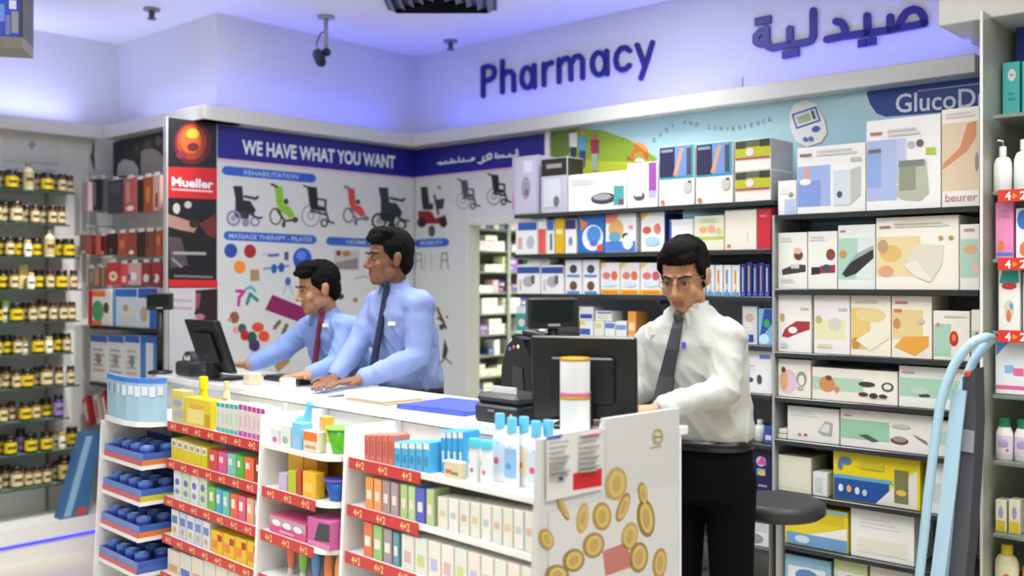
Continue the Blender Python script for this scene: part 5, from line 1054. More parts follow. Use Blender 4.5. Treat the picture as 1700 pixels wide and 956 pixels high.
# front shelf units of the counter
RED = M('#c8383a', .4); STRT = M('#eecf8c', .4)
GZ = (.96, .80, .64, .48, .32, .16)
def unit(x0, x1, y0, zs, label, left=True, right=True, corner=0.0, strip=(), ztop=1.066, name='counter_shelf_unit', backtop=None, stripw=1.0):
    t = empty(name, FC, ((x0 + x1) / 2, .1, 0), label, 'shelf unit')
    mb = MB(FC); mb.box(x0, x1, .255, .2715, 0, backtop or 1.06, M('#d9dad6', .4)); mb.build('back_panel', parent=t)
    if left: mb = MB(FC); sidepanel(mb, x0, x0 + .018, y0 - .012, .254, 0, ztop, LAM); mb.build('side_panel', parent=t)
    if right: mb = MB(FC); sidepanel(mb, x1 - .018, x1, y0 - .012, .254, 0, ztop, LAM); mb.build('side_panel', parent=t)
    xa = x0 + (.0185 if left else 0); xb = x1 - (.0185 if right else 0)
    for i, z in enumerate(zs):
        mb = MB(FC); yf = yl(y0, z)
        if corner:
            pts = [(xa, .254), (xa, yf)]
            for k in range(7): a = -math.pi / 2 + math.pi / 2 * k / 6; pts.append((xb - corner + corner * math.cos(a), yf + corner + corner * math.sin(a)))
            pts.append((xb, .254)); mb.hprism(pts, z - .018, z, LAM)
        else: mb.box(xa, xb, yf, .254, z - .018, z, LAM)
        sh = mb.build('shelf', parent=t)
        if i in strip or 'all' in strip:
            s0, s1 = xa + .004, (xb - corner - .01)
            s1 = s0 + (s1 - s0) * stripw
            mb = MB(FC); mb.box(s0, s1, yf - .005, yf - .0005, z - .036, z + .002, RED); st = mb.build('price_strip', parent=t, label='red price strip with pale lettering')
            n = max(1, int((s1 - s0) / .1))
            for k in range(n):
                mb = MB(FC); x = s0 + (k + .3) * (s1 - s0) / n
                text_on(mb, '4+2', x, z - .03, x + .05, z - .03, .024, yf - .0056, STRT, .02); mb.build('price_lettering', parent=st)
    return t
S4 = unit(-.955, -.002, .035, GZ, 'white counter shelf unit with baby wipes and blue-capped bottles beside the coin poster', True, False, 0, (0, 1, 2, 3), stripw=.42)
S3 = unit(-1.425, -.96, -.02, GZ, 'white counter shelf unit with rounded shelf corners and bath toys', True, False, .08, (1, 2, 3))
S2 = unit(-2.215, -1.43, -.02, GZ, 'white counter shelf unit with yellow packs and pink and teal packs', False, False, 0, ('all',))
SZ1 = (.775, .622, .469, .316, .16)
S1 = unit(-2.66, -2.235, -.12, SZ1, 'narrow white shelf unit with trays of blue pots at the counter end', True, False, 0, (), .932, backtop=.93)
# pale blue curved sign on top of the end unit
plan = [(-2.65, -.115), (-2.52, -.13), (-2.40, -.133), (-2.31, -.115), (-2.26, -.075), (-2.243, -.02)]
za, zb = .955, 1.145
def curved(mb, o0, o1, z0, z1, m, i0=0, i1=5):
    seg = plan[i0:i1 + 1]; vs = []
    for (x, y) in seg:
        dx, dy = x + 2.47, y - .12; L_ = math.hypot(dx, dy); nx, ny = dx / L_, dy / L_
        for o_ in (o0, o1):
            for z in (z0, z1): vs.append((x + nx * o_, y + ny * o_, z))
    fs = []
    for i in range(len(seg) - 1):
        p = i * 4; q = p + 4
        fs += [(p, p + 1, q + 1, q), (p + 2, q + 2, q + 3, p + 3), (p + 1, p + 3, q + 3, q + 1), (p, q, q + 2, p + 2)]
    fs += [(0, 2, 3, 1), (len(vs) - 4, len(vs) - 3, len(vs) - 1, len(vs) - 2)]
    mb.add(vs, fs, m)
mb = MB(FC); curved(mb, -.01, 0, za, zb, M('#a3c8dc', .25)); hs = mb.build('counter_sign', label='curved pale blue acrylic sign on top of the end unit of the counter', cat='sign')
mb = MB(FC); curved(mb, .0003, .0012, zb - .022, zb, Pm('#3f7fe0')); mb.build('blue_top_edge', parent=hs)
for i in range(9):
    t_ = .06 + i * .105; k = min(int(t_ * 5), 4); f = t_ * 5 - k
    x = plan[k][0] + (plan[k + 1][0] - plan[k][0]) * f; y = plan[k][1] + (plan[k + 1][1] - plan[k][1]) * f
    dx, dy = x + 2.47, y - .12; L_ = math.hypot(dx, dy); nx, ny = dx / L_, dy / L_; tx, ty = -ny, nx; w = .014
    zz = zb - .075 - (i % 2) * .006; c_ = (x + nx * .003, y + ny * .003)
    mb = MB(FC); mb.add([(c_[0] - tx * w, c_[1] - ty * w, zz), (c_[0] + tx * w, c_[1] + ty * w, zz), (c_[0] + tx * w, c_[1] + ty * w, zb - .035), (c_[0] - tx * w, c_[1] - ty * w, zb - .035)], [(0, 1, 2, 3)], Pm('#dbe0f0')); mb.build('sign_letter', parent=hs)
mb = MB(FC); mb.hprism([(x - .0, y - .012) for x, y in plan] + [(-2.243, .24), (-2.65, .24)], .934, .9545, LAM); mb.build('sign_foot', parent=hs)
# trays of small blue pots on the end unit
base_cols = ('#d8823c', '#c8c430', '#e07c38', '#4a6cc0'); pot = None
ordn = ('top', 'second', 'third', 'lowest')
for i in range(4):
    z = SZ1[i] + .0005; yf = yl(-.12, z) + .004; x0, x1 = -2.635, -2.24; y1 = yf + .2
    mb = MB(FC)
    mb.box(x0, x1, yf, y1, z, z + .006, Pm(base_cols[i])); mb.box(x0, x1, yf, yf + .005, z + .006, z + .05, Pm('#6c86c8')); mb.box(x0, x0 + .005, yf + .005, y1, z + .006, z + .05, Pm('#6c86c8')); mb.box(x1 - .005, x1, yf + .005, y1, z + .006, z + .05, Pm('#3c64b8')); mb.box(x0 + .005, x1 - .005, y1 - .005, y1, z + .006, z + .09, Pm('#2c4494'))
    tr = mb.build('display_tray', label=f'cardboard tray of small blue pots on the {ordn[i]} shelf of the end unit', cat='tray')
    mb = MB(FC); mb.box(x0, x1, yf - .003, yf - .0002, z, z + .02, Pm('#d0605c')); mb.box(x1, x1 + .003, yf, y1, z, z + .022, Pm(base_cols[i])); mb.build('coloured_edge', parent=tr)
    for r in range(2):
        for c in range(4):
            x = x0 + .05 + c * .095; y = yf + .05 + r * .09; zb_ = z + .0065
            if pot is None:
                mb = MB(FC); mb.lathe([(.03, 0), (.034, .005), (.034, .04), (.03, .05)], PL('#2a3c94'), (x, y, zb_), 12); pot = mb.build('small_pot', org=(x, y, zb_))
                mb = MB(FC); mb.lathe([(.031, .0505), (.031, .064), (.027, .068)], PL('#4c78d0'), (x, y, zb_), 12); ld_ = mb.build('lid', parent=pot)
                mb = MB(FC); mb.lathe([(.016, .0685), (.016, .0695)], PL('#b8d4ee'), (x, y, zb_), 10); mb.build('lid_print', parent=ld_); o = pot
            else: o = dup(pot, FC.P(x, y, zb_))
            tag(o, f'small dark blue pot with a bright lid in the {ordn[i]} tray of the end unit', 'pot', f'small blue pots in the {ordn[i]} tray')
# ---- goods on the counter shelf units
def g(u0, u1, vt, z, y0, base, pr, lab, depth=.07, back=.0, cat='pack', group=None, name='product_pack', mn=.04):
    yf = yl(y0, z) + .012 + back
    x0 = FC.pix(u0, vt, yf)[0]; x1 = FC.pix(u1, vt, yf)[0]; z1 = max(FC.pix((u0 + u1) / 2, vt, yf)[1], z + mn)
    if z < .9: z1 = min(z1, z + .135)
    mb = MB(FC); mb.box(x0 + .0012, x1 - .0012, yf, yf + depth, z + .0005, z1, Pm(base), .002); front_print(mb, x0 + .003, x1 - .003, z + .003, z1 - .003, yf, pr)
    return mb.build(name, label=lab, cat=cat, group=group)
Y4, Y3, Y2 = .035, -.02, -.02
# wipes section
z = GZ[0]
for i in range(5): g(604 + i * 10, 613.5 + i * 10, 722, z, Y4, '#cf7468', [('r', .2, .2, .8, .8, '#c05c54')], 'salmon pink carton on the top counter shelf', group='salmon cartons on the top counter shelf')
for i in range(5):
    u = 654 + i * 12; g(u, u + 11.5, 734, z, Y4, '#4fb0e0', [('r', 0, .78, 1, 1, '#e4ecf0'), ('r', .25, .2, .75, .5, '#3a8cc8')], 'short sky blue wipes pack with a white top', group='short sky blue packs on the top counter shelf')
for i in range(4):
    u = 731 + i * 9.6; g(u, u + 9.4, 716, z, Y4, '#3a9fdc', [('r', 0, .86, 1, 1, '#dfe8ec'), ('r', .3, .25, .7, .55, '#dcecf4')], 'tall sky blue wipes pack with a white window', group='tall sky blue packs on the top counter shelf', back=.034)
def cbot(u, y, z, w, h, *a, **k): return bottle(FC, FC.pix(u, HOR, y)[0], y, z + .0005, w, h, *a, **k)
for i, u in enumerate((788, 808)):
    cbot(u, .062, z, .05, .13, '#e2e6e8', '#58c0dc', 'short white bottle with a wide turquoise cap and pink dot', lbl='#dfe8ee', dots=((.1, .35, .3, '#e0507c'), (-.4, .6, .3, '#9cc4d8')), capw=.85, caph=.2, group='short bottles with turquoise caps')
for i, u in enumerate((834, 854, 874, 894, 914)):
    dc = ('#e0507c', '#5a9ad8', '#f08a2c', '#e0507c', '#8cb8d8')[i]
    cbot(u - 4, .122 - .037 * (i % 2), z, .056, .205, '#e6e8ea', '#6cc6ea', ('white lotion bottle with light blue cap, pink dot and pale blue label', 'white lotion bottle with light blue cap and strong blue label', 'white lotion bottle with light blue cap and orange dot', 'white lotion bottle with light blue cap and pink dot beside the orange dotted one', 'white lotion bottle with light blue cap next to the counter end panel')[i], lbl=('#cfe2f0', '#8fbce6', '#f0e2d0', '#c8dff0', '#d8e6ee')[i], dots=((0, .4, .4, dc), (.2, .75, .25, '#b8d4e8')), capw=.62, caph=.22, group='white lotion bottles with light blue caps')
g(736, 764, 766, z, Y4, '#d8d0b0', [('r', .1, .25, .5, .5, '#d86050'), ('r', .5, .2, .9, .4, '#7c8a58')], 'small cream box with red print in front of the tall wipes', back=-.0, depth=.03)
z = GZ[1]
for i, (u0, u1, c, nm) in enumerate(((606, 619, '#e8a05c', 'orange'), (620, 633, '#e8a868', 'peach orange'), (634, 647, '#a8989c', 'mauve grey'), (648, 661, '#b0a0a0', 'dusty grey'), (664, 676, '#b4d090', 'light green'), (677, 689, '#c0d8a0', 'pale green'), (690, 705, '#5868c8', 'blue'), (707, 720, '#b8cc98', 'sage green'))):
    g(u0, u1, 792 + i * 3, z, Y4, c, [('r', .2, .3, .8, .6, '#e8e4dc')], f'{nm} tube carton on the second counter shelf below the wipes')
for i in range(9):
    u = 726 + i * 18; g(u, u + 17, 826 + i * 3, z, Y4, ('#e4e4d8', '#e8e8e4', '#dfe4dc')[i % 3], [('r', .2, .4, .8, .6, ('#d8c8a0', '#b8c8d8', '#d8b0a8')[i % 3])], ('tan', 'blue', 'pink')[i % 3] + ' printed cream soap carton on the second counter shelf below the bottles', group=('tan', 'blue', 'pink')[i % 3] + ' printed soap cartons on the second counter shelf')
z = GZ[2]
for i, (u0, u1, c, nm) in enumerate(((603, 618, '#e07c50', 'orange'), (619, 634, '#9cc87c', 'green'), (636, 650, '#a89ca8', 'mauve'), (652, 662, '#6ca0b0', 'teal blue'))):
    g(u0, u1, 866 + i * 6, z, Y4, c, [('r', .15, .3, .85, .6, '#e8e8e0')], f'{nm} carton on the third counter shelf under the price strip')
for i in range(10):
    u = 666 + i * 22; g(u, u + 21, 888 + i * 6, z, Y4, ('#e8e8e2', '#e0e8e0', '#ece4dc')[i % 3], [('r', .2, .2, .8, .55, ('#d8b8b0', '#c8d890', '#b8c0e0')[i % 3])], 'white carton with ' + ('pink', 'lime', 'lilac')[i % 3] + ' print on the third counter shelf', group=('pink', 'lime', 'lilac')[i % 3] + ' printed cartons on the third counter shelf')
z = GZ[3]
for i in range(7):
    u = 690 + i * 28; g(u, u + 26, 952, z, Y4, ('#c8d468', '#e0a0a0', '#a8c8dc')[i % 3], [('r', .2, .2, .8, .6, '#ece8d8')], ('lime', 'pink', 'sky blue')[i % 3] + ' pack on the fourth counter shelf', group=('lime', 'pink', 'sky blue')[i % 3] + ' packs on the fourth counter shelf', mn=.12)
# bath section
z = GZ[0]
def cup(u, v, y, z, r0, r1, h, c, inner, lab, nm='bath_cup'):
    x = FC.pix(u, v, y)[0]; mb = MB(FC)
    mb.lathe([(r0, .0005), (r1, h), (r1 * .93, h), (r0 * .9, .006)], PL(c), (x, y, z), 20); o = mb.build(nm, org=(x, y, z), label=lab, cat='cup')
    mb = MB(FC); mb.lathe([(r1 * .985, h - .006), (r1 * 1.05, h - .004), (r1 * 1.05, h + .001), (r1 * .95, h + .001)], PL(inner), (x, y, z), 20); mb.build('rim', parent=o); return o
cup(567, 738, .06, z, .032, .055, .09, '#58b024', '#7cc840', 'wide green plastic bath cup on the top shelf of the bath toys')
x = FC.pix(502, 735, .10)[0]
mb = MB(FC); mb.ell((x, .10, z + .048), (.045, .03, .047), PL('#5ab8e8')); wh_ = mb.build('bath_whale', org=(x, .10, z), label='light blue plastic bath toy with raised tail', cat='toy')
mb = MB(FC); mb.cap((x + .025, .10, z + .06), .02, (x + .045, .10, z + .125), .012, PL('#6cc4ee')); mb.build('tail', parent=wh_)
mb = MB(FC); mb.ell((x + .05, .10, z + .14), (.022, .01, .014), PL('#5ab8e8')); mb.build('tail_fin', parent=wh_)
g(484, 500, 702, z, Y3, '#7cc8ec', [('r', .1, .1, .9, .5, '#a0c0ec')], 'light blue box beside the blue bath toy', depth=.05)
g(503, 527, 716, z, Y3, '#e4d8c0', [('r', 0, .55, 1, 1, '#f07a30'), ('r', .1, .15, .9, .3, '#c8a880')], 'box with an orange top beside the green bath cup', depth=.04)
g(530, 540, 692, z, Y3, '#f0a43c', [('r', .2, .1, .5, .9, '#f6c878')], 'narrow orange box behind the green bath cup', depth=.04, back=.15)
g(449, 463, 712, z, Y3, '#dcdce0', [('e', .5, .3, .3, .2, '#d070b0')], 'small white pack with a pink dot at the divider', depth=.04)
g(465, 482, 706, z, Y3, '#e4e6e0', [('e', .5, .3, .3, .2, '#9cb8a8')], 'small white pack beside the pink dotted pack', depth=.04)
cbot(474, .16, z, .03, .12, '#e8e8e4', '#d8d8d4', 'slim white bottle behind the small white packs', capw=.6)
z = GZ[1]
g(478, 503, 752, z, Y3, '#ecb820', [('r', .1, .3, .9, .8, '#e4a818')], 'yellow box on the second bath shelf', depth=.05, back=.05)
g(504, 526, 756, z, Y3, '#e0a428', [('r', .4, .1, .7, .5, '#c05830')], 'amber box beside the yellow box', depth=.05, back=.05)
g(536, 568, 764, z, Y3, '#c8861c', [('r', .1, .2, .9, .5, '#e0a030')], 'orange brown box behind the blue bath cup', depth=.05, back=.14)
cup(562, 810, .035, z, .03, .05, .075, '#2c5cb4', '#5c4cb0', 'blue plastic bath cup on the second bath shelf')
g(462, 476, 786, z, Y3, '#c8b8dc', [], 'small lilac soap on the second bath shelf', depth=.04)
g(477, 491, 782, z, Y3, '#b8c428', [], 'small lime soap on the second bath shelf', depth=.04)
g(492, 500, 780, z, Y3, '#c04838', [], 'small red soap on the second bath shelf', depth=.04)
g(502, 524, 784, z, Y3, '#f0bc2c', [('r', .2, .2, .8, .6, '#f4d060')], 'yellow soap box in front of the amber box', depth=.04)
z = GZ[2]
g(447, 508, 862, z, Y3, '#d8568c', [('r', 0, .45, 1, 1, '#b8a0b0'), ('e', .2, .62, .12, .2, '#f0ecee'), ('e', .5, .6, .12, .2, '#f0ecee'), ('e', .8, .58, .12, .2, '#f0ecee'), ('r', .3, .1, .7, .25, '#e8b0c8')], 'pink display box with three white puffs on the third bath shelf', depth=.1)
g(510, 548, 862, z, Y3, '#c860a0', [('p', [(.3, .2), (.5, .9), (1, .95), (1, .3)], '#3c3c40'), ('r', 0, 0, 1, .18, '#e080b0')], 'pink box with a dark window on the third bath shelf', depth=.1)
z = GZ[3]
for i, (u, c, nm) in enumerate(((480, '#ec7a50', 'orange'), (500, '#90c860', 'green'), (521, '#5c98d8', 'blue'), (542, '#e8844c', 'deep orange'), (560, '#eca05c', 'apricot'))):
    x = FC.pix(u, 930, .02)[0]; mb = MB(FC); mb.ell((x, .03, z + .072), (.024, .014, .06), PL(c)); o = mb.build('bath_brush', org=(x, .03, z), label=f'{nm} oval bath brush standing on the fourth bath shelf', cat='brush')
    mb = MB(FC); mb.lathe([(.016, .0005), (.014, .02), (.008, .026)], PL('#e8e4dc'), (x, .03, z), 10); mb.build('foot', parent=o)
# yellow / pink-teal section
z = GZ[0]
for i in range(6): u = 396 + i * 7.4; g(u, u + 7.2, 670 + i * 1.6, z, Y2, '#e0dad8', [('r', 0, .84, 1, 1, '#c038a0'), ('r', 0, 0, 1, .16, '#c458b0'), ('r', .3, .3, .7, .7, '#e4b8d0')], 'slim pack with magenta ends on the top counter shelf', group='slim magenta packs on the top counter shelf')
for i in range(5): u = 359 + i * 7.3; g(u, u + 7.1, 667 + i, z, Y2, '#e0e0d4', [('r', 0, .86, 1, 1, '#2cb0ac'), ('r', 0, 0, 1, .14, '#58c0b8'), ('r', .3, .3, .7, .7, '#b8dcd4')], 'slim pack with teal ends on the top counter shelf', group='slim teal packs on the top counter shelf')
g(307, 350, 662, z, Y2, '#e2cc2c', [('r', .1, .08, .75, .62, '#ece08c'), ('r', .2, .66, .7, .78, '#f0a83c'), ('r', .78, .05, .98, .5, '#c8a418')], 'large yellow baby pack on the top counter shelf', depth=.06)
g(285, 304, 648, z, Y2, '#c8c48c', [('r', 0, .8, 1, 1, '#e0d020'), ('e', .5, .6, .4, .12, '#a0a4c0'), ('e', .5, .25, .4, .12, '#b0b0b8')], 'grey and yellow pack beside the large yellow baby pack', depth=.05)
cbot(338, .1, z, .062, .19, '#e4d010', '#f0d800', 'yellow bottle with a rounded yellow top behind the yellow baby pack', capw=.75, caph=.3)
cbot(376, .17, z, .05, .17, '#e4d8b8', '#d8c8a0', 'cream bottle behind the teal packs', lbl='#c89878', capw=.6)
z = GZ[1]
for i in range(6):
    u = 284 + i * 10; g(u, u + 9.6, 728 + i * 3, z, Y2, '#dccc1c', [('r', 0, .62, 1, 1, '#e4e4d8'), ('r', .2, .7, .8, .9, '#9c9c94')], 'yellow carton with a white top on the second counter shelf', group='yellow cartons on the second counter shelf')
g(284, 346, 724, z, Y2, '#4c8a2c', [], 'long green board standing behind the yellow cartons', depth=.02, back=.12)
for i, (u0, u1, c, nm) in enumerate(((347, 361, '#d8484c', 'red'), (362, 376, '#d85c94', 'pink'), (377, 391, '#7cc8b8', 'mint'), (392, 404, '#54b838', 'green'), (405, 421, '#e8703c', 'orange'), (423, 436, '#7c2c3c', 'maroon'))):
    g(u0, u1, 748 + i * 3, z, Y2, c, [('r', .15, .5, .6, .8, '#ece0dc')], f'{nm} tube pack on the second counter shelf')
z = GZ[2]
for i in range(4):
    u = 288 + i * 14; g(u, u + 13, 780 + i * 3, z, Y2, ('#e0e4e4', '#c8e0bc')[i % 2], [('e', .5, .6, .3, .12, '#6c70c0'), ('e', .5, .25, .3, .1, '#8a90b0')], ('white', 'pale green')[i % 2] + ' pack with violet spots on the third counter shelf', group=('white', 'pale green')[i % 2] + ' spotted packs on the third counter shelf')
for i, (u0, u1, c, nm) in enumerate(((346, 357, '#6cc048', 'green'), (358, 368, '#50a8dc', 'blue'), (369, 380, '#68c8b0', 'mint'), (382, 394, '#e86848', 'orange'), (395, 407, '#e0608c', 'pink'), (409, 421, '#f0a870', 'apricot'), (422, 431, '#8cc0e0', 'sky blue'))):
    g(u0, u1, 808 + i * 4, z, Y2, c, [('r', .15, .4, .7, .8, '#e8e4dc')], f'{nm} tube pack on the third counter shelf')
z = GZ[3]
for i in range(5):
    u = 284 + i * 13; g(u, u + 12, 846 + i * 5, z, Y2, ('#e0e2e4', '#c8d4e8')[i % 2], [('r', .1, .5, .9, .8, '#6c88c0'), ('e', .5, .25, .25, .12, '#c8b078')], ('white', 'pale blue')[i % 2] + ' carton with a blue band on the fourth counter shelf', group=('white', 'pale blue')[i % 2] + ' banded cartons on the fourth counter shelf')
for i in range(4):
    u = 350 + i * 20; g(u, u + 19, 882 + i * 6, z, Y2, '#e8c020', [('r', .1, .2, .6, .6, '#e8843c'), ('r', .6, .6, 1, .9, '#b83424')], 'yellow box with orange print on the fourth counter shelf', group='yellow boxes on the fourth counter shelf')
z = GZ[4]
for i in range(7):
    u = 278 + i * 20; g(u, u + 19, 914 + i * 6, z, Y2, ('#e0dccc', '#d8d8d0')[i % 2], [('r', .1, .1, .9, .4, ('#d8a070', '#5c70c0')[i % 2])], ('cream', 'grey white')[i % 2] + ' pack on the fifth counter shelf', group=('cream', 'grey white')[i % 2] + ' packs on the fifth counter shelf')
# ------------------------------------------------------------------ equipment on the counter
def fc(u, Y, v=HOR): return FC.L(wp(u, v, Y))
def monitor(x, y, ang, w, h, zb, lab, tilt=.14):
    """monitor seen from its back; ang = direction its screen faces"""
    fr = Fr(tuple(FC.P(x, y, 0))[:2], ang)     # +y of this frame = screen side
    t = empty('monitor', fr, (0, 0, CT), lab, 'monitor')
    def pan(x0, x1, y0, y1, z0, z1, m, nm, parent):
        mb = MB(fr); mb.box(x0, x1, y0, y1, z0, z1, m, .006)
        mb.v = [(p[0], p[1] - (p[2] - CT) * tilt, p[2]) for p in mb.v]; return mb.build(nm, parent=parent)
    c = pan(-w / 2, w / 2, 0, .032, zb, zb + h, BLACKP, 'casing', t)
    pan(-w * .3, w * .3, -.022, -.0005, zb + h * .18, zb + h * .75, M('#0e0f10', .45), 'back_cover', t)
    pan(-w / 2 + .012, w / 2 - .012, .0325, .034, zb + .015, zb + h - .012, M('#20262c', .1), 'screen', t)
    pan(-.01, .012, -.0235, -.0225, zb + h * .3, zb + h * .34, M('#2c3c90', .3), 'maker_badge', t)
    mb = MB(fr); mb.box(-.035, .035, -.05, -.015, CT + .012, zb + h * .35, BLACKP, .004); mb.build('stand', parent=t)
    mb = MB(fr); mb.box(-.1, .1, -.05, .09, CT + .0005, CT + .014, BLACKP, .005); mb.build('foot', parent=t)
    return t
monitor(-.199, .413, -16, .34, .265, CT + .028, 'black computer monitor turned to the white-shirted pharmacist', .1)
monitor(-2.44, .33, -42, .27, .25, CT + .035, 'black computer monitor beside the yellow packs end of the counter', .38)
def customer_display(x, y, z1, w, h, lab, ang):
    fr = Fr(tuple(FC.P(x, y, 0))[:2], ang); t = empty('customer_display', fr, (0, 0, CT), lab, 'display')
    mb = MB(fr); mb.lathe([(.06, .0005), (.06, .012), (.02, .02)], BLACKP, (0, 0, CT), 18); mb.build('base', parent=t)
    mb = MB(fr); mb.tube([(0, 0, CT + .015), (0, 0, z1 + .01)], .017, BLACKM, 12); mb.build('pole', parent=t)
    mb = MB(fr); mb.box(-w / 2, w / 2, -.025, .03, z1, z1 + h, M('#232527', .3), .006); hd_ = mb.build('display_head', parent=t)
    mb = MB(fr); mb.box(-w * .42, w * .36, -.027, -.0255, z1 + h * .25, z1 + h * .9, M('#121c1a', .08)); mb.build('display_window', parent=hd_)
    mb = MB(fr); mb.box(-w * .12, w * .12, -.0268, -.0255, z1 + h * .08, z1 + h * .16, M('#9a9c9c', .3)); mb.build('maker_badge', parent=hd_)
customer_display(-.44, .52, 1.405, .178, .105, 'black customer display on a pole beside the paper tins', 10)
customer_display(-2.93, .265, 1.42, .125, .085, 'black customer display on a pole at the alcove end of the counter', 12)
# paper tins
for k in range(2):
    x, y, z = -.135, .30, CT + .0005 + k * .117
    mb = MB(FC); mb.lathe([(.045, 0), (.046, .003), (.046, .107)], M('#e6e8ea', .3), (x, y, z), 24)
    o = mb.build('paper_tin', org=(x, y, z), label=('lower', 'upper')[k] + ' of two stacked white tins with a gold lid by the monitor', cat='tin')
    mb = MB(FC); mb.lathe([(.0465, .1072), (.0475, .108), (.0475, .115), (.046, .1165)], M('#c99a2c', .3, .3), (x, y, z), 24); mb.build('gold_lid', parent=o)
    if k == 1: mb = MB(FC); mb.lathe([(.0463, .001), (.0468, .002), (.0468, .011), (.0463, .012)], Pm('#d8709c'), (x, y, z), 24); mb.build('pink_band', parent=o)
# receipt printer
x, y = -.47, .335
t = empty('receipt_printer', FC, (x, y, CT), 'low black receipt printer beside the blue-capped bottles', 'printer')
mb = MB(FC); mb.box(x - .1, x + .1, y - .06, y + .10, CT + .0005, CT + .06, M('#2a2b2e', .35), .008); mb.build('housing', parent=t)
mb = MB(FC); mb.box(x - .098, x + .098, y - .055, y + .098, CT + .0605, CT + .095, M('#37383c', .3), .012); mb.build('cover', parent=t)
mb = MB(FC); mb.box(x - .03, x + .0, y - .0625, y - .0605, CT + .038, CT + .044, M('#8a8c90', .3)); mb.build('maker_badge', parent=t)
mb = MB(FC); mb.ell((x + .08, y - .062, CT + .03), (.007, .004, .008), M('#d88a50', .3)); mb.build('power_button', parent=t)
mb = MB(FC); mb.box(x - .06, x + .06, y - .02, y - .016, CT + .096, CT + .118, M('#e8e8e6', .5)); mb.build('paper_slip', parent=t)
# card terminal and handset, the curved black machine behind the printer
x, y = -.60, .56
t = empty('card_terminal', FC, (x, y, CT), 'curved black card terminal standing behind the receipt printer', 'card terminal')
mb = MB(FC)
prof = [(-.07, 0), (.09, 0), (.09, .1), (.07, .2), (.035, .26), (-.005, .27), (-.045, .235), (-.072, .16), (-.078, .08)]
mb.prism([(x + a, CT + .001 + b) for a, b in prof], y - .06, y + .05, M('#141518', .2)); mb.build('housing', parent=t)
mb = MB(FC); mb.prism([(x - .02, CT + .03), (x + .05, CT + .03), (x + .035, CT + .16), (x - .01, CT + .17)], y - .064, y - .0605, M('#303236', .15)); mb.build('front_recess', parent=t)
mb = MB(FC); mb.prism([(x - .005, CT + .03), (x + .045, CT + .025), (x + .04, CT + .075), (x + .0, CT + .085)], y - .068, y - .0645, Pm('#c9d4da')); mb.build('paper_slip', parent=t)
mb = MB(FC); mb.cap((x + .02, y - .03, CT + .285), .014, (x + .11, y - .02, CT + .275), .014, M('#2c2d32', .25)); mb.build('handset', parent=t)
for a, b, c in ((-.03, .255, '#6a6ac0'), (-.01, .262, '#c04040'), (.012, .265, '#d8d8c0')):
    mb = MB(FC); mb.ell((x + a, y - .06, CT + b - .03), (.008, .004, .008), M(c, .3)); mb.build('key_button', parent=t)
# printer / till at the left end
x, y = -2.72, .36
t = empty('receipt_printer', FC, (x, y, CT), 'dark grey receipt printer at the alcove end of the counter', 'printer')
mb = MB(FC); mb.box(x - .08, x + .08, y - .08, y + .1, CT + .0005, CT + .07, M('#303236', .35), .01); mb.build('housing', parent=t)
mb = MB(FC); mb.prism([(x + .06 * math.cos(a), CT + .07 + .05 * math.sin(a)) for a in [math.pi * i / 8 for i in range(9)]], y - .05, y + .07, M('#3c3e42', .3)); mb.build('rounded_cover', parent=t)
mb = MB(FC); mb.box(x - .03, x + .03, y - .056, y - .0525, CT + .075, CT + .1, M('#e4e4e2', .5)); mb.build('paper_slip', parent=t)
mb = MB(FC); mb.box(x - .02, x + .02, y - .0565, y - .0562, CT + .092, CT + .1, Pm('#b8506c')); mb.build('slip_print', parent=t)
# keyboard by the left monitor
x, y = -2.12, .53
mb = MB(FC); mb.box(x - .16, x + .16, y - .06, y + .06, CT + .0005, CT + .018, BLACKP, .004); t = mb.build('keyboard', label='black computer keyboard under the leaning pharmacist hand', cat='keyboard')
for r in range(4):
    mb = MB(FC)
    for c in range(12): mb.box(x - .15 + c * .025, x - .129 + c * .025, y - .05 + r * .026, y - .028 + r * .026, CT + .0182, CT + .023, M('#26272b', .4))
    mb.build('key_row', parent=t)
# papers and folder
p0 = fc(630, 3.72)
mb = MB(FC); mb.box(-1.36, -1.09, .30, .50, CT + .0005, CT + .005, Pm('#b89a78'), .001); pad = mb.build('clipboard', label='tan clipboard under a white paper pad on the counter', cat='clipboard')
mb = MB(FC); mb.box(-1.38, -1.12, .31, .505, CT + .0056, CT + .034, M('#ecece6', .5), .002); mb.build('paper_pad', label='thick white paper pad on the counter before the tall pharmacist', cat='paper pad')
mb = MB(FC); pts = [(-1.0, .28), (-.66, .31), (-.70, .60), (-1.04, .56)]; mb.hprism(pts, CT + .0005, CT + .014, M('#4a5cc4', .35)); fo = mb.build('blue_folder', label='flat blue folder lying on the white counter top', cat='folder')
mb = MB(FC); mb.hprism([(-.995, .285), (-.66, .314), (-.664, .34), (-1.0, .31)], CT + .0142, CT + .0152, M('#3848a8', .35)); mb.build('spine', parent=fo)
# small things near the right monitor
def obox(x, y, w, d, h, c, lab, nm, z=CT): mb = MB(FC); mb.box(x - w / 2, x + w / 2, y - d / 2, y + d / 2, z + .0005, z + h, M(c, .35), .003); return mb.build(nm, label=lab, cat='carton')
obox(-.06, .40, .05, .04, .035, '#7c2c24', 'small dark red carton between tins and end panel', 'small_carton')
obox(-.03, .46, .05, .03, .03, '#d8dcd8', 'small white carton between the monitor and the end panel', 'small_carton')
o = obox(-.05, .35, .04, .03, .035, '#e4e4e0', 'little white carton right behind the paper tins', 'small_carton')
obox(-2.13, .33, .06, .06, .05, '#d8c8a8', 'cream carton on the counter behind the yellow packs', 'small_carton')
obox(-1.78, .30, .05, .05, .055, '#e8e8e4', 'white carton on the counter beside the cream carton', 'small_carton')

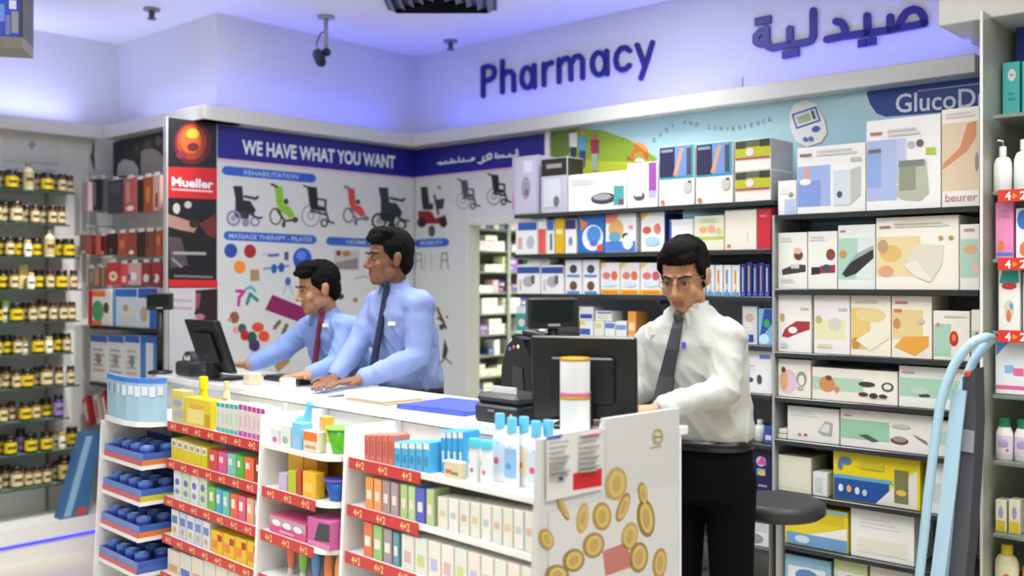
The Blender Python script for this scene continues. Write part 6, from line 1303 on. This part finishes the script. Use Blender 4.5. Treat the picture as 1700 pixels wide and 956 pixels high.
# ------------------------------------------------------------------ people
def remesh(mb, voxel, smooth=4, fac=.5):
    me = bpy.data.meshes.new('tmp'); me.from_pydata([tuple(v) for v in mb.v], [], mb.f); me.update()
    o = bpy.data.objects.new('tmp', me); COL.objects.link(o)
    m = o.modifiers.new('r', 'REMESH'); m.mode = 'VOXEL'; m.voxel_size = voxel; m.use_smooth_shade = True
    if smooth: q = o.modifiers.new('s', 'SMOOTH'); q.iterations = smooth; q.factor = fac
    dg = bpy.context.evaluated_depsgraph_get(); out = bpy.data.meshes.new_from_object(o.evaluated_get(dg))
    bpy.data.objects.remove(o); bpy.data.meshes.remove(me)
    return out
def emit_mesh(name, me, mats, org, parent=None, matfn=None, **k):
    for v in me.vertices: v.co -= org
    me.materials.clear()
    for m in mats: me.materials.append(m)
    for p in me.polygons:
        p.use_smooth = True
        p.material_index = matfn(p.center + org) if matfn else 0
    me.name = name; o = bpy.data.objects.new(name, me); COL.objects.link(o); ORG[o.name] = org
    if parent: o.parent = parent
    else: o.location = org
    return tag(o, **k)
def loft(mb, rings, m, n=24):
    """rings: (centre, lateral vec, forward vec, rx, ry[, squareness])"""
    vs = []; fs = []
    for c, L, Fw, rx, ry in rings:
        for i in range(n):
            a = 2 * math.pi * i / n; ca, sa = math.cos(a), math.sin(a); e = .82
            vs.append(Vector(c) + L * rx * math.copysign(abs(ca) ** e, ca) + Fw * ry * math.copysign(abs(sa) ** e, sa))
    for j in range(len(rings) - 1):
        for i in range(n):
            a = j * n + i; b = j * n + (i + 1) % n; fs.append((a, b, b + n, a + n))
    fs.append(tuple(range(n))[::-1]); fs.append(tuple(len(vs) - n + i for i in range(n)))
    mb.add(vs, fs, m, True)
def hand(mb, wrist, d, up, thumb_side, m, curl=.3):
    d = d.normalized(); lat = d.cross(up).normalized() * thumb_side; up = lat.cross(d).normalized() * thumb_side
    if up.z < 0: up = -up
    R = Matrix((lat, d, up)).transposed()
    mb.ell(wrist + d * .045, (.040, .052, .0165), m, 14, 8, R)
    for off, ln in ((.029, .072), (.0097, .08), (-.0097, .075), (-.029, .058)):
        b = wrist + d * .082 + lat * off; m1 = b + d * ln * .48 + up * .004; tip = m1 + (d - up * curl * 1.4).normalized() * ln * .52
        mb.cap(b, .0088, m1, .0082, m, 8, 3); mb.cap(m1, .0082, tip, .007, m, 8, 3)
    b = wrist + d * .02 + lat * .03; m1 = b + (d * .6 + lat * .8).normalized() * .035; tip = m1 + (d + lat * .25 - up * .1).normalized() * .035
    mb.cap(b, .0125, m1, .0105, m, 8, 3); mb.cap(m1, .0105, tip, .0085, m, 8, 3)
from mathutils.bvhtree import BVHTree
def person(lab, foot, face_deg, head_c, head_yaw, head_pitch, neck, chest, belt, LS, LA, RS, RA, skin, shirt, tiec, tie_px, badge_px, hairc, stubble, glasses=False, pen=None, watch=False, gr=1.0, lipc='#8c5a4c', palm_dir=None, scale=1.0):
    """all joints in world metres"""
    DUM = M('#808080'); org = Vector((foot.x, foot.y, 0))
    a = math.radians(face_deg); Fw = Vector((-math.sin(a), -math.cos(a), 0)); L = Vector((-Fw.y, Fw.x, 0))
    hy = math.radians(head_yaw); hf = Vector((-math.sin(hy), -math.cos(hy), 0)); hl = Vector((-hf.y, hf.x, 0))
    rp = Matrix.Rotation(math.radians(head_pitch), 3, hl); hf = rp @ hf; hu = rp @ Vector((0, 0, 1))
    H = lambda l, f, u: head_c + hl * l + hf * f + hu * u
    R = Matrix((hl, hf, hu)).transposed()
    waist = belt
    # ---- body: one continuous figure
    mb = MB()
    mb.ell(H(0, -.012, .028), (.074, .094, .088), DUM, 24, 14, R); mb.ell(H(0, .03, -.035), (.058, .062, .088), DUM, 20, 12, R)
    mb.ell(H(0, .064, -.098), (.026, .024, .02), DUM, 12, 8, R)
    for s in (-1, 1):
        mb.ell(H(.044 * s, .012, -.062), (.02, .042, .03), DUM, 12, 8, R); mb.ell(H(.038 * s, .062, -.03), (.024, .024, .024), DUM, 12, 8, R)
        mb.ell(H(.077 * s, -.006, -.008), (.010, .02, .033), DUM, 12, 8, R); mb.ell(H(.084 * s, -.014, .004), (.006, .014, .022), DUM, 10, 6, R)
        mb.ell(H(.012 * s, .098, -.038), (.009, .01, .008), DUM, 10, 6, R); mb.cap(H(.014 * s, .088, .024), .008, H(.046 * s, .07, .022), .008, DUM, 8, 3)
        mb.ell(H(.032 * s, .073, .002), (.017, .013, .012), DUM, 10, 8, R)
    mb.cap(H(0, .09, .006), .0085, H(0, .108, -.032), .0125, DUM, 10, 4)
    mb.cap(H(-.018, .083, -.066), .0075, H(.018, .083, -.066), .0075, DUM, 8, 3); mb.cap(H(-.014, .082, -.077), .0075, H(.014, .082, -.077), .0075, DUM, 8, 3)
    nb = H(0, -.02, -.06); mb.cap(nb, .052, neck, .056, DUM, 16, 4)
    up = (neck - waist).normalized()
    sp = lambda t: waist.lerp(neck, t)
    loft(mb, [(sp(-.3), L, Fw, .15, .10), (sp(0), L, Fw, .135, .09), (sp(.5), L, Fw, .145, .1), (sp(.85), L, Fw, .14, .08), (sp(.98), L, Fw, .06, .05)], DUM)
    for S, A in ((LS, LA), (RS, RA)):
        el, wr = A; mb.cap(sp(.86), .05, S, .05, DUM); mb.cap(S, .045, el, .036, DUM); mb.cap(el, .036, wr, .026, DUM); fd = (wr - el).normalized(); mb.cap(wr, .027, wr + fd * .02, .026, DUM)
    hips = [waist + L * s * .09 - Vector((0, 0, .16)) for s in (1, -1)]
    feet = [Vector((org.x, org.y, .09)) + L * s * .1 for s in (1, -1)]
    for hp_, ft in zip(hips, feet):
        kn = hp_.lerp(ft, .5) + Fw * .015; mb.cap(hp_, .075, kn, .052, DUM); mb.cap(kn, .052, ft, .035, DUM); mb.cap(ft - Vector((0, 0, .05)), .035, ft - Vector((0, 0, .055)) + Fw * .13, .03, DUM)
    for (S, A, sd) in ((LS, LA, -1), (RS, RA, 1)):
        el, wr = A; d = (wr - el).normalized(); d = Vector((d.x, d.y, min(d.z, .05) * .35)); d = (palm_dir or {}).get(sd, d); hand(mb, wr + (wr - el).normalized() * .012, d, Vector((0, 0, 1)), sd, DUM)
    me = remesh(mb, .0042, 3)
    SK = M(skin, .5, vary=.05, scale=40); LP = M(lipc, .45); SB = M(stubble, .6)
    lipc_ = H(0, .09, -.071)
    def mf(p):
        q = R.transposed() @ (p - head_c)
        if abs(q.x) < .021 and abs(q.z + .0715) < .0105 and q.y > .07: return 1
        if q.y > .04 and -.125 < q.z < -.046 and abs(q.x) < .06 and not (abs(q.x) < .02 and -.1 < q.z < -.083):
            if q.z > -.062 and abs(q.x) < .03 and q.z < -.05: return 2
            if q.z < -.085 or abs(q.x) > .045: return 2
        return 0
    body = emit_mesh('person', me, [SK, LP, SB], org, None, mf, label=lab, cat='person')
    # ---- eyes and brows
    for s in (-1, 1):
        mb = MB(); mb.ell(H(.032 * s, .0795, .001), (.0118, .0085, .0046), M('#c8beb0', .3), 12, 8, R); mb.ell(H(.032 * s, .087, -.0005), (.0056, .003, .0044), M('#1a1210', .15), 10, 6, R); mb.build('eye', parent=body)
        mb = MB(); mb.cap(H(.015 * s, .0945, .0225), .0042, H(.034 * s, .0905, .0275), .0045, M(hairc, .7), 8, 3); mb.cap(H(.034 * s, .0905, .0275), .0045, H(.052 * s, .0745, .022), .003, M(hairc, .7), 8, 3); mb.build('eyebrow', parent=body)
        mb = MB(); mb.cap(H(.02 * s, .0905, .0065), .0028, H(.046 * s, .082, .006), .0024, M('#3a2a22', .6), 6, 2); mb.build('eyelid', parent=body)
    if glasses:
        mb = MB(); fm = M('#6c6458', .3, .6)
        for s in (-1, 1):
            pts = [H(.033 * s + .021 * math.cos(q), .103 - abs(.021 * math.cos(q) + .033) * .12, .0 + .015 * math.sin(q)) for q in [2 * math.pi * i / 16 for i in range(17)]]; mb.tube(pts, .0013, fm, 6); mb.tube([H(.055 * s, .096, .006), H(.078 * s, .03, .008), H(.083 * s, -.01, .008)], .0013, fm, 6)
        mb.tube([H(-.012, .105, .004), H(0, .107, .006), H(.012, .105, .004)], .0013, fm, 6); mb.build('spectacles', parent=body)
    # ---- hair
    mb = MB(); mb.ell(H(0, -.022, .045), (.085, .102, .092), DUM, 24, 14, R); mb.ell(H(0, -.06, -.01), (.07, .055, .075), DUM, 18, 10, R); mb.ell(H(.01, .03, .108), (.066, .06, .033), DUM, 18, 10, R)
    mb.ell(H(.03, .058, .088), (.045, .04, .024), DUM, 14, 8, R); mb.ell(H(-.03, .055, .088), (.04, .035, .022), DUM, 14, 8, R)
    for s in (-1, 1): mb.ell(H(.07 * s, .022, .045), (.015, .03, .035), DUM, 10, 8, R); mb.ell(H(.074 * s, .012, .012), (.008, .014, .028), DUM, 10, 8, R)
    me = remesh(mb, .005, 3)
    bm = bmesh.new(); bm.from_mesh(me)
    for v in bm.verts:
        q = R.transposed() @ (v.co - head_c); nz = noise.noise(v.co * 45) + .5 * noise.noise(v.co * 110)
        v.co += v.normal * (.004 * nz)
        # open the face: push hair back above the brow
        if q.y > .02 and q.z < .058 and abs(q.x) < .064: v.co -= hf * (q.y - .02) * 1.1
    bm.to_mesh(me); bm.free()
    hm = M(hairc, .85, vary=.3, scale=160, bump=.5); hm.node_tree.nodes['Principled BSDF'].inputs['Specular IOR Level'].default_value = .15; emit_mesh('hair', me, [hm], org, body)
    # ---- shirt
    mb = MB(); up_ = Vector((0, 0, 1))
    loft(mb, [(sp(-.06), L, Fw, .160, .118), (sp(.03), L, Fw, .172, .128), (sp(.2), L, Fw, .168, .122), (sp(.5), L, Fw, .178, .128), (sp(.72), L, Fw, .18, .118), (sp(.86), L, Fw, .155, .092), (sp(.95), L, Fw, .095, .07), (sp(1.02), L, Fw, .066, .062)], DUM, 28)
    for S, A in ((LS, LA), (RS, RA)):
        el, wr = A; mb.cap(sp(.84).lerp(S, .3), .07, S, .068, DUM); mb.cap(S, .062, el, .052, DUM, 14, 5); mb.cap(el, .053, el.lerp(wr, .93), .038, DUM, 14, 5)
        mb.cap(el.lerp(wr, .86), .039, el.lerp(wr, .97), .038, DUM, 14, 2)
    me = remesh(mb, .0075, 5)
    bm = bmesh.new(); bm.from_mesh(me)
    for v in bm.verts:
        p = v.co; k = noise.noise(Vector((p.x * 9, p.y * 9, p.z * 16 + p.x * 8))) + .5 * noise.noise(p * 26)
        f = noise.noise(Vector((p.x * 12 + p.z * 7, p.y * 12 - p.z * 6, p.z * 5 + p.x * 4))); f = 1 - abs(f) * 2.2
        v.co += v.normal * (.004 * k + .006 * max(0, f) ** 3)
    bm.normal_update(); bm.to_mesh(me); bvh = BVHTree.FromBMesh(bm); bm.free()
    SH = M(shirt, .75, vary=.03, scale=60, bump=.15)
    emit_mesh('shirt', me, [SH], org, body)
    # collar
    mb = MB(); nd = (nb - neck).normalized(); n = 20; vs = []
    for rr, hh in ((.069, -.022), (.064, .028), (.060, .028), (.062, -.022)):
        for i in range(n):
            q = 2 * math.pi * i / n; drop = -.018 * max(0, math.sin(q)) ; vs.append(neck + L * rr * math.cos(q) + Fw * (rr * math.sin(q) + .004) + up_ * (hh + drop))
    mb.add(vs, [(j * n + i, j * n + (i + 1) % n, ((j + 1) % 4) * n + (i + 1) % n, ((j + 1) % 4) * n + i) for j in range(4) for i in range(n)], SH, True)
    for s in (-1, 1):
        b = neck + Fw * .066
        pts = [b + L * s * .004 + up_ * .008, b + L * s * .05 - Fw * .018 + up_ * .022, b + L * s * .06 - Fw * .016 - up_ * .028, b + L * s * .026 + Fw * .008 - up_ * .062]
        th = Fw * .005; vs = [p + th for p in pts] + [p - th for p in pts]
        f = [(0, 1, 2, 3), (7, 6, 5, 4)] + [(i, 4 + i, 4 + (i + 1) % 4, (i + 1) % 4) for i in range(4)]
        mb.add(vs, f, SH)
    mb.build('collar', parent=body)
    # tie, badge: laid on the shirt where the photograph shows them
    cam_o = Vector((0, 0, EYE))
    def hit(u, v, lift):
        d = (wp(u, v, 1.0) - cam_o).normalized(); loc, nrm, idx, dist = bvh.ray_cast(cam_o, d)
        if loc is None: return None
        return loc - d * lift
    rows = []
    prev = None
    for (u, v, w) in tie_px:
        c = hit(u, v, .02)
        if c is None: c = wp(u, v, (prev - cam_o).y if prev is not None else head_c.y - .05)
        if prev is not None and abs(c.y - prev.y) > .035: c = wp(u, v, prev.y - .004)
        prev = c
        ww = w * c.y / F_PX; side = (L * .9 + Fw * -.1).normalized(); rows.append((c - side * ww / 2, c + side * ww / 2, c))
    mb = MB(); TM = M(tiec, .5, vary=.12, scale=90); vs = []; fs = []
    for lft, rgt, c in rows: vs += [lft, c + Fw * .004, rgt, rgt - Fw * .014, lft - Fw * .014]
    for j in range(len(rows) - 1):
        for i in range(5): a_ = j * 5 + i; b_ = j * 5 + (i + 1) % 5; fs.append((a_, b_, b_ + 5, a_ + 5))
    fs.append((4, 3, 2, 1, 0)); m_ = len(vs) - 5; fs.append((m_, m_ + 1, m_ + 2, m_ + 3, m_ + 4)); mb.add(vs, fs, TM); tie = mb.build('tie', parent=body)
    kn = rows[0][2]; mb = MB(); mb.ell(kn + Fw * .006 + up_ * .004, (.016, .013, .019), TM, 12, 8, Matrix((L, Fw, up_)).transposed()); mb.build('tie_knot', parent=tie)
    def plate(u, v, wpx, hpx, m, nm, lift=.008, par=None):
        c = hit(u, v, lift)
        if c is None: return
        w = wpx * c.y / F_PX / 2; h = hpx * c.y / F_PX / 2; side = Vector((1, 0, 0)) * .9 + L * .3; side.normalize(); n_ = side.cross(up_)
        vs = [c + side * (sx * w) + up_ * (sz * h) + n_ * dd for dd in (0, -.004) for sx, sz in ((-1, -1), (1, -1), (1, 1), (-1, 1))]
        mb = MB(); mb.add(vs, [(0, 1, 2, 3), (7, 6, 5, 4)] + [(i, 4 + i, 4 + (i + 1) % 4, (i + 1) % 4) for i in range(4)], m); mb.build(nm, parent=body)
    plate(*badge_px, M('#e8e4d4', .3), 'name_badge')
    if pen: plate(*pen, M('#4a4cc8', .3), 'pen')
    # trousers, belt, shoes
    mb = MB(); TR = M('#0a0a0c', .95, vary=.1, scale=50); TR.node_tree.nodes['Principled BSDF'].inputs['Specular IOR Level'].default_value = .1
    loft(mb, [(waist - up_ * .24, L, Fw, .168, .122), (waist - up_ * .1, L, Fw, .165, .122), (waist - up_ * .015, L, Fw, .158, .117)], DUM)
    for hp_, ft in zip(hips, feet):
        kn = hp_.lerp(ft, .5) + Fw * .02; mb.cap(hp_, .092, kn, .074, DUM, 14, 4); mb.cap(kn, .074, ft - Vector((0, 0, .02)), .062, DUM, 14, 4)
    me = remesh(mb, .011, 5); emit_mesh('trousers', me, [TR], org, body)
    mb = MB(); loft(mb, [(waist - up_ * .052, L, Fw, .168, .127), (waist - up_ * .018, L, Fw, .166, .126)], M('#0c0c0d', .35), 28); mb.build('belt', parent=body)
    for ft in feet:
        mb = MB(); b = Vector((ft.x, ft.y, .045)); mb.ell(b + Fw * .055, (.048, .13, .045), BLACKP, 16, 8, Matrix((L, Fw, up_)).transposed()); mb.build('shoe', parent=body)
    if watch:
        el, wr = LA if watch == 'L' else RA; d = (wr - el).normalized(); mb = MB(); mb.cap(wr - d * .004, .031, wr + d * .012, .03, M('#17171a', .3), 14, 2); mb.build('wristwatch', parent=body)
    return body
def V(u, v, Y, z=None):
    p = wp(u, v, Y)
    if z is not None: p.z = z
    return p
# white shirt, right
person('man in a white shirt, dark tie and glasses working behind the counter end', V(1178, 900, 3.56), 33, V(1136, 457, 3.44), 30, 20,
       V(1146, 512, 3.47), None, V(1172, 716, 3.54), V(1207, 562, 3.39), (V(1203, 648, 3.33), FC.P(-.06, .635, 1.155)), V(1085, 566, 3.60), (V(1064, 645, 3.60), Vector((.36, 3.44, 1.16))),
       '#b98764', '#b9bcb8', '#3c3a42', [(1126, 527, 13), (1122, 545, 16), (1115, 580, 20), (1106, 625, 26), (1098, 660, 29), (1093, 684, 30)], (1086, 551, 22, 10), '#0a0807', '#aa7a58', True, (1135, 573, 6, 10), palm_dir={-1: Vector((-1, .08, -.05)), 1: Vector((-.75, -.45, -.05))})
# light blue shirt, tall
person('tall man in a light blue shirt and navy tie standing behind the counter', V(692, 900, 4.52), 52, V(645, 428, 4.42), 60, 2,
       V(656, 474, 4.47), None, V(682, 634, 4.52), V(697, 508, 4.33), (V(694, 594, 4.28), V(602, 631, 4.12, 1.165)), V(628, 506, 4.60), (V(592, 575, 4.50), V(556, 628, 4.28, 1.16)),
       '#7c5238', '#8093c6', '#1c2440', [(641, 474, 9), (638, 490, 10), (631, 530, 11), (624, 570, 13), (617, 612, 14), (614, 628, 13)], (650, 537, 13, 7), '#0b0807', '#744c34', False, None, 'R')
# light blue shirt, leaning
person('man in a light blue shirt and maroon tie leaning over the counter keyboard', V(600, 900, 5.02), 50, V(527, 478, 4.78), 58, 12,
       V(542, 520, 4.84), None, V(586, 655, 4.98), V(580, 546, 4.70), (V(560, 606, 4.62), V(516, 629, 4.50, 1.15)), V(512, 548, 4.98), (V(466, 583, 4.96), V(418, 607, 4.86, 1.165)),
       '#b0805c', '#7c97d2', '#6c1f34', [(534, 518, 8), (530, 535, 9), (526, 560, 9), (522, 590, 10), (520, 612, 10)], (540, 540, 11, 6), '#0a0807', '#a27552', palm_dir={1: Vector((-.8, .55, -.05))})

# ------------------------------------------------------------------ stool and folded frame on the right
p = F1.L(wp(1290, 828, 3.72)); x, y, zt = p.x, p.y, p.z
t = empty('stool', F1, (x, y, 0), 'dark grey round swivel stool in front of the appliance shelves', 'stool')
mb = MB(F1); mb.lathe([(.155, zt - .06), (.175, zt - .045), (.175, zt - .012), (.15, zt)], M('#2b2c2f', .5), (x, y, 0), 28); mb.build('seat', parent=t)
mb = MB(F1); mb.lathe([(.03, .06), (.03, zt - .0605)], M('#9a9ca0', .2, .9), (x, y, 0), 14); mb.build('column', parent=t)
mb = MB(F1); mb.lathe([(.19, .0005), (.19, .012), (.05, .03), (.035, .06)], M('#85878c', .2, .9), (x, y, 0), 28); mb.build('base', parent=t)
# folded light blue frame with dark fabric
YQ = -.80
fp = lambda u, v, dy=0: Vector((F1.pix(u, v, YQ + dy)[0], YQ + dy, F1.pix(u, v, YQ + dy)[1]))
LB = M('#a9cbe2', .25, name='pale_blue_tube'); FAB = M('#4c4e57', .8, vary=.1, scale=40)
a0 = fp(1615, 566); foot_ = Vector((a0.x - .20, YQ, 0))
t = empty('folded_pushchair', F1, (a0.x - .15, YQ, 0), 'folded pushchair with pale blue tubes and dark grey fabric by the end panel', 'pushchair')
def path(pts, dy):
    out = []
    for i in range(len(pts) - 1):
        for k in range(4): out.append(pts[i].lerp(pts[i + 1], k / 4))
    out.append(pts[-1]); return [Vector((p.x, p.y + dy, p.z)) for p in out]
pts = [fp(1617, 566), fp(1600, 583), fp(1584, 606), fp(1570, 640), fp(1561, 672), fp(1551, 740), fp(1541, 820), fp(1533, 900), fp(1526, 960)]
last = pts[-1]; pts.append(Vector((last.x - .035, YQ, .1)))
mb = MB(F1); mb.tube(path(pts, 0), .016, LB, 10); mb.build('side_tube', parent=t)
mb = MB(F1); mb.tube(path(pts, .2), .016, LB, 10); mb.build('side_tube', parent=t)
top = pts[0]; mb = MB(F1); mb.tube([top, top + Vector((.01, .1, .01)), top + Vector((0, .2, 0))], .016, LB, 10); mb.build('handle_bar', parent=t)
sec = [fp(1592, 648, .02), fp(1584, 720, .02), fp(1576, 800, .02), fp(1566, 880, .02), fp(1556, 960, .02)]; sec.append(Vector((sec[-1].x - .03, YQ + .02, .12)))
for dy in (0, .17):
    mb = MB(F1)
    for i in range(len(sec) - 1):
        a, b = sec[i], sec[i + 1]; w = .024
        vs = [(p.x + sx * w, p.y + dy + ty, p.z) for p in (a, b) for sx, ty in ((-1, 0), (1, 0), (1, .012), (-1, .012))]
        mb.add(vs, [(0, 1, 5, 4), (1, 2, 6, 5), (2, 3, 7, 6), (3, 0, 4, 7), (3, 2, 1, 0), (4, 5, 6, 7)], LB)
    mb.build('folding_strut', parent=t)
fabp = [fp(1598, 626, .06), fp(1618, 612, .06), fp(1620, 700, .06), fp(1615, 800, .06), fp(1608, 900, .06), fp(1600, 980, .06), fp(1572, 980, .06), fp(1582, 880, .06), fp(1590, 780, .06), fp(1597, 700, .06)]
mb = MB(F1); mb.prism([(q.x, q.z) for q in fabp], YQ + .06, YQ + .16, FAB); sb_ = mb.build('fabric_seat', parent=t)
mb = MB(F1); mb.prism([(q.x, q.z) for q in (fp(1597, 712, .055), fp(1618, 716, .055), fp(1616, 752, .055), fp(1594, 748, .055))], YQ + .052, YQ + .0595, M('#8f939c', .6)); mb.build('fabric_pocket', parent=t)
mb = MB(F1); mb.ell(fp(1606, 620, .05), (.012, .008, .012), M('#d8582c', .3)); mb.build('orange_button', parent=t)
for dx in (-.02, .16):
    for dy in (.0, .2):
        mb = MB(F1); n = 18; c = Vector((pts[-1].x + dx, YQ + dy, .075)); vs = []
        for yy in (-.015, .015):
            for i in range(n): q = 2 * math.pi * i / n; vs.append((c.x + .074 * math.cos(q), c.y + yy, c.z + .074 * math.sin(q)))
        mb.add(vs, [tuple(range(n)), tuple(range(n, 2 * n))[::-1]] + [(i, n + i, n + (i + 1) % n, (i + 1) % n) for i in range(n)], BLACKP); mb.build('wheel', parent=t)
mb = MB(F1); c = pts[-1]; mb.tube([(c.x - .02, YQ, .1), (c.x + .16, YQ, .075)], .01, LB); mb.tube([(c.x - .02, YQ + .2, .1), (c.x + .16, YQ + .2, .075)], .01, LB); mb.tube([(c.x + .16, YQ, .075), (c.x + .16, YQ + .2, .075)], .008, LB); mb.build('wheel_axle', parent=t)
